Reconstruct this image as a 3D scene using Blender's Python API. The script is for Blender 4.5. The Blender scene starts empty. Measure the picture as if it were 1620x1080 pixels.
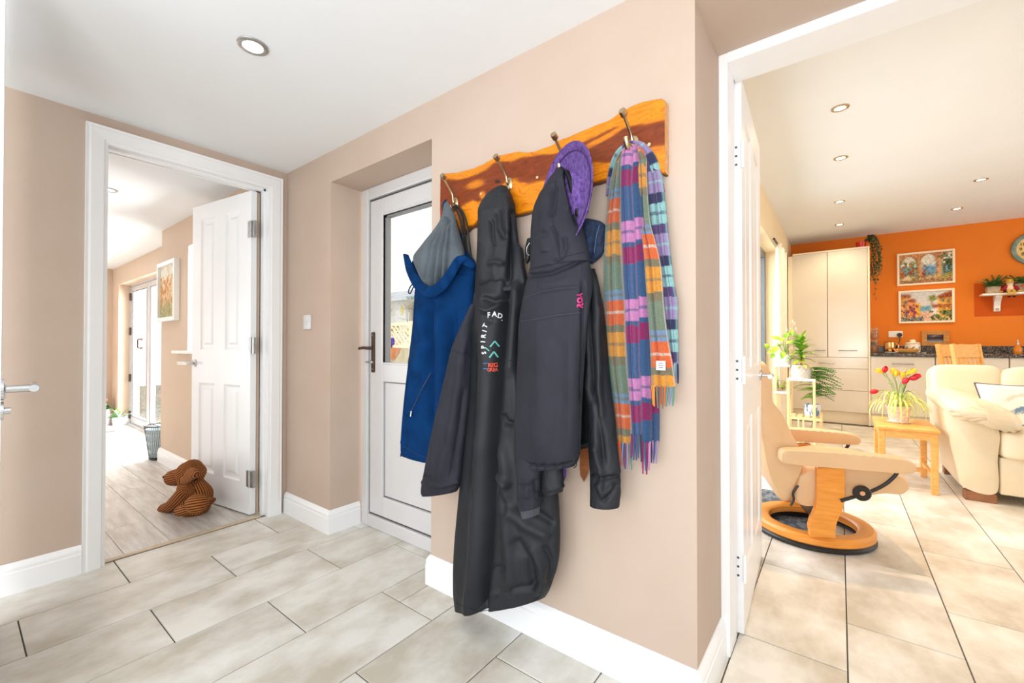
import bpy, bmesh, math, random
import numpy as np
from mathutils import Vector, Matrix
from mathutils.bvhtree import BVHTree
random.seed(7)
SC = bpy.context.scene
COL = SC.collection
PI = math.pi

# ------------------------------------------------------------------ camera
F, YAW, PITCH, HC = 678.94, .652335, .0095267, 1.05
cam = bpy.data.cameras.new('camera')
cam.sensor_width = 36.0
cam.lens = F / 1620 * 36.0
cam.clip_start = .02
cam_o = bpy.data.objects.new('camera', cam)
COL.objects.link(cam_o)
cam_o.location = (0, 0, HC)
cam_o.rotation_euler = (PI / 2 + PITCH, 0, YAW)
SC.camera = cam_o
_cy, _sy, _cp, _sp = math.cos(YAW), math.sin(YAW), math.cos(PITCH), math.sin(PITCH)
FWD = np.array([-_sy * _cp, _cy * _cp, _sp])
RGT = np.array([_cy, _sy, 0.0])
UPV = np.cross(RGT, FWD)
CP = np.array([0, 0, HC])

def ray(px, py): return FWD + RGT * (px - 810) / F - UPV * (py - 540) / F
def at(px, py, Y):
    r = ray(px, py); return Vector(CP + r * Y / r[1])
def atX(px, py, X):
    r = ray(px, py); return Vector(CP + r * X / r[0])
def fl(px, py, z=0.0):
    r = ray(px, py); return Vector(CP + r * (z - HC) / r[2])
def proj(P):
    v = np.asarray(P) - CP
    d = v @ FWD
    return 810 + F * (v @ RGT) / d, 540 - F * (v @ UPV) / d

# ------------------------------------------------------------------ view and light
vs = SC.view_settings
vs.view_transform = 'Standard'
vs.look = 'None'
vs.gamma = 1.0
vs.use_curve_mapping = False
vs.exposure = 0.0
SC.cycles.max_bounces = 10
SC.cycles.diffuse_bounces = 6
SC.cycles.transparent_max_bounces = 16
SC.cycles.sample_clamp_indirect = 6.0

w = bpy.data.worlds.new('overcast_sky')
SC.world = w
w.use_nodes = True
bg = w.node_tree.nodes['Background']
bg.inputs[0].default_value = (0.93, 0.97, 1.0, 1)
bg.inputs[1].default_value = 1.35

def area(name, loc, aim, sx, sy, power, color):
    l = bpy.data.lights.new(name, 'AREA')
    l.shape = 'RECTANGLE'; l.size = sx; l.size_y = sy
    l.energy = power; l.color = color
    o = bpy.data.objects.new(name, l); COL.objects.link(o)
    o.location = loc
    o.rotation_euler = (Vector(aim) - Vector(loc)).to_track_quat('-Z', 'Y').to_euler()
    return o
# daylight through the glazing: kitchen sliding window, living room folding doors and window; the other area lamps are added fills
area('kitchen_window_daylight', (-1.25, 4.2, 1.6), (1.5, 4.2, .4), 3.4, 1.9, 84, (.92, .96, 1))
area('kitchen_right_fill', (4.3, 5.2, 1.5), (0, 5.6, 1.2), 3.4, 2.0, 46, (1, .95, .88))  # unseen area lamp added to light the kitchen from the right
area('folding_door_daylight', (-6.4, 2.3, 1.3), (-6.0, 0, .7), 2.4, 1.9, 330, (.97, .985, 1))
area('living_window_daylight', (-3.9, 2.0, 1.5), (-3.9, 0, 1.2), 1.0, 1.0, 110, (.97, .985, 1))
area('hall_fill', (-.5, -3.1, 1.25), (-.8, 1.3, 1.2), 3.2, 2.3, 80, (.92, .96, 1))  # added lamp behind the camera, standing in for unseen glazing
area('ceiling_bounce_fill', (.35, -.9, .95), (-.45, -.35, 2.147), .7, .7, 46, (.97, .985, 1))  # added lamp aimed upward to brighten the hall ceiling
area('living_room_fill', (-7.5, -2.6, 1.0), (-4.6, -.2, 2.0), 2.6, 1.7, 62, (.93, .965, 1))  # unseen lamp inside the room, added to lift its ceiling

def spot(loc, power, color, size=2.4):
    l = bpy.data.lights.new('downlight_beam', 'SPOT')
    l.energy = power; l.color = color; l.spot_size = size; l.spot_blend = .8; l.shadow_soft_size = .04
    o = bpy.data.objects.new('downlight_beam', l); COL.objects.link(o); o.location = loc
    return o

# ------------------------------------------------------------------ materials
def lin(c):
    return tuple(((v / 255 / 12.92) if v / 255 <= .04045 else ((v / 255 + .055) / 1.055) ** 2.4) for v in c) + (1.0,)

MATS = {}
def mat(name, c=(200, 200, 200), rough=.5, metal=0.0, c2=None, nscale=6.0, stretch=(1, 1, 1), detail=4.0, bump=0.0,
        bscale=None, bdist=.002, spec=.5, sheen=0.0, coat=0.0, emit=0.0, ramp=(.35, .65), coord='Object', rnd=0.0, trans=0.0, sss=0.0):
    if name in MATS: return MATS[name]
    m = bpy.data.materials.new(name); m.use_nodes = True
    nt = m.node_tree; N = nt.nodes; L = nt.links
    b = N['Principled BSDF']
    b.inputs['Base Color'].default_value = lin(c)
    b.inputs['Roughness'].default_value = rough
    b.inputs['Metallic'].default_value = metal
    b.inputs['Specular IOR Level'].default_value = spec
    b.inputs['Sheen Weight'].default_value = sheen
    b.inputs['Coat Weight'].default_value = coat
    b.inputs['Transmission Weight'].default_value = trans
    if emit:
        b.inputs['Emission Color'].default_value = lin(c); b.inputs['Emission Strength'].default_value = emit
    if c2 or bump or rnd:
        tc = N.new('ShaderNodeTexCoord'); mp = N.new('ShaderNodeMapping')
        mp.inputs['Scale'].default_value = stretch
        L.new(tc.outputs[coord], mp.inputs[0])
        src = mp.outputs[0]
        if rnd:
            oi = N.new('ShaderNodeObjectInfo'); mu = N.new('ShaderNodeVectorMath'); mu.operation = 'SCALE'
            co = N.new('ShaderNodeCombineXYZ')
            for i in range(3): L.new(oi.outputs['Random'], co.inputs[i])
            L.new(co.outputs[0], mu.inputs[0]); mu.inputs['Scale'].default_value = 37.0
            ad = N.new('ShaderNodeVectorMath'); ad.operation = 'ADD'
            L.new(mp.outputs[0], ad.inputs[0]); L.new(mu.outputs[0], ad.inputs[1]); src = ad.outputs[0]
        if c2:
            n = N.new('ShaderNodeTexNoise'); n.inputs['Scale'].default_value = nscale; n.inputs['Detail'].default_value = detail
            n.inputs['Roughness'].default_value = .6
            L.new(src, n.inputs['Vector'])
            r = N.new('ShaderNodeValToRGB')
            r.color_ramp.elements[0].position = ramp[0]; r.color_ramp.elements[1].position = ramp[1]
            r.color_ramp.elements[0].color = lin(c); r.color_ramp.elements[1].color = lin(c2)
            L.new(n.outputs['Fac'], r.inputs[0]); out = r.outputs[0]
            if rnd:
                hs = N.new('ShaderNodeHueSaturation'); mr = N.new('ShaderNodeMapRange')
                mr.inputs['To Min'].default_value = 1 - rnd; mr.inputs['To Max'].default_value = 1 + rnd
                L.new(oi.outputs['Random'], mr.inputs[0]); L.new(mr.outputs[0], hs.inputs['Value'])
                L.new(out, hs.inputs['Color']); out = hs.outputs[0]
            L.new(out, b.inputs['Base Color'])
        if bump:
            n2 = N.new('ShaderNodeTexNoise'); n2.inputs['Scale'].default_value = bscale or nscale; n2.inputs['Detail'].default_value = 5
            L.new(src, n2.inputs['Vector'])
            bp = N.new('ShaderNodeBump'); bp.inputs['Strength'].default_value = bump; bp.inputs['Distance'].default_value = bdist
            L.new(n2.outputs['Fac'], bp.inputs['Height']); L.new(bp.outputs[0], b.inputs['Normal'])
    MATS[name] = m
    return m

def attr_mat(name, rough=.9, bump=.4, bscale=900, sheen=.3, mottling=.12):
    """material whose colour is the mesh's own woven or printed pattern"""
    if name in MATS: return MATS[name]
    m = bpy.data.materials.new(name); m.use_nodes = True
    nt = m.node_tree; N = nt.nodes; L = nt.links; b = N['Principled BSDF']
    a = N.new('ShaderNodeVertexColor'); a.layer_name = 'pattern'
    tc = N.new('ShaderNodeTexCoord'); n = N.new('ShaderNodeTexNoise'); n.inputs['Scale'].default_value = bscale
    L.new(tc.outputs['Object'], n.inputs['Vector'])
    mr = N.new('ShaderNodeMapRange'); mr.inputs['From Min'].default_value = .3; mr.inputs['From Max'].default_value = .7
    mr.inputs['To Min'].default_value = 1 - mottling; mr.inputs['To Max'].default_value = 1 + mottling
    hs = N.new('ShaderNodeHueSaturation')
    L.new(n.outputs['Fac'], mr.inputs[0]); L.new(mr.outputs[0], hs.inputs['Value']); L.new(a.outputs[0], hs.inputs['Color'])
    L.new(hs.outputs[0], b.inputs['Base Color'])
    bp = N.new('ShaderNodeBump'); bp.inputs['Strength'].default_value = bump; bp.inputs['Distance'].default_value = .001
    L.new(n.outputs['Fac'], bp.inputs['Height']); L.new(bp.outputs[0], b.inputs['Normal'])
    b.inputs['Roughness'].default_value = rough; b.inputs['Sheen Weight'].default_value = sheen
    b.inputs['Specular IOR Level'].default_value = .25
    MATS[name] = m
    return m

def glass_mat():
    if 'glass' in MATS: return MATS['glass']
    m = bpy.data.materials.new('glass'); m.use_nodes = True
    nt = m.node_tree; N = nt.nodes; L = nt.links
    N.remove(N['Principled BSDF']); out = N['Material Output']
    t = N.new('ShaderNodeBsdfTransparent'); g = N.new('ShaderNodeBsdfGlossy'); g.inputs['Roughness'].default_value = .02
    fw = N.new('ShaderNodeLayerWeight'); fw.inputs['Blend'].default_value = .5
    pw = N.new('ShaderNodeMath'); pw.operation = 'POWER'; L.new(fw.outputs['Facing'], pw.inputs[0]); pw.inputs[1].default_value = 5.0
    lw = N.new('ShaderNodeMath'); lw.operation = 'MULTIPLY_ADD'; L.new(pw.outputs[0], lw.inputs[0]); lw.inputs[1].default_value = .35; lw.inputs[2].default_value = .012
    mx = N.new('ShaderNodeMixShader'); L.new(lw.outputs[0], mx.inputs[0]); L.new(t.outputs[0], mx.inputs[1]); L.new(g.outputs[0], mx.inputs[2])
    L.new(mx.outputs[0], out.inputs[0]); MATS['glass'] = m
    return m

WALL = mat('wall_paint', (189, 169, 153), .85, c2=(193, 174, 159), nscale=3, bump=.08, bscale=220, bdist=.001, spec=.25)
WALL_L = mat('wall_paint_living', (206, 183, 162), .85, c2=(209, 187, 166), nscale=3, spec=.25)
WALL_K = mat('wall_paint_kitchen', (236, 215, 178), .85, c2=(238, 218, 183), nscale=3, spec=.25)
ORANGE = mat('orange_paint', (226, 124, 38), .8, c2=(229, 128, 42), nscale=2, spec=.25)
RUST = mat('rust_paint', (196, 82, 14), .8, c2=(200, 86, 18), nscale=2, spec=.25)
CEIL = mat('ceiling_paint', (232, 235, 237), .9, c2=(234, 237, 239), nscale=2, spec=.2)
GLOSS = mat('white_gloss_wood', (238, 239, 240), .32, c2=(240, 241, 242), nscale=4)
UPVC = mat('white_plastic', (206, 205, 205), .3, c2=(209, 208, 208), nscale=4)
GASKET = mat('dark_gasket', (74, 76, 80), .6)
CHROME = mat('polished_chrome', (205, 205, 206), .14, 1.0)
STEEL = mat('brushed_steel', (168, 168, 166), .35, 1.0, c2=(190, 190, 188), nscale=40)
BRASS = mat('aged_brass', (186, 164, 126), .28, 1.0, c2=(206, 186, 150), nscale=30)
BRONZE = mat('bronze_handle', (98, 80, 70), .4, .7)
TILE = mat('stone_tile', (194, 187, 172), .38, c2=(230, 229, 223), nscale=3.2, stretch=(1.5, 1.0, 1), detail=9, ramp=(.36, .62),
           bump=.10, bscale=30, bdist=.002, rnd=.03)
GROUT = mat('grey_grout', (112, 106, 98), .9)
PLANK = mat('pale_oak_plank', (186, 178, 168), .4, c2=(218, 215, 210), nscale=5, stretch=(.7, 5, 1), detail=7, rnd=.03, bump=.05, bscale=20)

# ------------------------------------------------------------------ mesh helpers
def finish(o, label=None, cat=None, group=None, kind=None):
    if label: o['label'] = label
    if cat: o['category'] = cat
    if group: o['group'] = group
    if kind: o['kind'] = kind
    return o

def tag(o, label, cat, group=None): return finish(o, label, cat, group)

def empty(name, loc, label=None, cat=None, group=None, rz=0.0):
    o = bpy.data.objects.new(name, None); COL.objects.link(o); o.location = loc; o.rotation_euler = (0, 0, rz)
    o.empty_display_size = .05
    return finish(o, label, cat, group)

def wm(o):
    """world matrix without waiting for the dependency graph"""
    return wm(o.parent) @ o.matrix_parent_inverse @ o.matrix_basis if o.parent else o.matrix_basis.copy()

def attach(o, parent):
    if parent is not None:
        o.parent = parent
        o.matrix_parent_inverse = wm(parent).inverted()
    return o

def obj(name, bm, m, parent=None, smooth=False, kind=None, sub=0, label=None):
    me = bpy.data.meshes.new(name)
    if isinstance(bm, tuple):
        me.from_pydata([tuple(v) for v in bm[0]], [], bm[1])
    else:
        bmesh.ops.recalc_face_normals(bm, faces=bm.faces[:])
        bm.to_mesh(me); bm.free()
    for x in (m if isinstance(m, (list, tuple)) else [m]): me.materials.append(x)
    if smooth:
        me.polygons.foreach_set('use_smooth', [True] * len(me.polygons))
    o = bpy.data.objects.new(name, me); COL.objects.link(o)
    if smooth == 'auto':
        me.set_sharp_from_angle(angle=math.radians(40))
    if sub:
        s = o.modifiers.new('sub', 'SUBSURF'); s.levels = sub; s.render_levels = sub
    if kind: o['kind'] = kind
    if label: o['label'] = label
    attach(o, parent)
    return o

def B(): return bmesh.new()
def add_box(bm, a, b, bev=0.0, seg=1, M=None, mi=0):
    x0, y0, z0 = [min(a[i], b[i]) for i in range(3)]; x1, y1, z1 = [max(a[i], b[i]) for i in range(3)]
    vs_ = [bm.verts.new(p) for p in ((x0,y0,z0),(x1,y0,z0),(x1,y1,z0),(x0,y1,z0),(x0,y0,z1),(x1,y0,z1),(x1,y1,z1),(x0,y1,z1))]
    fs = [bm.faces.new([vs_[i] for i in q]) for q in ((0,3,2,1),(4,5,6,7),(0,1,5,4),(1,2,6,5),(2,3,7,6),(3,0,4,7))]
    for f_ in fs: f_.material_index = mi
    geo = vs_
    if bev:
        es = list({e for f_ in fs for e in f_.edges})
        r = bmesh.ops.bevel(bm, geom=es, offset=bev, segments=seg, affect='EDGES', profile=.5)
        geo = list({v for f_ in r['faces'] for v in f_.verts} | {v for v in vs_ if v.is_valid})
    if M is not None:
        bmesh.ops.transform(bm, matrix=M, verts=[v for v in geo if v.is_valid])
    return geo

def box(name, a, b, m, parent=None, bev=0.0, seg=1, kind=None, M=None):
    bm = B(); add_box(bm, a, b, bev, seg, M)
    return obj(name, bm, m, parent, smooth='auto' if seg > 1 else False, kind=kind)

def frame_of(d):
    d = Vector(d).normalized()
    u = d.cross(Vector((0, 0, 1)))
    if u.length < 1e-3: u = d.cross(Vector((0, 1, 0)))
    u.normalize(); return u, u.cross(d).normalized()

def add_tube(bm, pts, r, n=8, cap=True, flat=1.0, up=None):
    """pts list of points, r radius or list; flat scales the second axis"""
    pts = [Vector(p) for p in pts]; k = len(pts)
    rr = r if isinstance(r, (list, tuple)) else [r] * k
    rings = []; u = None
    for i, p in enumerate(pts):
        d = (pts[min(i + 1, k - 1)] - pts[max(i - 1, 0)])
        if d.length < 1e-9: d = Vector((0, 0, 1))
        d.normalize()
        if u is None:
            u = Vector(up) if up else frame_of(d)[0]
        u = (u - d * u.dot(d))
        if u.length < 1e-5: u = frame_of(d)[0]
        u.normalize(); v = d.cross(u)
        rings.append([bm.verts.new(p + (u * math.cos(t) + v * math.sin(t) * flat) * rr[i]) for t in [2 * PI * j / n for j in range(n)]])
    for a, b in zip(rings, rings[1:]):
        for j in range(n):
            bm.faces.new((a[j], a[(j + 1) % n], b[(j + 1) % n], b[j]))
    if cap:
        bm.faces.new(rings[0][::-1]); bm.faces.new(rings[-1])
    return rings

def spline(pts, n):
    """Catmull-Rom through rows of numbers, n samples"""
    P = np.array(pts, float); k = len(P)
    if k == 2: return P[0] + (P[1] - P[0]) * np.linspace(0, 1, n)[:, None]
    P2 = np.vstack([2 * P[0] - P[1], P, 2 * P[-1] - P[-2]])
    out = []
    for t in np.linspace(0, k - 1 - 1e-9, n):
        i = int(t); f_ = t - i
        a, b, c, d = P2[i:i + 4]
        out.append(.5 * (2 * b + (c - a) * f_ + (2 * a - 5 * b + 4 * c - d) * f_ ** 2 + (3 * b - a - 3 * c + d) * f_ ** 3))
    return np.array(out)

def tube(name, pts, r, m, parent=None, n=8, smooth_n=0, flat=1.0, up=None):
    if smooth_n: pts = [Vector(p) for p in spline(pts, smooth_n)]
    bm = B(); add_tube(bm, pts, r, n, flat=flat, up=up)
    return obj(name, bm, m, parent, smooth='auto')

def add_lathe(bm, prof, c=(0, 0, 0), n=24, axis=None, mi=0):
    """prof list of (r, h); axis direction default z"""
    c = Vector(c); d = Vector(axis).normalized() if axis else Vector((0, 0, 1))
    u, v = frame_of(d) if axis else (Vector((1, 0, 0)), Vector((0, 1, 0)))
    rings = []
    for r, h in prof:
        if r < 1e-6: rings.append([bm.verts.new(c + d * h)])
        else: rings.append([bm.verts.new(c + d * h + (u * math.cos(2 * PI * j / n) + v * math.sin(2 * PI * j / n)) * r) for j in range(n)])
    for a, b in zip(rings, rings[1:]):
        for j in range(n):
            q = [a[j % len(a)], a[(j + 1) % len(a)], b[(j + 1) % len(b)], b[j % len(b)]]
            q2 = []
            for x in q:
                if x not in q2: q2.append(x)
            if len(q2) > 2:
                try: bm.faces.new(q2).material_index = mi
                except ValueError: pass

def lathe(name, prof, c, m, parent=None, n=24, axis=None):
    bm = B(); add_lathe(bm, prof, c, n, axis)
    return obj(name, bm, m, parent, smooth='auto')

def add_prism(bm, pts, axis, a, b, bev=0.0):
    """polygon pts (2d) extruded from a to b along axis 'x','y','z'"""
    def P(p, h): return {'x': (h, p[0], p[1]), 'y': (p[0], h, p[1]), 'z': (p[0], p[1], h)}[axis]
    A = [bm.verts.new(P(p, a)) for p in pts]; Bv = [bm.verts.new(P(p, b)) for p in pts]
    n = len(pts)
    fs = [bm.faces.new(A[::-1]), bm.faces.new(Bv)] + [bm.faces.new((A[i], A[(i + 1) % n], Bv[(i + 1) % n], Bv[i])) for i in range(n)]
    if bev:
        bmesh.ops.bevel(bm, geom=list({e for f_ in fs for e in f_.edges}), offset=bev, segments=2, affect='EDGES', profile=.5)

def copy_tree(o, parent=None):
    c = o.copy(); COL.objects.link(c)
    if parent is not None: c.parent = parent
    for ch in [x for x in COL.objects if x.parent == o]: copy_tree(ch, c)
    return c

def grid_faces(R, Cn, closed=False):
    f_ = []
    for i in range(R - 1):
        for j in range(Cn if closed else Cn - 1):
            k = (j + 1) % Cn
            f_.append((i * Cn + j, i * Cn + k, (i + 1) * Cn + k, (i + 1) * Cn + j))
    return f_

# value noise (numpy), for cloth wrinkles
_rs = np.random.RandomState(3)
_NT = _rs.rand(64, 64, 64)
def vnoise(p):
    p = np.asarray(p, float); i = np.floor(p).astype(int); f_ = p - i; f_ = f_ * f_ * (3 - 2 * f_)
    r = 0
    for dx in (0, 1):
        for dy in (0, 1):
            for dz in (0, 1):
                wgt = (f_[..., 0] if dx else 1 - f_[..., 0]) * (f_[..., 1] if dy else 1 - f_[..., 1]) * (f_[..., 2] if dz else 1 - f_[..., 2])
                r = r + wgt * _NT[(i[..., 0] + dx) % 64, (i[..., 1] + dy) % 64, (i[..., 2] + dz) % 64]
    return r
# ================================================================== THE ROOM
XL, YW = -2.80, 1.2965            # plane of the left wall; plane of the coat wall
XE = -.327                        # end of the coat wall
YD = 1.483                        # plane of the back door frame
RX0, RX1, RZ = -2.275, -1.440, 1.972     # door recess in the coat wall
ZC = 2.147                        # hall ceiling
ZK, YO, XK = 2.60, 7.88, -.595    # kitchen ceiling, orange wall, window wall of the kitchen
YF0, YF1 = 1.60, 1.742            # kitchen door lining
ZS = 2.047                        # underside of the lintel
ZV = 2.093                        # living room ceiling
YP = 1.165                        # living room wall with the picture
S = 'structure'

def wall(name, boxes, m):
    bm = B()
    for a, b in boxes: add_box(bm, a, b)
    return obj(name, bm, m, kind=S)

# ---- tiled floor
floor = wall('floor', [((-2.84, -1.2, -.06), (XE, YW + .02, -.006)), ((RX0, YW + .02, -.06), (RX1, YD + .06, -.006)),
                       ((XE, -1.2, -.06), (4.4, 7.3, -.006)), ((XK, 1.76, -.06), (XE, 7.9, -.006)), ((XE, 7.3, -.06), (4.4, 7.9, -.006))], GROUT)
_tm = {}
def tile_mesh(dx, dy):
    k = (round(dx, 4), round(dy, 4))
    if k not in _tm:
        bm = B(); add_box(bm, (0, 0, -.0058), (dx, dy, 0), bev=.0012)
        bmesh.ops.recalc_face_normals(bm, faces=bm.faces[:])
        me = bpy.data.meshes.new('tile'); bm.to_mesh(me); bm.free(); me.materials.append(TILE); _tm[k] = me
    return _tm[k]
def lay(x0, x1, y0, y1):
    g = .0022
    for (p0, p1, q0, q1) in ([(x0, x1, y0, y1)]):
        o = bpy.data.objects.new('tile', tile_mesh(p1 - p0 - 2 * g, q1 - q0 - 2 * g)); COL.objects.link(o)
        o.location = (p0 + g, q0 + g, 0); attach(o, floor)
for k in range(-9, 9):
    a, b = .0145 + k * .315, .0145 + (k + 1) * .315
    off = .165 if k % 2 == 0 else .492
    spans = []                                          # (x0, x1, y0, y1) of clear floor for this row
    for (X0, X1, Y0, Y1) in ((-2.835, RX0, -.9, YW), (RX0, RX1, -.9, YD + .02), (RX1, XE, -.9, YW), (XK, XE, YF1 + .02, 7.2), (XE, 2.55, -.9, 7.2)):
        x0, x1 = max(a, X0), min(b, X1)
        if x1 - x0 > .012: spans.append([x0, x1, Y0, Y1])
    # neighbouring spans of one row share tiles: merge where they overlap in y
    n0, n1 = math.floor((-.9 - off) / .635), math.ceil((7.2 - off) / .635)
    for n in range(n0, n1 + 1):
        y0, y1 = off + n * .635, off + (n + 1) * .635
        parts = []
        for (x0, x1, Y0, Y1) in spans:
            q0, q1 = max(y0, Y0), min(y1, Y1)
            if q1 - q0 > .02: parts.append([x0, x1, q0, q1])
        parts.sort()
        i = 0
        while i + 1 < len(parts):
            p, q = parts[i], parts[i + 1]
            if abs(p[1] - q[0]) < 1e-6 and abs(p[2] - q[2]) < .03 and abs(p[3] - q[3]) < .03:
                parts[i] = [p[0], q[1], min(p[2], q[2]), max(p[3], q[3])]; parts.pop(i + 1)
            else: i += 1
        for p in parts: lay(*p)

# ---- living room floor of planks
lfloor = wall('floor_living', [((-8.1, -3.2, -.06), (-2.84, 1.60, -.004))], GROUT)
_pm = {}
for r in range(16):
    y0, y1 = 1.49 - (r + 1) * .19, 1.49 - r * .19
    x = -2.845 - (r * .43) % 1.25
    xs = [-2.845] + [x - 1.25 * i for i in range(6) if x - 1.25 * i > -8.0 and x < -2.86] + [-8.0]
    for x1, x0 in zip(xs, xs[1:]):
        if x1 - x0 < .02: continue
        key = round(x1 - x0, 3)
        if key not in _pm:
            bm = B(); add_box(bm, (0, 0, -.004), (x1 - x0 - .002, .188, 0), bev=.0008)
            me = bpy.data.meshes.new('plank'); bmesh.ops.recalc_face_normals(bm, faces=bm.faces[:]); bm.to_mesh(me); bm.free(); me.materials.append(PLANK); _pm[key] = me
        o = bpy.data.objects.new('plank', _pm[key]); COL.objects.link(o); o.location = (x0 + .001, y0 + .001, 0); attach(o, lfloor)
box('trim_threshold', (-2.858, .45, -.002), (-2.826, 1.165, .006), mat('oak_threshold', (206, 188, 160), .4, c2=(190, 170, 142), nscale=20), kind=S, bev=.002)

# ---- hall shell
OY0, OY1, OZ = .452, 1.190, 2.025        # clear opening of the living room doorway (structural)
wall('wall_left', [((XL - .12, -1.4, 0), (XL, OY0 - .03, ZC)), ((XL - .12, OY1 + .03, 0), (XL, YW, ZC)), ((XL - .12, OY0 - .03, OZ + .03), (XL, OY1 + .03, ZC))], WALL)
wall('wall_coats', [((XL, YW, 0), (RX0, YD + .02, ZC)), ((RX0, YW, RZ), (RX1, YD + .02, ZC)), ((RX1, YW, 0), (XE, YD + .02, ZC)),
                    ((RX1, YD + .02, 0), (XE, YF1, ZC)), ((XE, YW, ZS), (1.6, YF1, ZC))], WALL)
wall('wall_right', [((.62, YW, 0), (2.2, YF0 - .004, ZS - .001))], WALL)
wall('ceiling', [((XL - .12, -1.4, ZC), (2.2, YW + .05, ZC + .08))], CEIL)
wall('ceiling_living', [((-8.2, -3.4, ZV), (XL - .12, 1.60, ZV + .08))], CEIL)
wall('ceiling_kitchen', [((XK - .3, YF1 - .1, ZK), (4.6, YO + .1, ZK + .08))], CEIL)
wall('wall_lintel', [((XK - .1, YF0 + .05, ZC), (4.6, YF1, ZK))], WALL_K)
wall('wall_kitchen_near', [((.60, YF0, 0), (4.5, YF1, ZC)), ((XK, YF1, 0), (XE - .0, YF1 + .01, ZC))], WALL_K)

def skirting(name, pts, h=.128, t=.018, m=None):
    """moulded board following a plan line; the room is on the right-hand side of the line"""
    prof = [(0, 0), (t, 0), (t, h - .040), (t - .003, h - .036), (t - .003, h - .030), (t - .002, h - .022), (t - .006, h - .012), (t - .012, h - .004), (t - .015, h), (0, h)]
    P = [Vector((p[0], p[1], 0)) for p in pts]
    bm = B(); rings = []
    for i, p in enumerate(P):
        d0 = (P[i] - P[i - 1]).normalized() if i else None
        d1 = (P[i + 1] - P[i]).normalized() if i < len(P) - 1 else None
        n0 = Vector((d0.y, -d0.x, 0)) if d0 else None; n1 = Vector((d1.y, -d1.x, 0)) if d1 else None
        if n0 and n1:
            nn = n0 + n1; nn = nn / nn.dot(n0)
        else: nn = n0 or n1
        rings.append([bm.verts.new(p + nn * q[0] + Vector((0, 0, q[1]))) for q in prof])
    k = len(prof)
    for a, b in zip(rings, rings[1:]):
        for j in range(k): bm.faces.new((a[j], a[(j + 1) % k], b[(j + 1) % k], b[j]))
    bm.faces.new(rings[0][::-1]); bm.faces.new(rings[-1])
    return obj(name, bm, m or GLOSS, kind=S)
skirting('baseboard_left', [(XL, -1.3), (XL, .376)])
skirting('baseboard_recess', [(XL + .015, YW), (RX0, YW), (RX0, YD - .002)])
skirting('baseboard_coats', [(RX1, YD - .004), (RX1, YW), (XE, YW), (XE, YF0 - .001)])

# ---- living room doorway: lining and moulded architrave
bm = B()
add_box(bm, (XL - .118, OY0 - .03, 0), (XL + .002, OY0, OZ)); add_box(bm, (XL - .118, OY1, 0), (XL + .002, OY1 + .03, OZ))
add_box(bm, (XL - .118, OY0 - .03, OZ), (XL + .002, OY1 + .03, OZ + .03))
add_box(bm, (XL - .078, OY0, 0), (XL - .045, OY0 + .012, OZ)); add_box(bm, (XL - .078, OY1 - .012, 0), (XL - .045, OY1, OZ)); add_box(bm, (XL - .078, OY0, OZ - .012), (XL - .045, OY1, OZ))
obj('trim_door_lining', bm, GLOSS, kind=S)
def architrave(name, x, y0, y1, zt, wd=.078, sgn=1, m=None):
    """flat-fronted moulding around a doorway in a plane of constant x; (y0, y1, zt) inner edge"""
    prof = [(0, 0), (0, .010), (.012, .013), (.016, .017), (.060, .020), (.068, .018), (.078, .020), (wd, .020), (wd, 0)]
    path = [((y0, 0), (-1, 0)), ((y0, zt), (-1, 1)), ((y1, zt), (1, 1)), ((y1, 0), (1, 0))]
    bm = B(); rings = []
    for (p, d) in path:
        rings.append([bm.verts.new((x + sgn * q[1], p[0] + d[0] * q[0], p[1] + d[1] * q[0])) for q in prof])
    k = len(prof)
    for a, b in zip(rings, rings[1:]):
        for j in range(k): bm.faces.new((a[j], a[(j + 1) % k], b[(j + 1) % k], b[j]))
    bm.faces.new(rings[0][::-1]); bm.faces.new(rings[-1])
    return obj(name, bm, m or GLOSS, kind=S)
architrave('trim_architrave_hall', XL, OY0 + .003, OY1 - .003, OZ - .006)
architrave('trim_architrave_living', XL - .12, OY0 + .003, OY1 - .003, OZ - .006, sgn=-1)

# ---- kitchen doorway lining
box('trim_kitchen_lining', (XE, YF0 - .002, 0), (XE + .028, YF1 - .03, ZS + .0), GLOSS, kind=S, bev=.002)
zt = at(1142, 92, YF0).z
bm = B(); add_box(bm, (XE + .0282, YF0 - .0015, ZS - .034), (.60, YF1, ZS - .0005)); add_box(bm, (.55, YF0 - .002, 0), (.5995, YF1, ZS - .034))
obj('trim_kitchen_head', bm, GLOSS, kind=S)

# ---- living room shell
wall('wall_living_picture', [((XL - .12, YP, 0), (-3.62, YP + .22, ZV)), ((-4.20, YP, 0), (-4.905, YP + .42, ZV)), ((-3.62, YP, 0), (-4.20, YP + .22, 1.005)), ((-3.62, YP, 1.86), (-4.20, YP + .22, ZV))], WALL_L)
skirting('baseboard_living', [(-4.905, YP + .18), (-4.905, YP), (-3.64, YP), (-2.925, YP)], m=GLOSS)
YB = 1.345
wall('wall_living_doors', [((-7.9, YB, 0), (-7.56, YB + .22, ZV)), ((-7.56, YB, 1.852), (-4.905, YB + .22, ZV)), ((-5.0, YB, 0), (-4.905, YB + .22, ZV))], WALL_L)
wall('wall_living_far', [((-8.02, -3.4, 0), (-7.9, 1.6, ZV))], WALL_L)
skirting('baseboard_doors', [(-7.9, YB), (-7.56, YB), (-7.56, YB + .12)])
wall('wall_living_end', [((-8.1, -3.52, 0), (-5.9, -3.4, ZV)), ((XL - .12, -3.4, 0), (XL - .0, -1.4, ZV))], WALL_L)
box('trim_window_sill', (-4.44, YP - .045, .985), (-3.60, YP + .2, 1.008), GLOSS, kind=S, bev=.006, seg=2)
win = empty('window_1', (-3.91, YP + .16, 1.4)); win['kind'] = S
bm = B()
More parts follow.
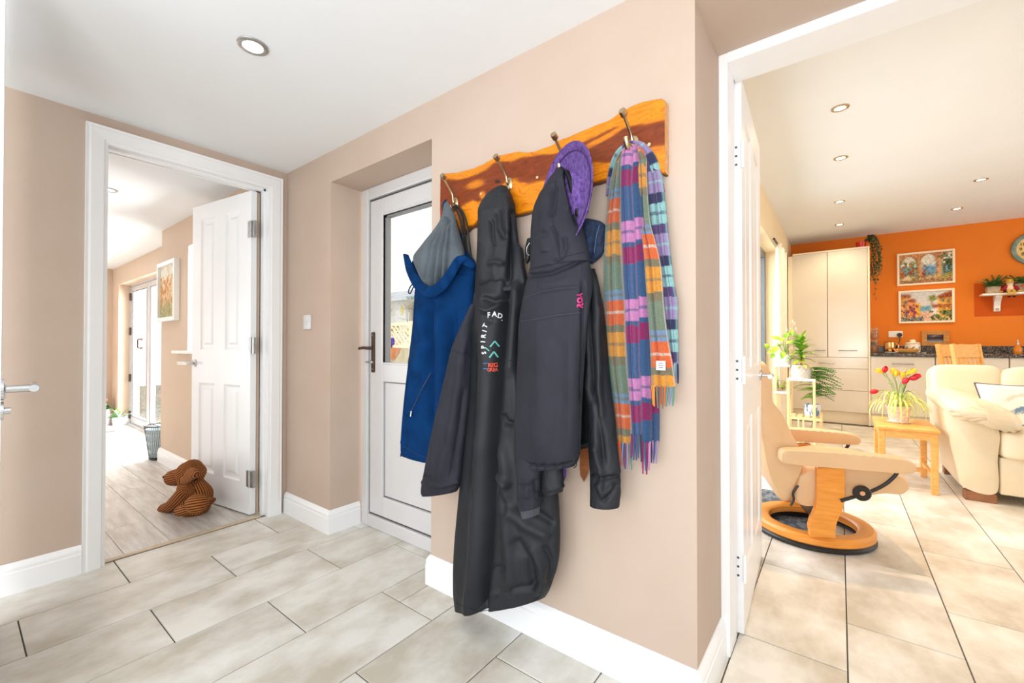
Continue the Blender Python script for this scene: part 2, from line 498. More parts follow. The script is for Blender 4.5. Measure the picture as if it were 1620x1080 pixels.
for (a, b) in (((-4.20, YP + .13, 1.008), (-4.14, YP + .19, 1.86)), ((-3.68, YP + .13, 1.008), (-3.62, YP + .19, 1.86)), ((-4.14, YP + .13, 1.80), (-3.68, YP + .19, 1.86)), ((-4.14, YP + .13, 1.008), (-3.68, YP + .19, 1.07))): add_box(bm, a, b, .004)
obj('window_frame', bm, UPVC, win)
box('pane', (-4.14, YP + .155, 1.07), (-3.68, YP + .165, 1.80), glass_mat(), win)

# folding glazed doors in the living room
YG = 1.47
def glazed_leaf(t, x0, x1, z0, z1, y, st=.075):
    bm = B()
    for (a, b) in (((x0, y, z0), (x0 + st, y + .055, z1)), ((x1 - st, y, z0), (x1, y + .055, z1)), ((x0 + st, y, z0), (x1 - st, y + .055, z0 + st * 1.3)), ((x0 + st, y, z1 - st), (x1 - st, y + .055, z1))): add_box(bm, a, b, .006)
    obj('leaf_frame', bm, UPVC, t)
    bm = B(); s2 = st - .006
    for (a, b) in (((x0 + s2, y - .002, z0 + st * 1.3 - .006), (x0 + s2 + .008, y + .004, z1 - s2)), ((x1 - s2 - .008, y - .002, z0 + st * 1.3 - .006), (x1 - s2, y + .004, z1 - s2)), ((x0 + s2, y - .002, z1 - s2 - .008), (x1 - s2, y + .004, z1 - s2)), ((x0 + s2, y - .002, z0 + st * 1.3 - .006), (x1 - s2, y + .004, z0 + st * 1.3 + .002))): add_box(bm, a, b)
    obj('glazing_gasket', bm, GASKET, t)
    box('pane', (x0 + st, y + .02, z0 + st * 1.3), (x1 - st, y + .03, z1 - st), glass_mat(), t)
d5 = empty('door_5', (-6.3, YG, 0)); d5['kind'] = S
xs = [-7.53, -6.71, -5.86, -5.01]
for x0, x1 in zip(xs, xs[1:]): glazed_leaf(d5, x0, x1 - .006, .02, 1.835, YG)
bm = B(); add_box(bm, (-7.56, YG - .01, .0), (-7.53, YG + .07, 1.852)); add_box(bm, (-7.56, YG - .01, 1.837), (-4.96, YG + .07, 1.852)); add_box(bm, (-7.56, YG - .03, 0), (-4.96, YG + .07, .018))
obj('door_frame', bm, UPVC, d5)
for xx in (-7.535, -5.86):
    for zz in (.13, .62, 1.24, 1.70):
        bm = B(); add_box(bm, (xx - .012, YG - .022, zz - .05), (xx + .012, YG, zz + .05), .003); obj('hinge', bm, BRONZE, d5)
bm = B(); add_tube(bm, [Vector(p) for p in spline([(-6.98, YG, 1.02), (-6.98, YG - .04, 1.025), (-6.98, YG - .042, 1.075), (-6.98, YG - .04, 1.125), (-6.98, YG, 1.13)], 16)], .012, 8)
obj('door_handle', bm, BRONZE, d5)

# ---- kitchen shell: window wall with a wide sliding window, orange wall, right wall
KY0, KY1, KZ = 2.30, 6.12, 2.20
wall('wall_kitchen_window', [((XK - .28, YF1 + .01, 0), (XK, KY0, ZK)), ((XK - .28, KY1, 0), (XK, YO, ZK)), ((XK - .28, KY0, KZ), (XK, KY1, ZK))], WALL_K)
wall('wall_kitchen_orange', [((XK - .3, YO, 0), (4.5, YO + .12, ZK))], ORANGE)
wall('wall_kitchen_right', [((4.4, YF1, 0), (4.52, 2.2, ZK)), ((4.4, 7.1, 0), (4.52, YO, ZK)), ((4.4, 2.2, 2.25), (4.52, 7.1, ZK))], WALL_K)
ANTH = mat('dark_grey_aluminium', (108, 114, 118), .4)
for nm_, a_, b_ in (('trim_window_reveal', (-4.20, YP + .002, 1.008), (-4.194, YP + .13, 1.86)), ('trim_window_reveal_top', (-4.194, YP + .002, 1.854), (-3.62, YP + .13, 1.86))): box(nm_, a_, b_, GLOSS, kind=S)
kw = empty('window_2', (XK - .2, 4.4, 0)); kw['kind'] = S
bm = B(); xf = XK - .20
add_box(bm, (xf, KY0, KZ - .07), (xf + .07, KY1, KZ)); add_box(bm, (xf, KY0, 0), (xf + .07, KY1, .05))
for yy in (KY0, 3.7, 5.15, KY1 - .07): add_box(bm, (xf, yy, .05), (xf + .07, yy + .07, KZ - .07), .004)
obj('window_frame', bm, ANTH, kw)
for y0, y1 in ((KY0 + .07, 3.7), (3.77, 5.15), (5.22, KY1 - .07)): box('pane', (xf + .03, y0, .05), (xf + .04, y1, KZ - .07), glass_mat(), kw)

# ---- a panelled door leaf, built along local +x from the hinge, face towards local -y
def leaf(name, W, H, T, hinge, rz, panels):
    t = empty(name, hinge, rz=rz); t['kind'] = S
    M = Matrix.Translation(Vector(hinge)) @ Matrix.Rotation(rz, 4, 'Z')
    bm = B()
    nx = sorted({0, W} | {p[0] for p in panels} | {p[1] for p in panels}); nz = sorted({0, H} | {p[2] for p in panels} | {p[3] for p in panels})
    for side, y in ((-1, 0.0), (1, T)):
        for x0, x1 in zip(nx, nx[1:]):
            for z0, z1 in zip(nz, nz[1:]):
                if any(p[0] <= x0 and x1 <= p[1] and p[2] <= z0 and z1 <= p[3] for p in panels): continue
                bm.faces.new([bm.verts.new((a, y, b)) for a, b in ((x0, z0), (x1, z0), (x1, z1), (x0, z1))])
        for (x0, x1, z0, z1) in panels:
            steps = [(0, 0), (.010, .007), (.020, .009), (.034, .009), (.050, .003), (.060, .003)]
            rings = []
            for o_, dpt in steps:
                rings.append([bm.verts.new((a, y - side * dpt, b)) for a, b in ((x0 + o_, z0 + o_), (x1 - o_, z0 + o_), (x1 - o_, z1 - o_), (x0 + o_, z1 - o_))])
            for a, b in zip(rings, rings[1:]):
                for j in range(4): bm.faces.new((a[j], a[(j + 1) % 4], b[(j + 1) % 4], b[j]))
            bm.faces.new(rings[-1])
    for (a, b) in (((0, 0, 0), (0, T, H)), ((W, 0, 0), (W, T, H))):
        bm.faces.new([bm.verts.new(p) for p in ((a[0], 0, 0), (a[0], T, 0), (a[0], T, H), (a[0], 0, H))])
    for z in (0, H): bm.faces.new([bm.verts.new(p) for p in ((0, 0, z), (W, 0, z), (W, T, z), (0, T, z))])
    bmesh.ops.remove_doubles(bm, verts=bm.verts[:], dist=1e-5)
    bmesh.ops.transform(bm, matrix=M, verts=bm.verts[:])
    o = obj('door_panel', bm, GLOSS, t)
    return t, M
def lever(t, M, x, z, y, d, m=CHROME, ln=.115, out=-1):
    """rose, neck and lever; d = +-1 along local x, out = direction the handle stands off"""
    bm = B()
    P = lambda a, b, c: M @ Vector((a, b, c))
    ax = (M.to_3x3() @ Vector((0, out, 0)))
    add_lathe(bm, [(0, 0), (.026, 0), (.026, .006), (.022, .009), (0, .009)], P(x, y, z), 20, ax)
    add_tube(bm, [P(x, y, z), P(x, y + out * .05, z)], .0095, 10)
    add_tube(bm, [P(x - d * .008, y + out * .05, z), P(x + d * ln, y + out * .05, z)], .0095, 12)
    return obj('door_handle', bm, m, t, smooth='auto')
def hinges(t, M, zs, y, m=STEEL, x=0.0, T=.035):
    for z in zs:
        bm = B()
        add_box(bm, (x - .002, y + .003, z - .05), (x + .001, y + T - .003, z + .05), M=M)
        add_tube(bm, [M @ Vector((x - .006, y - .004, z - .05)), M @ Vector((x - .006, y - .004, z + .05))], .006, 8)
        h = obj('hinge', bm, m, t, label='white painted hinge')
        for dz in (-.032, 0, .032):
            lathe('screw', [(0, 0), (.0045, 0), (.004, .0012), (0, .0012)], M @ Vector((x - .002, y + T * .5, z + dz)), GASKET, h, 8, M.to_3x3() @ Vector((-1, 0, 0)))

# door_1: living room leaf, open into the living room
A = fl(403.7, 811.5, .008); Bq = fl(311, 782, .008)
ang = math.atan2(Bq.y - A.y, Bq.x - A.x)
t, M = leaf('door_1', .695, 2.0, .035, (A.x, A.y, .010), ang, [(.115, .285, 1.01, 1.90), (.405, .585, 1.01, 1.90), (.11, .295, .19, .79), (.405, .60, .19, .79)])
# local -y must face the hall: with the leaf running to -x its left-hand normal points to -y
lever(t, M, .655, .92, .035, 1, out=1); lever(t, M, .655, .92, 0, 1, out=-1)
for z in (.22, 1.04, 1.76):
    bm = B(); add_box(bm, (-.012, .036, z - .05), (.030, .039, z + .05), M=M); add_box(bm, (-.040, .020, z - .05), (-.010, .039, z + .05), M=M)
    add_tube(bm, [M @ Vector((-.008, .042, z - .05)), M @ Vector((-.008, .042, z + .05))], .007, 8)
    obj('hinge', bm, STEEL, t)

# door_3: kitchen leaf, folded back against the wall side
K0 = fl(1177, 1003, .006); K1 = fl(1205.5, 878, .006)
ang = math.atan2(K1.y - K0.y, K1.x - K0.x)
LK = (K1 - K0).length
zt = at(1176, 118, K0.y).z - .006
t, M = leaf('door_3', LK, zt, .037, (K0.x, K0.y, .006), ang, [(.10, LK / 2 - .05, .95, zt - .12), (LK / 2 + .05, LK - .10, .95, zt - .12), (.10, LK / 2 - .05, .2, .76), (LK / 2 + .05, LK - .10, .2, .76)])
lever(t, M, LK - .055, .90, 0, -1, out=-1, ln=.11); lever(t, M, LK - .055, .90, .037, -1, out=1)
hinges(t, M, (.24, .955, 1.74), 0.0, GLOSS)

# door_4: leaf beside the camera on the left, only its edge and lever show
P0, P1 = at(3.2, 560, .115), None
r = ray(3.0, 560); far = CP + r * (1.62 / (r @ FWD)); r = ray(.6, 560); near = CP + r * (.86 / (r @ FWD))
ang = math.atan2(near[1] - far[1], near[0] - far[0])
t, M = leaf('door_4', .76, 2.08, .035, (far[0] + .035 * math.sin(ang), far[1] - .035 * math.cos(ang), .006), ang, [(.11, .32, 1.0, 1.95), (.44, .65, 1.0, 1.95), (.11, .32, .2, .78), (.44, .65, .2, .78)])
r = ray(4, 616); hp = CP + r * (1.0 / (r @ FWD)); loc = M.inverted() @ Vector(hp)
bm = B()
sg = -1 if loc.y < .02 else 1
yb = 0 if sg < 0 else .035
ax = M.to_3x3() @ Vector((0, sg, 0))
add_lathe(bm, [(0, 0), (.025, 0), (.025, .005), (.02, .008), (0, .008)], M @ Vector((loc.x, yb, loc.z)), 20, ax)
add_tube(bm, [M @ Vector((loc.x, yb, loc.z)), M @ Vector((loc.x, yb + sg * .052, loc.z))], .0085, 12)
add_tube(bm, [M @ Vector((loc.x + .01, yb + sg * .052, loc.z)), M @ Vector((loc.x - .115, yb + sg * .056, loc.z + .002))], .0085, 12)
obj('door_handle', bm, CHROME, t, smooth='auto')
lathe('thumb_turn', [(0, 0), (.022, 0), (.022, .005), (.008, .006), (.008, .016), (0, .016)], M @ Vector((loc.x, yb, loc.z - .05)), CHROME, t, 16, ax)

# door_2: white plastic back door in the recess
d2 = empty('door_2', (-1.9, YD, 0)); d2['kind'] = S
FX0, FX1 = -2.255, -1.42
bm = B()
for (a, b) in (((FX0, YD, 0), (FX0 + .058, YD + .07, RZ)), ((FX1 - .06, YD, 0), (FX1 + .0, YD + .07, RZ)), ((FX0 + .058, YD, 1.905), (FX1 - .06, YD + .07, RZ)), ((FX0 + .058, YD, 0), (FX1 - .06, YD + .07, .072))): add_box(bm, a, b, .006, 2)
obj('door_frame', bm, UPVC, d2)
LX0, LX1, LZ0, LZ1 = FX0 + .070, FX1 - .066, .082, 1.893
GX0, GX1, GZ0, GZ1 = -2.065, LX1 - .105, .955, 1.792
bm = B(); yy = YD + .008
for (a, b) in (((LX0, yy, LZ0), (GX0, yy + .06, LZ1)), ((GX1, yy, LZ0), (LX1, yy + .06, LZ1)), ((GX0, yy, GZ1), (GX1, yy + .06, LZ1)), ((GX0, yy, .845), (GX1, yy + .06, GZ0)), ((GX0, yy, LZ0), (GX1, yy + .06, .192))): add_box(bm, a, b, .005, 2)
obj('leaf_frame', bm, UPVC, d2)
bm = B(); add_box(bm, (GX0 + .004, yy + .014, .196), (GX1 - .004, yy + .04, .841), .003); obj('lower_panel', bm, UPVC, d2)
bm = B()
for (a, b) in (((FX0 + .056, YD + .016, .07), (LX0 + .002, YD + .05, 1.907)), ((LX1 - .002, YD + .016, .07), (FX1 - .058, YD + .05, 1.907)), ((LX0, YD + .016, LZ1 - .002), (LX1, YD + .05, 1.907)), ((LX0, YD + .016, .07), (LX1, YD + .05, LZ0 + .002)),
               ((GX0 - .001, yy + .016, .190), (GX0 + .006, yy + .03, .846)), ((GX1 - .006, yy + .016, .190), (GX1 + .001, yy + .03, .846)), ((GX0, yy + .016, .189), (GX1, yy + .03, .197)), ((GX0, yy + .016, .840), (GX1, yy + .03, .846)),
               ): add_box(bm, a, b)
obj('rubber_seal', bm, GASKET, d2)
bm = B()
for (a, b) in (((GX0 - .001, yy + .016, GZ0), (GX0 + .014, yy + .045, GZ1)), ((GX1 - .007, yy + .016, GZ0), (GX1 + .001, yy + .045, GZ1)), ((GX0, yy + .016, GZ1 - .010), (GX1, yy + .045, GZ1 + .001))): add_box(bm, a, b)
obj('glazing_seal', bm, mat('grey_glazing_seal', (136, 138, 142), .5), d2)
bm = B()
for (a, b) in (((GX0 - .012, yy - .004, GZ0 - .012), (GX0, yy + .02, GZ1 + .012)), ((GX1, yy - .004, GZ0 - .012), (GX1 + .012, yy + .02, GZ1 + .012)), ((GX0, yy - .004, GZ1), (GX1, yy + .02, GZ1 + .012)), ((GX0, yy - .004, GZ0 - .012), (GX1, yy + .02, GZ0))): add_box(bm, a, b, .003)
obj('glazing_bead', bm, UPVC, d2)
box('pane', (GX0 + .008, yy + .024, GZ0), (GX1 - .008, yy + .030, GZ1 - .004), glass_mat(), d2)
hx = (LX0 + GX0) / 2 - .022
bm = B(); add_box(bm, (hx - .016, yy - .010, .895), (hx + .016, yy, 1.128), .006, 2)
pl = obj('handle_plate', bm, BRONZE, d2)
bm = B(); add_tube(bm, [(hx, yy - .008, 1.035), (hx, yy - .05, 1.035)], .009, 10); add_tube(bm, [Vector(p) for p in spline([(hx + .012, yy - .05, 1.035), (hx - .03, yy - .052, 1.037), (hx - .075, yy - .046, 1.033)], 8)], .0085, 10)
obj('lever', bm, BRONZE, pl, smooth='auto')
bm = B(); add_lathe(bm, [(0, 0), (.011, 0), (.011, .008), (0, .008)], (hx, yy - .010, .955), 12, (0, -1, 0)); add_box(bm, (hx - .05, yy - .022, .951), (hx - .002, yy - .019, .959)); add_box(bm, (hx - .002, yy - .03, .950), (hx + .002, yy - .018, .960))
obj('key', bm, STEEL, pl)
for zz in (.915, 1.11): lathe('screw', [(0, 0), (.005, 0), (.004, .002), (0, .002)], (hx, yy - .010, zz), STEEL, pl, 8, (0, -1, 0))
# ================================================================== COAT RACK AND WHAT HANGS ON IT
NYLON = mat('black_nylon', (22, 24, 29), .62, c2=(29, 31, 37), nscale=5, bump=.2, bscale=420, bdist=.0009, spec=.36)
NYLON2 = mat('graphite_nylon', (32, 33, 41), .70, c2=(39, 40, 49), nscale=4, bump=.25, bscale=420, bdist=.001, spec=.25)
NYLON3 = mat('black_satin', (15, 18, 20), .5, spec=.3)
KNIT = mat('ribbed_cuff_knit', (66, 67, 76), .9)
FLEECE = mat('navy_fleece', (8, 42, 82), .95, c2=(11, 50, 95), nscale=12, bump=.25, bscale=500, bdist=.001, sheen=.0, spec=.06)
LINING = mat('grey_fleece_lining', (76, 84, 89), .95, c2=(86, 94, 99), nscale=14, bump=.25, bscale=500, bdist=.001, sheen=.05, spec=.2)
CORD = mat('black_cord', (20, 20, 22), .6)
LEATHER = mat('brown_leather', (122, 66, 28), .5, c2=(148, 84, 38), nscale=30, bump=.2, bscale=120)
DENIM = mat('navy_denim', (22, 34, 58), .9, c2=(38, 54, 84), nscale=60, bump=.3, bscale=300)
HAT = mat('purple_straw', (66, 40, 104), .95, c2=(112, 82, 152), nscale=130, stretch=(1, 1, .5), bump=.9, bscale=150, bdist=.003)

# ---- live-edge board
YBF = YW - .036
top_px = [(696.5, 274), (704, 272.5), (722, 272), (735, 268.5), (748, 265), (762, 259), (775, 252), (785, 245.5), (800, 242.5), (818, 238), (832, 239.5), (845, 238), (858, 233), (875, 227), (885, 220), (905, 212), (935, 199), (965, 187), (988, 171), (1010, 161), (1030, 156), (1046, 153.5), (1051.5, 158)]
bot_px = [(696.5, 392), (705, 384), (715, 377), (724, 370), (731, 368), (737, 362), (741, 358), (746, 357), (754, 350), (775, 346), (800, 342), (822, 338.5), (845, 332), (870, 322), (895, 308), (915, 298), (935, 289.5), (950, 284.5), (965, 283.5), (985, 284), (1010, 284), (1030, 281), (1043, 271), (1048, 274), (1051.5, 272)]
T_ = [at(x, y, YBF) for x, y in top_px]; Bo = [at(x, y, YBF) for x, y in bot_px]
nx, nz = 300, 70
gx = np.linspace(T_[0].x, T_[-1].x, nx)
tz = np.interp(gx, [p.x for p in T_], [p.z for p in T_]) + .0015 * (vnoise(np.c_[gx * 60, gx * 0, gx * 0]) - .5)
bz = np.interp(gx, [p.x for p in Bo], [p.z for p in Bo]) + .003 * (vnoise(np.c_[gx * 50, gx * 0 + 5, gx * 0]) - .5)
heart_t = [(690, 279), (705, 281), (722, 283.5), (740, 280), (755, 274), (770, 266), (783, 256), (795, 254), (808, 258), (830, 249), (860, 244), (880, 242), (905, 234), (935, 221), (965, 208), (985, 203), (1000, 200), (1025, 196), (1052, 190)]
heart_b = [(690, 420), (708, 352), (722, 331), (735, 322), (748, 317), (756, 322), (770, 318), (790, 296), (803, 283), (818, 284), (835, 289), (850, 285), (870, 280), (900, 271), (925, 262), (945, 258), (960, 256), (1000, 250), (1020, 236), (1052, 232)]
V = []; colr = []; F_ = []
sap = np.array(lin((222, 136, 14))[:3]); sap2 = np.array(lin((186, 92, 6))[:3]); hw = np.array(lin((126, 52, 10))[:3]); hw2 = np.array(lin((78, 30, 8))[:3])
for j in range(nz):
    s = j / (nz - 1)
    z = bz + (tz - bz) * s
    edge = np.minimum((z - bz), (tz - z))
    y = YBF + .012 * np.clip(1 - edge / .006, 0, 1) ** 2
    y = y + .0012 * (vnoise(np.c_[gx * 9, z * 40, z * 0]) - .5)
    V.append(np.c_[gx, y, z])
V = np.concatenate(V)
PX = np.array([proj(v) for v in V])
n1 = vnoise(np.c_[V[:, 0] * 14, V[:, 2] * 60, V[:, 2] * 0 + 1]); n2 = vnoise(np.c_[V[:, 0] * 40, V[:, 2] * 160, V[:, 2] * 0 + 9]); n3 = vnoise(np.c_[V[:, 0] * 22, V[:, 2] * 30, V[:, 2] * 0 + 3])
ht = np.interp(PX[:, 0], *zip(*heart_t)) + (n1 - .5) * 7; hb = np.interp(PX[:, 0], *zip(*heart_b)) + (n1 - .5) * 9
H_ = 1 / (1 + np.exp(-(PX[:, 1] - ht) / .9)) * 1 / (1 + np.exp((PX[:, 1] - hb) / .9))
def blob(cx, cy, rx, ry, th=0.0):
    dx, dy = PX[:, 0] - cx, PX[:, 1] - cy; c_, s_ = math.cos(th), math.sin(th)
    u, v_ = (dx * c_ + dy * s_) / rx, (-dx * s_ + dy * c_) / ry
    return 1 / (1 + np.exp((u * u + v_ * v_ - 1 + (n3 - .5) * 1.2) * 4))
for a in ((752, 291, 15, 6, -.35), (953, 219, 34, 4.5, -.50), (763, 309, 5, 6, 0), (1002, 191, 16, 3, -.35)): H_ *= 1 - .9 * blob(*a)
H_ = np.maximum(H_, .9 * blob(955, 212, 26, 2.2, -.48))
rngs = (.5 + .5 * np.sin((V[:, 2] * 380 + n3 * 22 + V[:, 0] * 12))) ** 1.5
Cc = (sap * (1 - np.minimum(1, .9 * n2 * rngs + .15))[:, None] + sap2 * np.minimum(1, .9 * n2 * rngs + .15)[:, None]) * (1 - H_)[:, None] + (hw * (1 - .75 * n2 * (.4 + .6 * rngs))[:, None] + hw2 * (.75 * n2 * (.4 + .6 * rngs))[:, None]) * H_[:, None]
eg = np.clip(1 - np.minimum((V[:, 2] - np.tile(bz, nz)), (np.tile(tz, nz) - V[:, 2])) / .0035, 0, 1)
Cc = Cc * (1 - .8 * eg)[:, None] + np.array(lin((74, 34, 20))[:3]) * (.8 * eg)[:, None]
kn = blob(787.5, 287, 4, 2.6); Cc = Cc * (1 - kn)[:, None] + np.array(lin((50, 24, 16))[:3]) * kn[:, None]
F_ = grid_faces(nz, nx)
def patterned(name, V, F_, C, m, parent=None, smooth=True, extra=None):
    me = bpy.data.meshes.new(name); me.from_pydata([tuple(map(float, v)) for v in V], [], F_)
    ca = me.color_attributes.new('pattern', 'FLOAT_COLOR', 'POINT')
    ca.data.foreach_set('color', np.c_[C, np.ones(len(C))].astype(np.float32).ravel())
    for x in (m if isinstance(m, (list, tuple)) else [m]): me.materials.append(x)
    if smooth: me.polygons.foreach_set('use_smooth', [True] * len(me.polygons))
    o = bpy.data.objects.new(name, me); COL.objects.link(o); attach(o, parent)
    return o
WOOD = attr_mat('polished_yew', .36, .06, 120, 0, .08); WOOD.node_tree.nodes['Principled BSDF'].inputs['Specular IOR Level'].default_value = .35
ENDW = mat('pale_end_grain', (226, 176, 120), .6, c2=(206, 140, 74), nscale=40)
Vb = V.copy(); Vb[:, 1] = YW - .002
n0 = len(V); rim = [(0 * nx + i) for i in range(nx)] + [(j * nx + nx - 1) for j in range(1, nz)] + [((nz - 1) * nx + i) for i in range(nx - 2, -1, -1)] + [(j * nx) for j in range(nz - 2, 0, -1)]
side = [(rim[i], rim[i - 1], n0 + rim[i - 1], n0 + rim[i]) for i in range(len(rim))]
rack = empty('coat_rack', (-1.0, YW, 1.65), 'live-edge polished wooden board with four brass hooks on the beige wall', 'coat rack')
bo = patterned('board', np.vstack([V, Vb]), F_ + side, np.vstack([Cc, Cc * .6]), [WOOD, ENDW], rack)
for p in bo.data.polygons:
    if p.index >= len(F_) and all(abs(bo.data.vertices[i].co.x - gx[-1]) < 1e-4 for i in p.vertices): p.material_index = 1; p.use_smooth = False
for (x, y) in ((761, 306.5), (850, 280.5), (1027, 228.5), (905, 300)):
    p = at(x, y, YBF - .001)
    lathe('screw', [(0, 0), (.0052, 0), (.0048, .0015), (.002, .0016), (0, .0008)], p, mat('brass_screw', (228, 204, 160), .4, .6), rack, 12, (0, -1, 0))

def hook(plate, cap, reach=.55):
    p = at(*plate, YBF - .001)
    lo, hi = .01, .3                                     # projection of the arm so that it stands square to the wall
    for _ in range(40):
        mid = (lo + hi) / 2
        if at(cap[0], cap[1], YBF - mid).x < p.x: lo = mid
        else: hi = mid
    q = at(cap[0], cap[1], YBF - min(max(mid, .03), .085)); q.x = p.x + (q.x - p.x) * .4 if mid > .085 else q.x
    bm = B()
    add_lathe(bm, [(0, 0), (.0145, 0), (.0160, .003), (.011, .007), (0, .008)], (0, 0, 0), 20, (0, -1, 0)); bmesh.ops.transform(bm, matrix=Matrix.Translation(p) @ Matrix.Diagonal((1, 1, 1.55, 1)), verts=bm.verts[:])
    h = obj('hook', bm, BRASS, rack, smooth='auto')
    bm = B()
    arm = spline([p + Vector((0, -.004, -.004)), p + Vector((0, -.014, .004)), p * .55 + q * .45 + Vector((0, .012, -.004)), q + (p - q) * .05, q], 18)
    add_tube(bm, [Vector(a) for a in arm], .0046, 10)
    d = (Vector(arm[-1]) - Vector(arm[-3])).normalized()
    obj('arm', bm, BRASS, h, smooth='auto')
    lathe('end_cap', [(0, -.003), (.0100, -.003), (.0105, -.001), (.0105, .015), (.0100, .0165), (0, .0165)], q, BRASS, h, 18, d)
    bm = B()
    add_tube(bm, [Vector(a) for a in spline([p + Vector((0, -.004, -.004)), p + Vector((0, -.02 * reach, -.026)), p + Vector((0, -.048 * reach, -.032)), p + Vector((0, -.062 * reach, -.012 - .012 * (1 - reach))), p + Vector((0, -.064 * reach, -.002 - .03 * (1 - reach)))], 14)], [.006] * 7 + [.0075] * 7, 10, flat=.7)
    obj('prong', bm, BRASS, h, smooth='auto')
    return p
HK = [hook((721, 322), (699.5, 277)), hook((806, 291.5), (784, 247)), hook((892, 256), (875.5, 213)), hook((1003, 228), (983, 176), 1.0)]

# ---- hanging cloth: closed cross sections whose outline and folds were measured from the picture, hung at their own distance from the wall
def tangent_ellipse(xl, xr, Yc, b):
    rl, rr = ray(xl, 540), ray(xr, 540)
    ul, ur = np.array(rl[:2]), np.array(rr[:2]); ul /= np.hypot(*ul); ur /= np.hypot(*ur)
    for _ in range(30):
        def g(a):
            cl = (ul[0] * Yc + math.sqrt(a * a * ul[1] ** 2 + b * b * ul[0] ** 2)) / ul[1]
            cr = (ur[0] * Yc - math.sqrt(a * a * ur[1] ** 2 + b * b * ur[0] ** 2)) / ur[1]
            return cl, cr
        cl, cr = g(1e-4)
        if cl < cr: break
        b *= .85
    lo, hi = 1e-4, 1.0
    for _ in range(50):
        m = (lo + hi) / 2
        cl, cr = g(m)
        if cl < cr: lo = m
        else: hi = m
    return (cl + cr) / 2, max(lo, .002), b

def seg_dist(P, line):
    """distance of pixels P to a polyline and the running position 0..1 of the nearest point"""
    L_ = np.array(line, float); best = np.full(len(P), 1e9); pos = np.zeros(len(P)); tot = len(L_) - 1
    sgn = np.zeros(len(P))
    for i in range(tot):
        a, b = L_[i], L_[i + 1]; d = b - a; n2_ = max((d @ d), 1e-9)
        t = np.clip(((P - a) @ d) / n2_, 0, 1); q = a + t[:, None] * d
        e = P - q; dd = np.hypot(e[:, 0], e[:, 1]); k = dd < best
        best[k] = dd[k]; pos[k] = (i + t[k]) / tot; sgn[k] = np.sign(d[0] * e[k, 1] - d[1] * e[k, 0])
    return best, pos, sgn

def hang(name, rows, m, parent=None, folds=(), nz=(0, 1, 1), M=150, N=170, lip=.05, seed=0.0, label=None, amp_=1.0):
    R = spline(rows, N); C0 = []
    V = np.zeros((N, M, 3)); nor = np.zeros((N, M, 3)); th = np.linspace(0, 2 * PI, M, endpoint=False)
    for i, (xl, yl, xr, yr, off, b) in enumerate(R):
        Yc = YW - off
        cx, a, b2 = tangent_ellipse(xl, max(xr, xl + 2), Yc, max(b, .003))
        pl, pr = at(xl, yl, Yc), at(xr, yr, Yc)
        X = cx + a * np.cos(th); Y = Yc - b2 * np.sin(th)
        t = (X - pl.x) / max(pr.x - pl.x, 1e-4)
        V[i, :, 0] = X; V[i, :, 1] = Y; V[i, :, 2] = pl.z + (pr.z - pl.z) * np.clip(t, -.3, 1.3)
        n = np.c_[np.cos(th) / a, -np.sin(th) / b2, np.zeros(M)]; n /= np.linalg.norm(n, axis=1)[:, None]; nor[i] = n
    P = V.reshape(-1, 3); n = nor.reshape(-1, 3)
    d = P - CP; dep = d @ FWD; px = np.c_[810 + F * (d @ RGT) / dep, 540 - F * (d @ UPV) / dep]
    face = np.clip(-(n * d).sum(1) / np.linalg.norm(d, axis=1), 0, 1); w_ = np.clip(face / .35, 0, 1); w_ = w_ * w_ * (3 - 2 * w_)
    D = np.zeros(len(P))
    for fo in folds:
        line, wd, amp = fo[:3]; mode = fo[3] if len(fo) > 3 else 'g'
        dist, pos, sg = seg_dist(px, line)
        end = np.clip(np.minimum(pos, 1 - pos) / .12, 0, 1) if mode != 'open' else 1.0
        if mode == 'step':                                # one side lies lower, fading with distance
            D += amp * np.where(sg > 0, np.exp(-(dist / wd)), -.15 * np.exp(-(dist / (wd * .5)) ** 2)) * end
        else: D += amp * np.exp(-(dist / wd) ** 2) * end
    D *= amp_
    if nz[0]:
        q = np.c_[P[:, 0] * nz[1], P[:, 1] * nz[1], P[:, 2] * nz[2]] + seed
        r1 = 1 - np.abs(2 * vnoise(q) - 1); r2 = 1 - np.abs(2 * vnoise(q * 2.3 + 7) - 1)
        r3 = 1 - np.abs(2 * vnoise(q * 5.1 + 19) - 1)
        D += nz[0] * 1.15 * (r1 ** 2 - .45) + nz[0] * .5 * (r2 ** 2 - .4) + nz[0] * .22 * (r3 ** 2 - .4)
    P = P + n * (D * w_)[:, None]
    P[:, 1] = np.minimum(P[:, 1], YW - .006)
    V = P.reshape(N, M, 3)
    rings = [V]
    if lip:                                               # hem turned in
        c = V[-1].mean(0)
        e1 = c + (V[-1] - c) * .965 ; e1[:, 2] = V[-1][:, 2] + .003
        e2 = c + (V[-1] - c) * .93; e2[:, 2] = V[-1][:, 2] + lip
        rings += [e1[None], e2[None]]
    A = np.concatenate(rings); k = len(A)
    verts = [tuple(v) for v in A.reshape(-1, 3)]
    faces = grid_faces(k, M, True)
    ct = len(verts); verts.append(tuple(V[0].mean(0))); faces += [(ct, (j + 1) % M, j) for j in range(M)]
    cb = len(verts); verts.append(tuple(A[-1].mean(0))); faces += [(cb, (k - 1) * M + j, (k - 1) * M + (j + 1) % M) for j in range(M)]
    return obj(name, (verts, faces), m, parent, smooth=True, label=label)

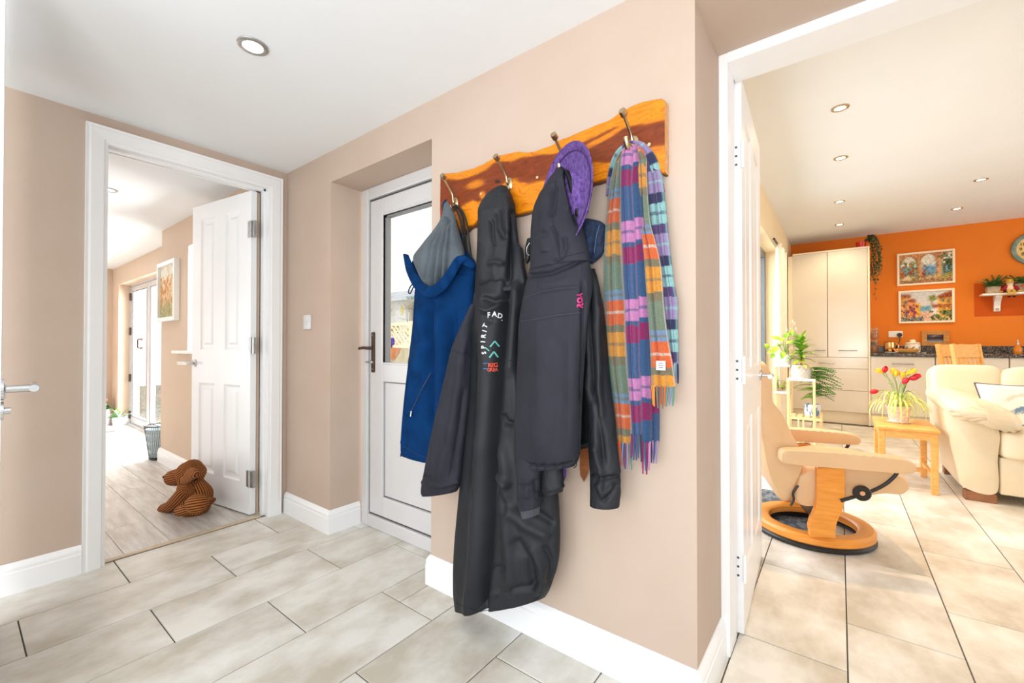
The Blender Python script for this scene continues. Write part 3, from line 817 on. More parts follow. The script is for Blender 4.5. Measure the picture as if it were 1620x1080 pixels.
def bvh_of(*objs):
    vs_, fs = [], []
    for o in objs:
        b0 = len(vs_); W_ = wm(o)
        vs_ += [W_ @ v.co for v in o.data.vertices]; fs += [[b0 + i for i in p.vertices] for p in o.data.polygons]
    return BVHTree.FromPolygons(vs_, fs)
def on_surface(bvh, px, py, lift=.0015):
    r = Vector(ray(px, py)).normalized(); h = bvh.ray_cast(Vector(CP), r)
    if h[0] is None: return None
    return h[0] - r * lift
def glyphs(text, bold=.02):
    cu = bpy.data.curves.new('t', 'FONT'); cu.body = text; cu.size = 1.0; cu.resolution_u = 3; cu.align_x = 'CENTER'; cu.align_y = 'CENTER'; cu.offset = bold
    o = bpy.data.objects.new('t', cu); COL.objects.link(o)
    bpy.context.view_layer.update()
    me = bpy.data.meshes.new_from_object(o.evaluated_get(bpy.context.evaluated_depsgraph_get()))
    vs_ = [tuple(v.co) for v in me.vertices]; fs = [tuple(p.vertices) for p in me.polygons]
    bpy.data.objects.remove(o); bpy.data.curves.remove(cu); bpy.data.meshes.remove(me)
    return vs_, fs
def print_on(name, items, bvh, m, parent, label=None, lift=.002):
    """items: (verts2d, faces) already in picture coordinates; printed on the cloth below"""
    V, F_ = [], []
    for vs_, fs in items:
        b0 = len(V); pts = [on_surface(bvh, x, y, lift) for x, y in vs_]
        if any(p is None for p in pts): continue
        V += [tuple(p) for p in pts]; F_ += [tuple(b0 + i for i in f_) for f_ in fs]
    if not V: return None
    return obj(name, (V, F_), m, parent, label=label)
def letter(ch, cx, cy, size, rot=0.0, sx=1.0, bold=.02):
    vs_, fs = glyphs(ch, bold); c_, s_ = math.cos(rot), math.sin(rot)
    return [(cx + (x * sx * c_ + y * s_) * size, cy + (x * sx * s_ - y * c_) * size) for x, y, _ in vs_], fs
def bar(p, q, wd):
    p, q = np.array(p, float), np.array(q, float); d = (q - p) / np.linalg.norm(q - p); n_ = np.array([-d[1], d[0]]) * wd / 2
    k = 5; A = [tuple(p + (q - p) * i / k + n_) for i in range(k + 1)] + [tuple(p + (q - p) * i / k - n_) for i in range(k + 1)]
    return A, [(i, i + 1, k + 2 + i, k + 1 + i) for i in range(k)]
def seam(name, line, bvh, m, parent, r=.0012, n=40, lift=.0006, label=None):
    pts = [on_surface(bvh, x, y, lift) for x, y in spline(line, n)]
    pts = [p for p in pts if p is not None]
    if len(pts) < 3: return None
    bm = B(); add_tube(bm, pts, r, 6)
    return obj(name, bm, m, parent, smooth='auto', label=label)

# ---- navy fleece with grey lined hood (first hook)
fl_t = empty('fleece_jacket', (HK[0].x, YW - .07, HK[0].z), 'navy blue fleece with grey-lined hood hanging from the first brass hook', 'jacket')
f_body = hang('body', [(662, 440, 750, 436, .07, .045), (656, 465, 749, 462, .075, .05), (652, 521, 750, 520, .078, .05), (646, 571, 752, 570, .078, .052), (638, 644, 754, 640, .078, .052), (634, 700, 752, 700, .078, .048), (636, 718, 748, 742, .078, .045)], FLEECE, fl_t,
    folds=[([(681, 470), (682, 560), (681, 690)], 5, -.012), ([(668, 480), (671, 540), (664, 600)], 9, .010), ([(652, 470), (660, 520), (676, 556)], 7, -.006), ([(697, 480), (700, 560), (697, 720)], 9, .009), ([(716, 480), (716, 600), (712, 730)], 6, -.010),
           ([(648, 575), (642, 640), (639, 712)], 4, -.014), ([(660, 560), (650, 620), (646, 700)], 7, .006), ([(676, 595), (660, 630), (652, 660)], 6, .005)], nz=(.006, 12, 4), seed=2.0, amp_=3.2)
hang('hood', [(700, 346, 721, 346, .045, .02), (676, 393, 738, 394, .055, .03), (652, 414, 752, 415, .06, .04), (654, 436, 751, 434, .065, .045), (660, 450, 748, 446, .07, .045)], FLEECE, fl_t, M=90, N=70, nz=(.004, 12, 8), lip=0)
hang('hood_lining', [(701, 322, 712, 326, .085, .010), (699, 340, 719, 340, .09, .018), (688, 364, 724, 356, .095, .035), (664, 394, 731, 381, .105, .052), (653, 410, 735, 402, .115, .055), (660, 432, 728, 420, .12, .05), (669, 450, 713, 443, .12, .04), (678, 458, 697, 456, .12, .02)], LINING, fl_t,
     folds=[([(702, 346), (682, 385), (669, 440)], 2.6, -.007, 'open'), ([(705, 346), (692, 390), (683, 452)], 2.6, -.008, 'open'), ([(708, 348), (700, 392), (694, 454)], 3, -.010, 'open'), ([(712, 350), (709, 392), (706, 440)], 2.6, -.007, 'open'), ([(704, 350), (687, 392), (676, 448)], 5, .005), ([(707, 350), (696, 392), (688, 452)], 5, .005), ([(711, 352), (704, 392), (700, 444)], 5, .004)], M=180, N=150, nz=(.003, 14, 6), lip=0, amp_=2.4)
YH = YW - .165
bandp = [(642, 403, .10, .012), (648, 424, .13, .018), (657, 443, .158, .021), (668, 457, .168, .023), (681, 462, .170, .024), (693, 457, .168, .023), (705, 445, .160, .021), (716, 428, .145, .019), (727, 411, .128, .017), (739, 414, .105, .018), (750, 424, .085, .014)]
S_ = spline(bandp, 50); bm = B(); rings = []
for k_, (a_, b_, c_, d_) in enumerate(S_):
    p_ = at(a_, b_, YW - c_); q_ = S_[min(k_ + 1, 49)]; r0_ = S_[max(k_ - 1, 0)]
    tg = (at(q_[0], q_[1], YW - q_[2]) - at(r0_[0], r0_[1], YW - r0_[2])).normalized(); vd = (Vector(CP) - p_).normalized(); wv = tg.cross(vd).normalized(); dv = wv.cross(tg).normalized()
    ring = []
    for j in range(16):
        t_ = 2 * PI * j / 16; ring.append(bm.verts.new(p_ + wv * math.cos(t_) * d_ * .95 + dv * math.copysign(abs(math.sin(t_)) ** .7, math.sin(t_)) * d_ * .38 + dv * .004 * math.sin(k_ * 1.1 + 1.7 * math.cos(t_))))
    rings.append(ring)
for a_, b_ in zip(rings, rings[1:]):
    for j in range(16): bm.faces.new((a_[j], a_[(j + 1) % 16], b_[(j + 1) % 16], b_[j]))
bm.faces.new(rings[0][::-1]); bm.faces.new(rings[-1])
obj('hood_edge', bm, FLEECE, fl_t, smooth=True)
hang('hanging_loop', [(703, 317, 708, 318, .09, .004), (701, 326, 713, 328, .092, .008), (702, 338, 716, 342, .092, .010), (708, 346, 719, 350, .09, .006)], LINING, fl_t, M=40, N=30, lip=0)
tube('loop_edge', [at(x, y, YW - .097) for x, y in ((706, 316), (701.5, 322), (700.5, 331), (703, 340))], .003, FLEECE, fl_t, smooth_n=20)
bv = bvh_of(f_body)
seam('pocket_zip', [(682, 590), (668, 615), (656, 640), (650, 652)], bv, mat('navy_zip', (30, 44, 72), .5), fl_t, .0028)
p = on_surface(bv, 651, 650, .004)
bm = B(); add_tube(bm, [p, p + Vector((0, -.004, -.022))], .0035, 8); obj('zip_puller', bm, STEEL, fl_t)
seam('hem_seam', [(639, 706), (655, 716), (670, 722), (690, 728), (712, 731)], bv, mat('navy_thread', (12, 48, 92), .9), fl_t, .0011)
tube('drawcord_loop', [at(x, y, YW - .12) for x, y in ((657, 447), (651, 451), (647, 458), (646.5, 463), (649, 464), (652, 458), (656, 450))], .0028, mat('navy_cord', (24, 36, 66), .8), fl_t, smooth_n=40)
for line in ([(636, 690), (634.5, 700), (636, 708), (634.5, 716), (633.5, 722)], [(637, 694), (636, 702), (637.5, 712), (635, 721)]):
    tube('zip_cord', [at(x, y, YW - .085) for x, y in line], .0022, CORD, fl_t, smooth_n=20)
lathe('cord_toggle', [(0, 0), (.006, 0), (.007, .01), (.005, .016), (0, .016)], at(635.5, 702, YW - .09), CORD, fl_t, 10)

# ---- dark cord loops behind the fleece
ct = empty('cord_lead', (HK[0].x, YW - .05, HK[0].z), 'looped dark cord lead on the first hook, hanging behind the blue fleece', 'lead')
for k, line in enumerate(([(719, 325), (727, 332), (733, 350), (736, 380), (739, 410), (741, 440), (744, 470)], [(721, 324), (731, 334), (738, 352), (742, 380), (745, 405), (748, 440), (750, 470)], [(717, 327), (724, 336), (729, 352), (732, 375), (735, 400), (737, 420)])):
    tube('cord', [at(x, y, YW - .05 - .008 * k) for x, y in line], .0042, CORD, ct, smooth_n=40)
tube('clip', [at(x, y, YW - .058) for x, y in ((741, 462), (744, 468), (747, 464), (744, 459))], .003, STEEL, ct, smooth_n=16)

# ---- long black raincoat (second hook)
rc = empty('raincoat', (HK[1].x, YW - .09, HK[1].z), 'long black hooded raincoat with a printed logo on the second hook', 'coat')
r_body = hang('body', [(757, 436, 832, 434, .085, .05), (749, 470, 838, 462, .088, .055), (743, 540, 846, 540, .09, .06), (741, 620, 856, 620, .09, .065), (735, 690, 870, 690, .092, .07), (724, 800, 884, 795, .097, .075), (718, 870, 884, 880, .1, .078), (717, 930, 873, 925, .1, .074), (720, 962, 863, 944, .1, .068)], NYLON, rc,
    folds=[([(811, 380), (800, 463), (794, 524), (789, 590), (783, 660), (778, 746), (772, 860), (762, 965)], 6.5, -.032, 'open'), ([(771, 470), (769, 560), (764, 660), (757, 760), (752, 860), (744, 965)], 11, .016, 'open'), ([(752, 520), (748, 650), (736, 800), (733, 960)], 8, -.008),
           ([(815, 440), (812, 520), (806, 600)], 9, .012), ([(826, 480), (822, 560), (824, 640)], 6, -.010), ([(768, 470), (783, 478), (796, 470)], 5, -.012), ([(766, 487), (778, 492), (795, 478)], 4, .010), ([(770, 497), (782, 512)], 4, -.006),
           ([(793, 655), (800, 668), (812, 672)], 5, -.012), ([(780, 750), (795, 758), (808, 770)], 5, .012), ([(784, 770), (798, 792), (802, 815)], 5, -.012), ([(792, 690), (801, 740), (800, 800), (806, 880), (810, 960)], 9, .014),
           ([(800, 800), (830, 830), (872, 850)], 8, .010), ([(815, 800), (850, 812), (880, 830)], 6, -.009), ([(812, 850), (838, 880), (846, 935)], 7, -.009), ([(835, 860), (858, 900), (850, 945)], 9, .010), ([(860, 860), (874, 890), (868, 925)], 5, -.008), ([(772, 895), (790, 900), (802, 890)], 5, -.007), ([(775, 935), (790, 940)], 5, .006),
           ([(800, 942), (815, 928), (842, 930), (855, 915)], 5, -.007)], nz=(.0042, 9, 3.6), N=280, M=220, seed=5.0, amp_=1.5)
hang('hood', [(794, 293, 801, 295, .075, .012), (780, 300, 806, 302, .082, .024), (768, 312, 811, 313, .088, .034), (760, 326, 815, 328, .092, .042), (756, 357, 818, 357, .095, .047), (754, 402, 823, 397, .095, .052), (752, 440, 831, 430, .095, .054), (750, 470, 836, 459, .082, .044)], NYLON, rc,
     folds=[([(778, 345), (779.5, 372), (783, 392)], 2.6, -.008), ([(768, 318), (765, 360), (764, 420), (763, 460)], 8, .008), ([(800, 305), (803, 340), (806, 370)], 6, .008), ([(811, 330), (812, 380), (802, 455)], 5, -.020), ([(820, 385), (824, 420), (828, 455)], 5, .006), ([(772, 417), (785, 414), (798, 418)], 4, .007), ([(788, 330), (790, 360), (800, 380)], 5, -.007), ([(770, 448), (785, 452), (800, 446)], 5, -.009)], nz=(.006, 12, 7), N=170, seed=9.0, lip=.02, amp_=1.6)
hang('sleeve', [(744, 484, 764, 480, .105, .03), (728, 520, 756, 515, .115, .042), (713, 559, 751, 550, .122, .046), (698, 621, 747, 612, .128, .05), (682, 689, 740, 676, .132, .05), (669, 755, 732, 746, .136, .046), (666, 776, 728, 768, .136, .043), (668, 783, 724, 777, .136, .041)], NYLON2, rc,
     folds=[([(738, 520), (722, 600), (706, 700), (690, 770)], 8, .009), ([(722, 580), (712, 640), (700, 720)], 6, -.007), ([(735, 610), (726, 680), (712, 760)], 5, -.008), ([(700, 640), (684, 720), (676, 770)], 6, .006), ([(668, 762), (680, 768), (700, 770), (724, 763)], 3, .005, 'open'), ([(670, 752), (682, 759)], 4, -.008), ([(712, 556), (732, 562), (750, 560)], 3, -.004)], nz=(.0045, 11, 5), N=170, seed=12.0, amp_=1.2)
cu = hang('far_sleeve', [(850, 690, 886, 690, .125, .03), (856, 745, 890, 742, .15, .03), (857, 770, 891, 762, .155, .03), (859, 786, 890, 777, .155, .026)], NYLON, rc, folds=[([(858, 776), (874, 774), (890, 768)], 2.5, .004, 'open')], nz=(.004, 14, 8), M=80, N=60, seed=4)
bv = bvh_of(cu)
print_on('cuff_strap', [bar((857, 768), (883, 762), 11)], bv, NYLON3, rc, lift=.004)
bv = bvh_of(r_body)
WHITE_P = mat('white_print', (225, 228, 230), .7); TEAL_P = mat('teal_print', (92, 172, 164), .7); RED_P = mat('red_print', (214, 78, 52), .7); BLUE_P = mat('blue_print', (40, 92, 150), .7)
print_on('logo_lettering', [letter('F', 773.2, 498.5, 12, .0, .8), letter('A', 782.2, 497, 11.5, .05), letter('D', 791, 499.8, 11, .22), letter('.', 794.6, 504, 10, .2),
    letter('T', 767.8, 515.5, 10, -1.05), letter('I', 766.8, 523.5, 10, -1.25), letter('R', 765.2, 531.5, 10, -1.45), letter('I', 764.3, 540.5, 10, -1.5), letter('P', 765, 549, 9.5, -1.62), letter('S', 766, 558, 9.5, -1.7)], bv, WHITE_P, rc)
print_on('logo_chevron', [bar((775.2, 548.5), (782.8, 539.5), 2.2), bar((782.8, 539.5), (790, 548), 2.2), bar((774.2, 565.5), (781.5, 556), 2.4), bar((781.5, 556), (788, 565), 2.4), bar((767.8, 549.5), (774, 555), 1.6)], bv, TEAL_P, rc)
print_on('logo_lettering', [letter('R', 774.8, 578, 9.5), letter('E', 779.5, 577.8, 9.5), letter('G', 784.5, 577.5, 9.5), letter('G', 773.6, 585, 7.5), letter('R', 777.6, 585, 7.5), letter('E', 781.6, 585, 7.5), letter('A', 785.4, 584.7, 7.5)], bv, RED_P, rc)
print_on('logo_bar', [bar((764.5, 574.6), (771.5, 574.4), 1.6), bar((764.5, 583), (771.5, 583.2), 1.6)], bv, BLUE_P, rc)
THREAD = mat('dark_thread', (26, 28, 32), .9)
seam('hem_seam', [(722, 953), (740, 962), (760, 967), (785, 970), (810, 970), (832, 962), (860, 938)], bv, THREAD, rc, .0013)
seam('panel_seam', [(790, 576), (800, 571), (815, 570), (830, 573)], bv, THREAD, rc, .0011)

# ---- short dark jacket (third hook)
bj = empty('hooded_jacket', (HK[2].x, YW - .1, HK[2].z), 'charcoal hooded waterproof jacket with small pink logo on the third hook', 'jacket')
j_body = hang('body', [(838, 424, 932, 408, .13, .045), (836, 434, 935, 424, .132, .05), (829, 464, 938, 450, .138, .056), (821, 510, 931, 500, .148, .056), (819, 564, 926, 560, .158, .056), (814, 650, 921, 640, .168, .056), (813, 700, 919, 700, .172, .053), (815, 735, 915, 727, .172, .046), (819, 743, 908, 737, .172, .042)], NYLON2, bj,
    folds=[([(922, 440), (923, 488), (923, 560), (920, 640)], 4, -.010), ([(838, 436), (870, 432), (905, 418), (930, 406)], 4, -.012, 'open'), ([(832, 471), (858, 462), (890, 456), (918, 452)], 2.5, -.004), ([(822, 508), (850, 504), (885, 497), (920, 494)], 2.5, -.003), ([(855, 530), (853, 620), (850, 730)], 16, .006), ([(880, 520), (884, 620), (882, 730)], 12, -.004), ([(905, 520), (906, 620), (902, 730)], 10, .005), ([(822, 732), (850, 737), (880, 737), (905, 731)], 2.5, -.006, 'open'), ([(848, 448), (870, 450), (900, 440)], 6, .005),
           ([(830, 733), (831, 742)], 2.5, -.005, 'open'), ([(845, 735), (846, 744)], 2.5, -.005, 'open'), ([(860, 735), (859, 744)], 2.5, -.005, 'open'), ([(876, 734), (877, 744)], 2.5, -.005, 'open'), ([(890, 733), (892, 742)], 2.5, -.005, 'open')], nz=(.0032, 9, 4), N=210, M=190, seed=15.0, amp_=1.15)
j_hood = hang('hood', [(887, 264, 892, 265, .10, .012), (878, 273, 899, 272, .108, .022), (867, 288, 905, 285, .115, .034), (846, 326, 915, 326, .125, .047), (840, 358, 923, 362, .13, .052), (839, 400, 930, 393, .133, .052), (838, 430, 933, 412, .134, .05)], NYLON2, bj,
     folds=[([(894, 268), (900, 295), (910, 330), (917, 358)], 5, -.022), ([(890, 268), (893, 300), (900, 335)], 4, .008), ([(878, 290), (876, 320), (872, 345)], 5, -.008), ([(868, 300), (862, 340), (864, 370)], 9, .006), ([(872, 355), (880, 375), (884, 410)], 3, -.006), ([(893, 370), (895, 392), (888, 408), (870, 418)], 4, -.007), ([(902, 280), (914, 322), (920, 360)], 4, .010), ([(858, 375), (862, 400)], 7, .005)], nz=(.0036, 11, 6), N=170, seed=21.0, lip=0, amp_=1.3)
hang('hood_inner', [(892, 267, 902, 271, .118, .012), (897, 283, 912, 288, .122, .016), (903, 312, 919, 320, .125, .016), (910, 340, 922, 348, .122, .010)], NYLON3, bj, M=60, N=50, lip=0)
hang('sleeve', [(928, 432, 941, 424, .075, .018), (925, 462, 948, 455, .08, .03), (924, 500, 957, 500, .082, .035), (924, 595, 965, 595, .086, .036), (927, 650, 971, 650, .088, .038), (930, 705, 976, 700, .09, .039), (933, 752, 981, 752, .092, .038), (933, 792, 980, 797, .092, .035), (934, 797, 978, 803, .092, .033)], NYLON, bj,
     folds=[([(936, 430), (944, 500), (947, 600), (950, 690)], 6, .012), ([(930, 450), (933, 540), (938, 640)], 4, -.012), ([(932, 600), (945, 640), (952, 700), (956, 740)], 5, -.010), ([(935, 748), (955, 757), (978, 752)], 3, -.008, 'open'), ([(945, 762), (955, 780), (972, 765)], 5, .008), ([(940, 700), (950, 740), (955, 790)], 5, .007), ([(950, 796), (965, 782), (978, 762)], 4, -.006)], nz=(.0055, 11, 6), N=200, seed=27.0, amp_=1.3)
hang('back_panel', [(905, 520, 945, 520, .04, .02), (908, 600, 952, 600, .045, .025), (910, 660, 954, 658, .045, .028), (911, 702, 953, 697, .045, .026), (912, 710, 951, 704, .045, .022)], NYLON3, bj, folds=[([(913, 704), (930, 700), (952, 696)], 3, .006, 'open'), ([(940, 620), (942, 680)], 6, -.006)], nz=(.004, 12, 6), M=80, N=90)
hang('near_sleeve', [(818, 690, 862, 690, .165, .035), (817, 748, 857, 746, .185, .036), (818, 780, 857, 776, .188, .036), (821, 806, 857, 801, .188, .032)], NYLON2, bj, folds=[([(835, 755), (832, 790)], 6, .006), ([(846, 756), (850, 790)], 4, -.006), ([(820, 770), (840, 768)], 4, -.004)], nz=(.005, 12, 7), M=90, N=80, seed=31)
cf = [(822, 803, 855, 799, .188, .029), (824, 812, 854, 807, .188, .027), (826, 819, 853, 814, .188, .026)]
cuff = hang('cuff', cf, KNIT, bj, M=120, N=24, lip=.02, folds=[([(824 + 3.2 * k, 800 - .3 * k), (826 + 3.0 * k, 822 - .5 * k)], .9, -.004, 'open') for k in range(10)])
bv = bvh_of(j_body)
PINK_P = mat('pink_print', (222, 52, 128), .6)
print_on('pink_logo', [letter('R', 918.0, 483.5, 12.5, -1.5, .95, .05), letter('O', 917.8, 475, 11.5, -1.48, .95, .05), letter('A', 917.4, 467, 11, -1.45, .95, .05)], bv, PINK_P, bj, 'pink vertical logo')
SEAMC = mat('grey_thread', (60, 62, 72), .9)
seam('yoke_seam', [(831, 470), (858, 461), (885, 456), (912, 455)], bv, SEAMC, bj, .0009)
seam('yoke_seam', [(823, 508), (850, 504), (885, 498), (920, 494)], bv, SEAMC, bj, .0009)
seam('side_seam', [(931, 420), (929, 460), (923, 490), (922, 560), (919, 650), (917, 715)], bv, THREAD, bj, .0014)
seam('hem_seam', [(816, 731), (840, 736), (870, 737), (900, 732), (913, 722)], bv, THREAD, bj, .0014)
bv = bvh_of(j_hood)
seam('hood_seam', [(879, 285), (877, 310), (874, 340), (878, 370), (886, 408)], bv, THREAD, bj, .001)
seam('hood_hem', [(840, 424), (870, 420), (884, 412), (893, 406), (925, 398)], bv, THREAD, bj, .0014)
tube('drawcord', [at(x, y, YW - .1) for x, y in ((917, 336), (921, 332), (926, 330), (930, 333), (928, 337), (923, 336), (918, 334))], .0022, CORD, bj, smooth_n=30)
lathe('toggle', [(0, 0), (.006, 0), (.007, .008), (.005, .014), (0, .014)], at(916, 338, YW - .105), CORD, bj, 10)
tube('hem_cord', [at(x, y, YW - .15) for x, y in ((907, 722), (911, 728), (912, 736), (908, 740))], .0016, CORD, bj, smooth_n=20)
sb = hang('hood_strap', [(834, 378, 841, 376, .09, .006), (831, 392, 841, 392, .09, .010), (831, 408, 840, 408, .09, .010), (832, 417, 835, 417, .09, .004)], NYLON3, bj, M=30, N=30, lip=0)
tube('strap_buckle', [at(x, y, YW - .105) for x, y in ((838, 384), (833.5, 392), (834, 401), (838, 404))], .0016, STEEL, bj, smooth_n=20)

# ---- purple hat, cap, belt and strap on the third hook
ht_ = empty('sun_hat', (HK[2].x, YW - .05, HK[2].z - .1), 'purple woven brimmed hat behind the hood of the charcoal jacket', 'hat')
hc = at(901, 314, YW - .092); HN = (-.50, -.87, .04)
bm = B(); add_lathe(bm, [(.086, .002), (.10, .0), (.128, .003), (.150, .010), (.166, .020), (.168, .022), (.166, .024), (.150, .015), (.128, .008), (.10, .005), (.086, .007)], hc, 64, HN); obj('brim', bm, HAT, ht_, smooth=True)
bm = B(); add_lathe(bm, [(.088, .004), (.084, .012), (.074, .02), (.05, .026), (0, .028)], hc, 48, HN); obj('crown', bm, HAT, ht_, smooth=True)
bm = B(); _u, _v = frame_of(HN); add_tube(bm, [hc + Vector(HN).normalized() * .014 + (_u * math.cos(2 * PI * j / 60) + _v * math.sin(2 * PI * j / 60)) * .142 for j in range(61)], .0018, 6, cap=False); obj('brim_seam', bm, mat('dark_purple', (58, 30, 92), .9), ht_, smooth='auto')
dc = empty('denim_cap', at(940, 352, YW - .04), 'dark navy denim cap peeping out beside the purple hat', 'cap')
cp_ = hang('crown', [(928, 346, 946, 349, .035, .015), (920, 354, 957, 354, .042, .03), (916, 366, 960, 366, .045, .032), (916, 386, 957, 388, .045, .03), (920, 402, 952, 404, .045, .026), (928, 416, 938, 417, .04, .012)], DENIM, dc, folds=[([(942, 350), (936, 380), (934, 412)], 5, -.010), ([(952, 360), (946, 390)], 4, .006)], nz=(.004, 16, 12), M=90, N=70, lip=0)
bv = bvh_of(cp_); seam('stitching', [(948, 356), (943, 376), (940, 400)], bv, mat('pale_blue_thread', (96, 118, 150), .8), dc, .0009)
bl = empty('leather_belt', at(924, 700, YW - .03), 'brown leather belt end with pointed tip below the charcoal jacket', 'belt')
bm = B(); prof = [(917.5, 690), (932, 690), (931.5, 735), (930.5, 748), (924, 762.5), (918, 752), (917, 740)]
f_ = [bm.verts.new(at(x, y, YW - .022)) for x, y in prof]; g_ = [bm.verts.new(at(x, y, YW - .018) ) for x, y in prof]
bm.faces.new(f_); bm.faces.new(g_[::-1])
for i in range(len(prof)): bm.faces.new((f_[i - 1], f_[i], g_[i], g_[i - 1]))
obj('strap', bm, LEATHER, bl)
for (x, y) in ((924, 735), (924, 748)): lathe('punched_hole', [(0, 0), (.002, 0), (.002, .0006), (0, .0006)], at(x, y, YW - .0225), GASKET, bl, 8, (0, -1, 0))
ps = empty('purple_lanyard', at(893, 745, YW - .05), 'purple woven ribbon end showing under the charcoal jacket hem', 'ribbon')
bm = B(); pr_ = [(888, 720), (896, 720), (896, 752), (891, 764), (888.5, 766)]
f_ = [bm.verts.new(at(x, y, YW - .122)) for x, y in pr_]; g_ = [bm.verts.new(at(x, y, YW - .118)) for x, y in pr_]
bm.faces.new(f_); bm.faces.new(g_[::-1])
for i in range(len(pr_)): bm.faces.new((f_[i - 1], f_[i], g_[i], g_[i - 1]))
obj('ribbon', bm, HAT, ps)

# ---- tartan scarf (fourth hook)
sc = empty('tartan_scarf', (HK[3].x, YW - .08, HK[3].z), 'long multicoloured tartan wool scarf with fringe on the fourth hook', 'scarf')
WOOL = attr_mat('tartan_wool', .95, .5, 420, .35, .16)
def C8(*c): return np.array(lin(c)[:3])
OR, YE, KH, GR, TE, PK, MA, BL, NV, LI, AQ, PU, SK, WH = C8(206, 92, 44), C8(206, 138, 48), C8(116, 106, 84), C8(108, 122, 104), C8(80, 132, 120), C8(184, 118, 166), C8(128, 18, 78), C8(42, 78, 116), C8(42, 46, 78), C8(142, 122, 162), C8(136, 180, 180), C8(76, 58, 102), C8(106, 132, 164), C8(200, 192, 182)
# weft sequences (colour, length in m) down the cloth
WEFT_A = [(OR, .075, WH), (KH, .022, None), (YE, .075, KH), (KH, .025, None), (GR, .085, None), (SK, .03, KH)]
WEFT_B = [(PK, .062, BL), (BL, .014, None), (MA, .050, None), (BL, .105, None)]
WEFT_E = [(AQ, .062, NV), (PU, .030, None), (LI, .065, AQ), (NV, .030, None)]
def weft(seq, s):
    per = sum(x[1] for x in seq); s = np.mod(s, per); out = np.zeros((len(s), 3)); a = 0
    for c, ln, mid in seq:
        k = (s >= a) & (s < a + ln); out[k] = c
        if mid is not None:
            k2 = np.abs(s - (a + ln / 2)) < .0045; out[k2] = out[k2] * .35 + mid * .65
        a += ln
    return out
def strip(name, rows, off, warp, seq, s0, bul=.012, N=330, M=34, nf=(), fr=None, seed=0.0):
    """one hanging fold of the scarf; warp: list of (u position, colour, strength) across it"""
    R = spline(rows, N); U = np.linspace(0, 1, M); V = np.zeros((N, M, 3))
    o_ = np.interp(np.linspace(0, 1, N), np.linspace(0, 1, len(off)), off) if isinstance(off, (list, tuple)) else np.full(N, off)
    for i, (y, xl, xr) in enumerate(R):
        a, b = at(xl, y, YW - o_[i]), at(xr, y, YW - o_[i])
        V[i] = np.array(a) + (np.array(b) - np.array(a)) * U[:, None]; V[i, :, 2] = (a.z + b.z) / 2
    prof = (1 - np.abs(2 * U - 1) ** 2.6) * bul
    t = np.linspace(0, 1, N)[:, None]
    for (u0, u1, wd, amp) in nf: prof = prof + amp * np.exp(-((U[None, :] - (u0 + (u1 - u0) * t)) / wd) ** 2)
    V[:, :, 1] -= prof if prof.ndim == 2 else prof[None, :]
    V[:, :, 1] += .004 * (vnoise(np.c_[V[:, :, 0].ravel() * 20, V[:, :, 2].ravel() * 9, V[:, :, 2].ravel() * 0 + seed]).reshape(N, M) - .5)
    P = V.reshape(-1, 3); s = (V[0, 0, 2] - P[:, 2]) + s0 + .002 * (vnoise(np.c_[P[:, 0] * 60, P[:, 2] * 10, P[:, 2] * 0]) - .5)
    C = weft(seq, s); uu = np.tile(U, N)
    for (u, c, wd, k) in warp:
        q = k * np.clip(1.3 - np.abs(uu - u) / wd, 0, 1)[:, None]; C = C * (1 - q) + c * q
    C = C * .84 * (.85 + .3 * vnoise(P * 420))[:, None]
    Vb = V.copy(); Vb[:, :, 1] += .004; Vb[:, 1:-1, 1] = np.minimum(Vb[:, 1:-1, 1] + 0, YW - .004)
    nn = N * M; Fs = grid_faces(N, M)
    rim = [i * M for i in range(N)], [i * M + M - 1 for i in range(N)]
    for r_ in rim: Fs += [(r_[i], r_[i + 1], nn + r_[i + 1], nn + r_[i]) for i in range(N - 1)]
    Fs += [((N - 1) * M + j, (N - 1) * M + j + 1, nn + (N - 1) * M + j + 1, nn + (N - 1) * M + j) for j in range(M - 1)]
    Fs += [tuple(nn + i for i in f_[::-1]) for f_ in grid_faces(N, M)]
    patterned(name, np.vstack([P, Vb.reshape(-1, 3)]), Fs, np.vstack([C, C]), WOOL, sc)
    if fr:
        k, ln, cols = fr; e = V[-1]
        for i in range(k):
            f_ = (i + .5) / k * (M - 1); j = int(f_); p = Vector(e[j] + (e[min(j + 1, M - 1)] - e[j]) * (f_ - j)); c = cols[i % len(cols)]
            dx = random.uniform(-.005, .005); l2 = ln * random.uniform(.88, 1.08)
            bm = B(); add_tube(bm, [p + Vector((0, 0, .004)), p + Vector((dx * .5, random.uniform(-.003, .003), -l2 * .5)), p + Vector((dx, 0, -l2))], [.0026, .0028, .0021], 6)
            obj('tassel', bm, mat('wool_%d_%d_%d' % tuple(int(v * 255) for v in c), [int(255 * (v ** (1 / 2.2))) for v in c], .95, bump=.6, bscale=300), sc)
strip('fold', [(227, 1006, 1019), (240, 1013, 1031), (258, 1018, 1039), (282, 1022, 1047), (330, 1026, 1053), (397, 1034, 1060), (447, 1041, 1066), (480, 1045, 1072), (505, 1048, 1072), (555, 1055, 1073), (577, 1060, 1073.5)], .035, [(.5, PU, .12, .30), (.75, NV, .04, .45), (.95, AQ, .06, .5)], WEFT_E, -.005, nf=[(.55, .5, .06, -.010)], fr=(7, .055, [AQ, SK, NV, TE]))
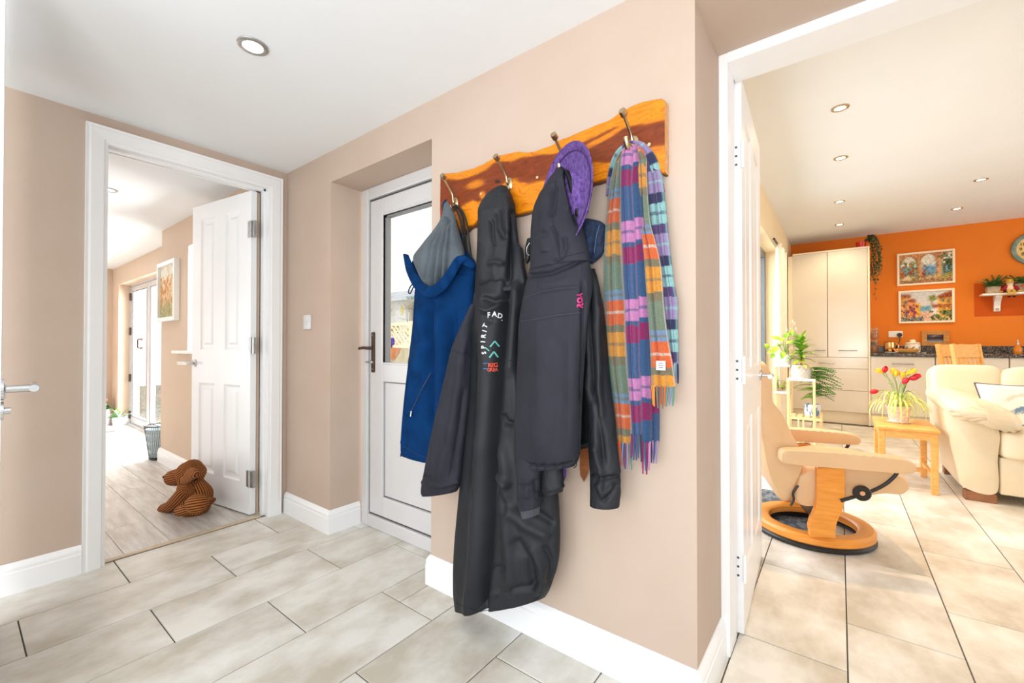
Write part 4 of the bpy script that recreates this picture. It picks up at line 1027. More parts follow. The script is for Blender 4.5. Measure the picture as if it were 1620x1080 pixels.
strip('fold', [(231, 988, 1004), (246, 976, 992), (266, 969, 988), (302, 963, 984), (360, 957.5, 982), (430, 955, 985), (480, 955.5, 989), (530, 956, 990), (585, 962, 993), (640, 969, 998), (700, 975, 1000)], [.05, .055, .055, .055], [(.12, TE, .13, .6), (.33, KH, .07, .35), (.72, TE, .2, .12), (.97, WH, .03, .5)], WEFT_A, -.155, nf=[(.5, .42, .05, -.016), (.75, .7, .14, .008)], fr=(8, .075, [TE, OR, OR, OR, SK, PU, LI, TE]), seed=3)
strip('fold', [(560, 1024, 1036), (600, 1027, 1040), (650, 1029, 1043), (697, 1030, 1043)], .04, [(.8, PU, .2, .35)], WEFT_B, -.045, N=160, M=20, fr=(4, .065, [BL, PK, BL, LI]))
strip('fold', [(230, 999, 1012), (244, 1006, 1022), (285, 1010, 1023), (350, 1012, 1028), (385, 1015, 1037), (422, 1018, 1045), (480, 1022, 1050), (542, 1026, 1058), (580, 1027, 1065), (612, 1027, 1069)], [.05, .06, .065, .06], [(.2, GR, .14, .30), (.72, KH, .06, .4), (.98, WH, .03, .5)], WEFT_A, .035, nf=[(.5, .45, .05, -.014), (.25, .25, .12, .006)], fr=(10, .055, [GR, YE, YE, KH, OR, KH, OR, TE, SK, TE]), seed=5)
strip('fold', [(232, 1000, 1012), (250, 1001, 1013), (285, 999, 1013), (302, 1000, 1014), (360, 1003, 1019), (435, 1007, 1022), (480, 1009, 1026), (542, 1010, 1028), (592, 1012, 1029), (655, 1014, 1031), (699, 1014, 1031)], [.06, .068, .07, .07], [(.75, NV, .2, .4), (.2, BL, .15, .3)], WEFT_B, .012, bul=.014, M=24, fr=(5, .085, [PK, MA, BL, MA, PK]), seed=7)
strip('fold', [(236, 985, 1004), (250, 982, 1002), (285, 981, 1000), (302, 981, 1000.5), (360, 982, 1004), (435, 985, 1008), (480, 988, 1010), (542, 990, 1012), (592, 993, 1013), (655, 998, 1015), (688, 1000, 1016)], [.066, .078, .08, .076], [(.45, PU, .09, .35), (.75, LI, .1, .15), (.97, PK, .04, .3)], WEFT_B, .008, bul=.018, nf=[(.45, .5, .05, -.006)], fr=(6, .07, [BL, MA, BL, PU, BL, NV]), seed=9)
# the roll of cloth over the hook
for (pts, rad, off_, seq, s0) in (([(965, 310), (968, 280), (976, 250), (988, 234), (1003, 227.5), (1017, 233), (1030, 250), (1039, 275), (1045, 305)], [.013, .015, .014, .0115, .010, .0115, .014, .015, .013], (.018, .030, .044, .050, .050, .050, .044, .028, .016), WEFT_E, .10),
                                  ([(975, 300), (979, 272), (986, 250), (996, 240), (1007, 239), (1014, 248), (1018, 270), (1020, 300)], [.010, .011, .011, .010, .0095, .010, .010, .009], (.040, .050, .058, .060, .060, .060, .052, .040), WEFT_A, .02)):
    Q = spline(pts, 70); n = 18; rr_ = list(np.interp(np.linspace(0, 1, 70), np.linspace(0, 1, len(rad)), rad))
    oo_ = np.interp(np.linspace(0, 1, 70), np.linspace(0, 1, len(off_)), off_)
    ctr = [Vector(at(x, y, YW - o_)) for (x, y), o_ in zip(Q, oo_)]; bm = B()
    add_tube(bm, ctr, rr_, n, flat=1.0, up=(0, -1, 0)); bm.verts.index_update()
    sd = np.cumsum([0] + [(ctr[i + 1] - ctr[i]).length for i in range(69)]); cw = weft(seq, sd + s0) * .84
    Vv = [tuple(v.co) for v in bm.verts]; Ff = [tuple(v.index for v in f__.verts) for f__ in bm.faces]; bm.free()
    CC = np.repeat(cw, n, axis=0); jj = np.tile(np.arange(n), 70)[:, None]; CC = np.where((jj % 6) == 0, CC * .5 + NV * .5, CC)
    patterned('roll', np.array(Vv), Ff, CC, WOOL, sc)
p = at(1045.5, 578, YW - .079)
bm = B(); add_box(bm, (p.x - .013, p.y - .001, p.z - .013), (p.x + .013, p.y, p.z + .013)); lb = obj('label', bm, mat('white_tape', (236, 234, 230), .8), sc, label='small white cloth label')
for k in range(3):
    obj('label_print', (lambda z_, w2: ([(p.x - w2, p.y - .0014, z_), (p.x + w2, p.y - .0014, z_), (p.x + w2, p.y - .0014, z_ + .0022), (p.x - w2, p.y - .0014, z_ + .0022)], [(0, 1, 2, 3)]))(p.z + .005 - .006 * k, .006 + .002 * (k % 2)), mat('grey_label_print', (90, 88, 86), .8), lb)
# ================================================================== KITCHEN AND SITTING AREA
CREAM = mat('cream_gloss_front', (218, 210, 196), .16, c2=(221, 214, 201), nscale=2, spec=.5)
CREAM_SIDE = mat('cream_carcass', (244, 232, 208), .4)
GRANITE = mat('speckled_granite', (38, 36, 36), .25, c2=(150, 140, 132), nscale=90, detail=6, ramp=(.48, .66))
LEATHER_T = mat('tan_leather', (214, 178, 136), .45, c2=(220, 186, 146), nscale=5, bump=.25, bscale=160, bdist=.001)
LEATHER_C = mat('cream_leather', (226, 212, 184), .42, c2=(230, 218, 193), nscale=5, bump=.22, bscale=140, bdist=.001)
BEECH = mat('honey_beech', (222, 142, 52), .32, c2=(236, 160, 70), nscale=7, stretch=(1, 1, 9), detail=6)
PINE = mat('waxed_pine', (222, 160, 78), .4, c2=(238, 184, 106), nscale=9, stretch=(2, 2, 9), detail=6)
BAMBOO = mat('pale_bamboo', (238, 206, 150), .45, c2=(244, 216, 166), nscale=9, stretch=(2, 2, 9))
WHITEW = mat('white_shelf_paint', (246, 242, 234), .45)
BLACK_M = mat('black_metal', (26, 26, 28), .35)
SOIL = mat('potting_soil', (70, 52, 38), .95, c2=(98, 76, 56), nscale=60, bump=.6, bscale=80)

def cushion(name, c, h, m, parent=None, e=.35, nu=44, nv=26, wr=0.0, rot=None, squash=None, seed=0.0):
    """soft superellipsoid: c centre, h half sizes, e squareness"""
    V = []
    def sp(x, p): return np.sign(x) * np.abs(x) ** p
    u = np.linspace(0, 2 * PI, nu, endpoint=False); v = np.linspace(-PI / 2, PI / 2, nv)
    for b in v:
        V.append(np.c_[h[0] * sp(np.cos(b), e) * sp(np.cos(u), e), h[1] * sp(np.cos(b), e) * sp(np.sin(u), e), np.full(nu, h[2] * sp(np.sin(b), e))])
    V = np.array(V).reshape(-1, 3)
    if squash: V = squash(V)
    if wr: V = V * (1 + wr * (vnoise(V * 9 + 11 + seed) - .5)[:, None] * 2)
    if rot is not None: V = V @ np.array(rot.to_3x3()).T
    V = V + np.array(c)
    return obj(name, ([tuple(x) for x in V], grid_faces(nv, nu, True)), m, parent, smooth=True)

def slab(name, prof, y0, y1, m, parent, T=None, p=5.0, ny=18, nprof=64, wr=0.0, seed=0.0):
    """closed x-z profile carried from y0 to y1 with rounded ends"""
    Q = spline(list(prof) + [prof[0]], nprof + 1)[:-1]; cen = Q.mean(0)
    V = []
    for t in np.linspace(-1, 1, ny):
        t2 = math.sin(t * PI / 2); s = max((1 - abs(t2) ** p), 0) ** (1 / p)
        s = .80 + .20 * s if abs(t2) < .999 else .80
        pr = cen + (Q - cen) * s
        V.append(np.c_[pr[:, 0], np.full(nprof, (y0 + y1) / 2 + t2 * (y1 - y0) / 2), pr[:, 1]])
    V = np.array(V).reshape(-1, 3)
    if wr: V[:, 2] += wr * (vnoise(V * 12 + seed) - .5); V[:, 0] += wr * (vnoise(V * 10 + 5 + seed) - .5)
    vs_ = [tuple(v) for v in V]; Fs = grid_faces(ny, nprof, True) + [tuple(range(nprof))[::-1], tuple((ny - 1) * nprof + i for i in range(nprof))]
    if T is not None: vs_ = [tuple(T @ Vector(v)) for v in vs_]
    return obj(name, (vs_, Fs), m, parent, smooth='auto')

# ---- fitted units
tc_ = empty('tall_cupboard', (-.12, 7.58, 0), 'tall cream gloss larder cupboard with drawers beside the orange wall', 'cupboard')
Yf, xa, xb, zt = 7.29, -.53, .315, 2.352
bm = B(); add_box(bm, (xa, Yf + .02, .16), (xb - .02, YO - .01, zt - .02)); add_box(bm, (xb - .02, Yf - .008, 0), (xb, YO - .01, zt), .001); add_box(bm, (xa - .055, Yf + .004, .0), (xa, Yf + .03, zt - .03)); add_box(bm, (xa, Yf - .006, zt - .02), (xb, YO - .01, zt), .001)
obj('body', bm, CREAM_SIDE, tc_)
def barh(x0, x1, z, y, parent):
    bm = B(); add_tube(bm, [(x0, y - .03, z), (x1, y - .03, z)], .0085, 10)
    for x in (x0 + .02, x1 - .02): add_tube(bm, [(x, y, z), (x, y - .03, z)], .0045, 8)
    return obj('handle', bm, STEEL, parent, smooth='auto')
for (x0, x1) in ((xa, -.135), (-.128, xb - .022)):
    d = box('door', (x0, Yf, .893), (x1, Yf + .018, zt - .022), CREAM, tc_, .002)
    barh(x0 + .11 if x1 > 0 else x1 - .14, x1 - .11 if x1 > 0 else x1 - .02, .985, Yf, d)
for (z0, z1) in ((.742, .888), (.452, .737), (.165, .447)):
    d = box('drawer', (xa, Yf, z0), (xb - .022, Yf + .018, z1), CREAM, tc_, .002); barh(-.24, -.06, z1 - .075, Yf, d)
box('plinth', (xa, Yf + .05, 0), (xb - .02, Yf + .065, .16), CREAM_SIDE, tc_)
box('gap_shade_strip', (-.136, Yf + .008, .893), (-.127, Yf + .021, zt - .022), mat('shadow_line', (96, 84, 66), .7), tc_)  # dark strip standing in for the shade between the two doors
for x0, x1, hx, lb in ((.318, .922, (.524, .73), 'cream base unit beside the tall cupboard, its bar handle in view'), (.928, 1.524, None, 'cream base unit behind the two wooden dining chairs'), (1.530, 2.13, None, 'cream base unit behind the sofa, at the edge of the photo')):
    t = empty('base_unit', ((x0 + x1) / 2, 7.58, 0), lb, 'base unit', 'cream base units under the granite worktop')
    box('body', (x0, Yf + .02, .16), (x1, YO - .01, .912), CREAM_SIDE, t)
    d = box('door', (x0 + .003, Yf, .168), (x1 - .003, Yf + .018, .905), CREAM, t, .002)
    barh(*(hx or (x0 + .19, x1 - .19)), .82, Yf, d)
    box('plinth', (x0, Yf + .05, 0), (x1, Yf + .065, .155), CREAM_SIDE, t)
wt = empty('worktop', (1.3, 7.57, .93), 'speckled dark granite worktop running along the orange wall', 'worktop')
ZW = .952
box('slab', (.322, 7.262, .914), (2.6, YO - .001, ZW), GRANITE, wt, .004, 2); box('upstand', (.322, YO - .022, ZW), (2.6, YO - .001, 1.045), GRANITE, wt, .002)
box('trim_painted_patch', (1.357, YO - .002, 1.415), (2.6, YO, 1.838), RUST, kind=S)

# ---- on the worktop
GLS = mat('clear_jar_glass', (235, 225, 205), .05, trans=.9, spec=.5)
AMBER = mat('amber_preserve', (206, 120, 30), .4, c2=(232, 160, 60), nscale=40)
def jar(z, lb, h=.15):
    t = empty('glass_jar', (.372, 7.62, z), lb, 'jar', 'stacked storage jars')
    lathe('glass_body', [(0, 0), (.040, 0), (.044, .01), (.044, h - .03), (.036, h - .015), (.036, h)], (.372, 7.62, z), GLS, t, 24)
    lathe('contents', [(0, .004), (.040, .004), (.040, h * .62), (0, h * .64)], (.372, 7.62, z), AMBER, t, 20)
    lathe('lid', [(0, h), (.038, h), (.040, h + .006), (.038, h + .016), (.012, h + .020), (.012, h + .028), (0, h + .03)], (.372, 7.62, z), GLS, t, 20)
    tube('wire_clip', [(.372 + .038 * math.cos(a), 7.62 + .038 * math.sin(a), z + h - .012) for a in np.linspace(0, 2 * PI, 17)], .0025, STEEL, t)
jar(ZW, 'lower glass storage jar with amber contents beside the tall cupboard', .155); jar(ZW + .186, 'upper glass storage jar standing on another jar', .13)
COPPER = mat('polished_copper', (222, 170, 110), .12, 1.0)
t = empty('copper_pot', (.525, 7.55, ZW), 'small shiny copper pot with handle on the granite worktop', 'pot')
lathe('bowl', [(0, .006), (.04, .006), (.05, .02), (.058, .08), (.055, .145), (.06, .15), (.056, .15), (.051, .144), (.053, .08), (.045, .02), (0, .016)], (.525, 7.55, ZW - .005), COPPER, t, 32)
tube('handle', [(.58, 7.55, ZW + .12), (.605, 7.55, ZW + .11), (.61, 7.55, ZW + .07), (.585, 7.55, ZW + .035)], .007, COPPER, t, smooth_n=16)
t = empty('saucer', (.53, 7.44, ZW), 'small pale dish in front of the copper pot', 'dish'); lathe('plate', [(0, 0), (.04, 0), (.07, .012), (.068, .015), (.04, .004), (0, .004)], (.53, 7.42, ZW), WHITEW, t, 24)
t = empty('wooden_bowl', (.68, 7.46, ZW), 'shallow honey-coloured wooden bowl on the worktop', 'bowl')
bm = B(); add_lathe(bm, [(0, 0), (.075, 0), (.11, .02), (.130, .052), (.126, .054), (.10, .028), (.07, .012), (0, .010)], (0, 0, 0), 36); bmesh.ops.transform(bm, matrix=Matrix.Translation((.68, 7.46, ZW + .0006)) @ Matrix.Diagonal((1, .75, 1, 1)), verts=bm.verts[:]); obj('bowl', bm, PINE, t, smooth='auto')
for i in range(3): cushion('fruit', (.63 + .05 * i, 7.46, ZW + .042), (.026, .026, .024), mat('ripe_fruit', (190, 96, 30), .5, c2=(150, 60, 24), nscale=20), t, e=1, nu=16, nv=10)
CER = mat('cream_ceramic', (240, 228, 206), .2)
t = empty('lidded_casserole', (.76, 7.68, ZW), 'white lidded ceramic pot painted with leaves on the worktop', 'pot')
cpot = lathe('body', [(0, 0), (.062, 0), (.074, .012), (.078, .06), (.076, .118), (.070, .122), (0, .122)], (.76, 7.68, ZW), CER, t, 32)
ld = lathe('lid', [(.076, 0), (.078, .006), (.06, .018), (.03, .022), (.028, .05), (.022, .054), (0, .054)], (.76, 7.68, ZW + .122), CER, t, 32)
bm = B()
for k in range(7):
    a = -PI / 2 + (k - 3) * .42; c0 = Vector((.76 + .0785 * math.cos(a), 7.68 + .0785 * math.sin(a), ZW + .05 + .022 * (k % 2)))
    tdir = Vector((-math.sin(a), math.cos(a), .8 * (1 if k % 2 else -1))).normalized(); nn = Vector((math.cos(a), math.sin(a), 0)); sd = tdir.cross(nn)
    vv = [bm.verts.new(c0 + tdir * q * .02 + sd * w_ * .008 + nn * .0012) for q, w_ in ((-1, 0), (-.3, 1), (.4, .8), (1, 0), (.4, -.8), (-.3, -1))]; bm.faces.new(vv)
obj('painted_leaf', bm, mat('olive_paint', (122, 132, 58), .6), t, kind='stuff')
def picture_grid(name, x0, x1, z0, z1, y, fn, parent, nx=150, nz=84, ax='x'):
    u, v = np.meshgrid(np.linspace(0, 1, nx), np.linspace(0, 1, nz)); C = fn(u.ravel(), v.ravel())
    if ax == 'x': P = np.c_[x0 + (x1 - x0) * u.ravel(), np.full(u.size, y), z0 + (z1 - z0) * v.ravel()]
    else: P = np.c_[np.full(u.size, y), x0 + (x1 - x0) * u.ravel(), z0 + (z1 - z0) * v.ravel()]
    lc = np.array([lin(c)[:3] for c in np.clip(C, 0, 255)])
    return patterned(name, P, grid_faces(nz, nx), lc, attr_mat('printed_picture', .6, .0, 50, 0, .02), parent, smooth=False)
def frame(t, x0, x1, z0, z1, yb, yf, wd, m, name='frame'):
    bm = B()
    for (a, b) in (((x0, yf, z0), (x0 + wd, yb, z1)), ((x1 - wd, yf, z0), (x1, yb, z1)), ((x0 + wd, yf, z0), (x1 - wd, yb, z0 + wd)), ((x0 + wd, yf, z1 - wd), (x1 - wd, yb, z1))): add_box(bm, a, b, .002)
    return obj(name, bm, m, t)
def N2(u, v, s, o=0): return vnoise(np.c_[u * s, v * s, u * 0 + o])
def paint(layers, u, v):
    C = np.zeros((len(u), 3))
    for mask, c, var in layers:
        k = np.clip(mask, 0, 1)[:, None]; cc = np.array(c, float) + var * (N2(u * 1.6, v, 30, 3)[:, None] - .5) * np.array([1, .9, .8]) + var * .6 * (N2(u * 1.6, v, 70, 9)[:, None] - .5)
        C = C * (1 - k) + cc * k
    return C
def sm(x, w=.012): return 1 / (1 + np.exp(-np.clip(x / w, -30, 30)))
def box2(u, v, a, b, c, d): return sm(u - a) * sm(b - u) * sm(v - c) * sm(d - v)
def art_arches(u, v):
    wob = .03 * (N2(u, v, 12) - .5); n = N2(u * 1.6, v, 14, 2); u2 = u + wob; v2 = v + wob
    arch = lambda cx, w_, s, h: sm(1 - ((u2 - cx) / w_) ** 2 - (np.maximum(v2 - s, 0) / h) ** 2, .06) * sm(v2 - .2)
    op = np.maximum.reduce([arch(.20, .15, .60, .30), arch(.56, .14, .62, .32), arch(.93, .13, .62, .32)])
    return paint([(np.ones_like(u), (198, 136, 88), 60), (op, (176, 206, 220), 50), (op * sm(v2 - .62), (232, 226, 210), 60), (op * sm(.55 - v2), (112, 156, 190), 60), (op * sm(.34 - v2), (90, 130, 150), 60),
                  (sm(.27 - v2, .03), (206, 170, 128), 80), (sm(.10 - v2 + .05 * n), (166, 116, 80), 70), (sm(n - .50, .05) * sm(.33 - np.hypot((u2 - .16) * 1.1, v2 - .42), .06), (116, 128, 62), 110),
                  (sm(n - .66, .03) * sm(.22 - np.hypot((u2 - .12), v2 - .42), .05), (190, 90, 60), 60), (sm(n - .42, .05) * sm(.16 - np.hypot((u2 - .90), (v2 - .62) * .5), .05), (70, 84, 46), 90), (sm(n - .5, .05) * sm(.13 - np.hypot((u2 - .87) * .8, v2 - .25), .04), (150, 140, 50), 100),
                  (sm(n - .45, .04) * sm(.05 - np.abs(u2 - .45), .02) * sm(.6 - v2) * sm(v2 - .2), (160, 66, 50), 90), (box2(u2, v2, .385, .445, .22, .64), (214, 160, 110), 30), (box2(u2, v2, .735, .80, .2, .80), (224, 172, 126), 30), (box2(u2, v2, .08, .25, .12, .23), (232, 206, 160), 40)], u, v)
def art_village(u, v):
    wob = .03 * (N2(u, v, 12, 4) - .5); n = N2(u * 1.6, v, 16, 6); u2 = u + wob; v2 = v + wob
    L = [(np.ones_like(u), (206, 206, 206), 26), (sm(.68 - v2, .1), (220, 208, 200), 20), (sm(.50 - v2), (98, 160, 176), 40), (sm(.36 - v2, .02), (226, 190, 170), 60),
         (sm(.22 - v2 + .2 * (u2 - .3)) * sm(u2 - .3) , (222, 176, 150), 70), (box2(u2, v2, -1, .19, .1, .86), (214, 150, 70), 80), (box2(u2, v2, -1, .19, .80, .93), (150, 90, 60), 60), (box2(u2, v2, .17, .30, .14, .68), (224, 128, 70), 80), (box2(u2, v2, .16, .31, .66, .76), (160, 84, 56), 60), (box2(u2, v2, .29, .39, .18, .60), (240, 168, 44), 60),
         (box2(u2, v2, .60, .75, .20, .50), (232, 214, 210), 60), (box2(u2, v2, .74, 2, .12, .82), (240, 172, 50), 60), (sm(v2 - .74) * sm(.98 - v2 - np.abs(u2 - .95) * .7) * sm(u2 - .72), (156, 84, 48), 80), (box2(u2, v2, .62, 2, .44, .56), (170, 96, 60), 80)]
    for a, b, c, d in ((.07, .13, .58, .70), (.09, .15, .2, .4), (.22, .26, .36, .5), (.80, .86, .62, .74), (.92, .97, .6, .72), (.80, .86, .18, .36), (.91, .96, .16, .36)): L.append((box2(u2, v2, a, b, c, d), (92, 104, 116), 50))
    L += [(sm(n - .55, .03) * sm(u2 - .0) * sm(.34 - u2) * sm(.56 - v2), (150, 70, 90), 110), (sm(n - .55, .03) * sm(u2 - .58) * sm(.42 - v2), (96, 110, 56), 110), (sm(.11 - np.hypot((u2 - .63) * 1.1, v2 - .76) - .05 * N2(np.arctan2(v2 - .76, u2 - .63) * 3, u2 * 0, 2), .015), (120, 132, 60), 80), (box2(u2, v2, .622, .640, .5, .72), (130, 104, 70), 30), (sm(.12 - v2 + .06 * n) * sm(.45 - u2), (120, 118, 110), 120)]
    return paint(L, u, v)
for (x0, x1, z0, z1, fn, lb) in ((.628, 1.187, 1.862, 2.302, art_arches, 'upper framed painting of stone arches by the sea on the orange wall'), (.640, 1.180, 1.352, 1.792, art_village, 'lower framed painting of a sunlit village street on the orange wall')):
    t = empty('framed_painting', ((x0 + x1) / 2, YO, (z0 + z1) / 2), lb, 'painting', 'pair of paintings on the orange wall')
    frame(t, x0, x1, z0, z1, YO - .001, YO - .03, .024, mat('cream_frame', (250, 234, 206), .5)); picture_grid('picture', x0 + .02, x1 - .02, z0 + .02, z1 - .02, YO - .014, fn, t)
t = empty('photo_frame', (.99, 7.82, ZW), 'chunky rustic wooden photo frame standing on the granite upstand', 'photo frame')
fr0, fr1, fz0, fz1 = .865, 1.125, 1.047, 1.245
frame(t, fr0, fr1, fz0, fz1, YO - .002, YO - .034, .052, mat('rustic_oak', (176, 112, 44), .6, c2=(206, 146, 72), nscale=14, stretch=(1, 1, 5), bump=.3, bscale=40)); picture_grid('photograph', fr0 + .05, fr1 - .05, fz0 + .05, fz1 - .05, YO - .016, lambda u, v: paint([(np.ones_like(u), (70, 70, 104), 40), (sm(.15 - np.hypot(u - .5, (v - .8)), .1), (220, 180, 150), 40), (sm(.66 - v + .14 * N2(u, v, 5), .03), (66, 48, 44), 40), (sm(.30 - v, .05), (126, 140, 156), 40)], u, v), t, 60, 40)
t = empty('socket', (.607, YO, 1.2), 'white double wall socket with one black plug above the worktop', 'socket')
box('face_plate', (.535, YO - .010, 1.163), (.682, YO, 1.249), mat('white_socket', (246, 238, 224), .35), t, .003)
for x in (.566, .640): box('rocker', (x - .010, YO - .014, 1.222), (x + .010, YO - .009, 1.242), GLOSS, t, .001)
pg = lathe('plug', [(0, 0), (.028, 0), (.028, .018), (.022, .03), (0, .032)], (.648, YO - .010, 1.195), BLACK_M, t, 20, (0, -1, 0)); tube('flex', [(.648, YO - .03, 1.175), (.65, YO - .032, 1.13), (.635, YO - .05, 1.08), (.61, YO - .08, 1.04), (.60, YO - .1, .99)], .004, BLACK_M, t, smooth_n=24)
t = empty('soap_bottle', (1.662, 7.62, ZW), 'orange glass soap bottle with grey pump on the worktop edge', 'bottle')
lathe('bottle', [(0, 0), (.034, 0), (.038, .01), (.036, .07), (.018, .095), (.014, .11), (0, .11)], (1.662, 7.62, ZW), mat('orange_glass', (216, 126, 24), .1), t, 20); lathe('pump', [(0, .11), (.016, .11), (.016, .13), (.006, .132), (.006, .165), (0, .165)], (1.662, 7.62, ZW), STEEL, t, 12)
t = empty('tea_light_dish', (.83, 7.36, ZW), 'tiny white dish at the front edge of the worktop', 'dish'); lathe('dish', [(0, 0), (.02, 0), (.028, .012), (.025, .012), (.018, .004), (0, .004)], (.83, 7.36, ZW), CER, t, 16)

# ---- clock and shelf on the orange wall
t = empty('wall_clock', (1.865, YO, 2.215), 'round teal-rimmed wall clock with cream face, cut off by the frame', 'clock'); cc = Vector((1.867, YO, 2.215))
lathe('rim', [(.155, .0), (.198, .0), (.202, .012), (.195, .030), (.175, .036), (.160, .028), (.155, .014)], cc, mat('teal_grey_metal', (104, 128, 122), .5, c2=(130, 150, 142), nscale=20), t, 48, (0, -1, 0))
fc = lathe('face', [(0, .014), (.158, .014), (.158, .004)], cc, mat('aged_cream_dial', (238, 204, 132), .6, c2=(226, 184, 110), nscale=7), t, 48, (0, -1, 0))
DARKP = mat('dial_print', (70, 62, 50), .7)
for k in range(1, 13):
    a = PI / 2 - k * PI / 6; vs_, fs = glyphs(str(k)); q = cc + Vector((.118 * math.cos(a), -.0155, .118 * math.sin(a)))
    obj('numeral', ([(q.x + x * .052, q.y, q.z + y * .052) for x, y, _ in vs_], fs), DARKP, t)
for a, ln, wd in ((PI / 2 - .2, .075, .006), (PI / 2 - 2.0, .105, .004)):
    d = Vector((math.cos(a), 0, math.sin(a))); n_ = Vector((-d.z, 0, d.x)); bm = B(); ps_ = [cc + Vector((0, -.018, 0)) + d * q + n_ * w_ for q, w_ in ((-.02, wd), (-.02, -wd), (ln, -.001), (ln, .001))]; bm.faces.new([bm.verts.new(p) for p in ps_]); obj('hand', bm, DARKP, t)
sh = empty('wall_shelf', (1.9, YO, 1.68), 'white painted wall shelf with one visible bracket on the orange wall', 'shelf')
ZSH = 1.690
bm = B(); add_box(bm, (1.40, YO - .155, ZSH - .026), (2.5, YO - .002, ZSH), .008, 3); obj('board', bm, WHITEW, sh, smooth='auto')
bm = B(); add_prism(bm, [(YO - .002, ZSH - .026), (YO - .12, ZSH - .026), (YO - .115, ZSH - .05), (YO - .06, ZSH - .09), (YO - .035, ZSH - .15), (YO - .03, ZSH - .21), (YO - .02, ZSH - .218), (YO - .002, ZSH - .22)], 'x', 1.52, 1.575, .003); obj('bracket', bm, WHITEW, sh)
lathe('ring', [(.011, 0), (.015, .002), (.011, .005), (.008, .002)], (1.548, YO - .032, ZSH - .190), BRASS, sh, 16, (0, -1, 0))
FERN = mat('dark_fern', (44, 92, 40), .6, c2=(78, 120, 56), nscale=40); FERN2 = mat('fern_green', (72, 128, 62), .6, c2=(100, 150, 84), nscale=40)
def blade(bm, base, d, up, ln, wd, droop=.3, k=5, fold=.15):
    """one leaf blade: arc leaving base along d, arching down"""
    d = Vector(d).normalized(); side = d.cross(Vector((0, 0, 1)))
    if side.length < 1e-3: side = Vector((1, 0, 0))
    side.normalize(); p = Vector(base); prev = None
    for i in range(k + 1):
        t_ = i / k; w_ = wd * (math.sin(PI * (t_ * .86 + .1)) ** .8 if i < k else 0) * .5
        dd = (d + Vector((0, 0, -droop * 2 * t_))).normalized(); nrm = side.cross(dd)
        row = [bm.verts.new(p - side * w_ + nrm * w_ * fold), bm.verts.new(p), bm.verts.new(p + side * w_ + nrm * w_ * fold)]
        if prev:
            for j in range(2): bm.faces.new((prev[j], prev[j + 1], row[j + 1], row[j]))
        prev = row; p = p + dd * (ln / k)
def rdir(el0, el1, az0=0, az1=2 * PI):
    el, az = random.uniform(el0, el1), random.uniform(az0, az1); return Vector((math.cos(el) * math.cos(az), math.cos(el) * math.sin(az), math.sin(el)))
POTW = mat('weathered_box', (196, 176, 150), .8, c2=(168, 146, 118), nscale=30)
for (x0, x1, lb, h) in ((1.445, 1.56, 'grey trough of dark greenery at the left end of the wall shelf', .085), (1.665, 1.83, 'wicker-brown trough of tall ferns behind the shelf doll', .10)):
    t = empty('planter_box', ((x0 + x1) / 2, YO - .09, ZSH), lb, 'planter', 'planters on the wall shelf')
    bm = B(); add_box(bm, (x0, YO - .14, ZSH), (x1, YO - .03, ZSH + h), .004); obj('box', bm, POTW, t)
    for k in range(46 if x0 < 1.7 else 40):
        b0 = (random.uniform(x0 + .01, x1 - .01), random.uniform(YO - .13, YO - .05), ZSH + h); bm = B()
        d = rdir(.25, 1.2) if x0 < 1.7 else rdir(.5, 1.4)
        d.y = min(d.y, .25); ln = random.uniform(.10, .2) * (1.0 if x0 < 1.7 else 1.25)
        for q in np.linspace(.15, 1, 5):
            pp = Vector(b0) + d * ln * q + Vector((0, 0, -.05 * q * q))
            if pp.y > YO - .03: pp.y = YO - .03
            for sg_ in (-1, 1): blade(bm, pp, Vector((d.y * sg_ * -1, d.x * sg_ - .3, .3)) + d, None, .035 * (1.2 - q * .5), .012, .3, 3)
        add_tube(bm, [b0, Vector(b0) + d * ln * .5, Vector(b0) + d * ln + Vector((0, 0, -.05))], .0015, 4)
        for v in bm.verts: v.co.y = min(v.co.y, YO - .008); v.co.z = max(v.co.z, ZSH + .004)
        obj('frond', bm, random.choice([FERN, FERN, FERN2]), t)
# small rag doll sitting on the shelf edge
t = empty('rag_doll', (1.635, YO - .12, ZSH), 'little rag doll in red jacket and straw hat sitting on the shelf edge', 'doll')
dx, dy = 1.632, YO - .135
STRAW = mat('straw', (226, 178, 72), .9, c2=(200, 148, 50), nscale=80); REDC = mat('red_cloth', (170, 30, 36), .9, c2=(140, 22, 30), nscale=40); SKIN = mat('doll_face_cloth', (240, 214, 180), .9)
cushion('body', (dx, dy, ZSH + .045), (.032, .026, .05), SKIN, t, e=.8, nu=20, nv=14); cushion('head', (dx, dy - .004, ZSH + .105), (.030, .028, .028), SKIN, t, e=1, nu=20, nv=14)
lathe('hat', [(.058, .0), (.056, .006), (.034, .010), (.030, .035), (.018, .045), (0, .047)], (dx, dy, ZSH + .115), STRAW, t, 24)
for s_ in (-1, 1):
    tube('sleeve', [(dx + s_ * .025, dy, ZSH + .078), (dx + s_ * .050, dy - .008, ZSH + .055), (dx + s_ * .062, dy - .012, ZSH + .026)], [.017, .022, .018], REDC, t, 10)
    cushion('hand', (dx + s_ * .070, dy - .014, ZSH + .014), (.015, .012, .012), STRAW, t, e=1, nu=12, nv=8)
    tube('leg', [(dx + s_ * .016, dy - .02, ZSH + .018), (dx + s_ * .02, dy - .055, ZSH + .02), (dx + s_ * .022, dy - .06, ZSH - .02), (dx + s_ * .02, dy - .058, ZSH - .042)], .013, STRAW, t, 10, smooth_n=14)
    cushion('boot', (dx + s_ * .02, dy - .068, ZSH - .052), (.015, .024, .013), mat('dark_boot', (52, 20, 26), .6), t, e=.9, nu=14, nv=8)
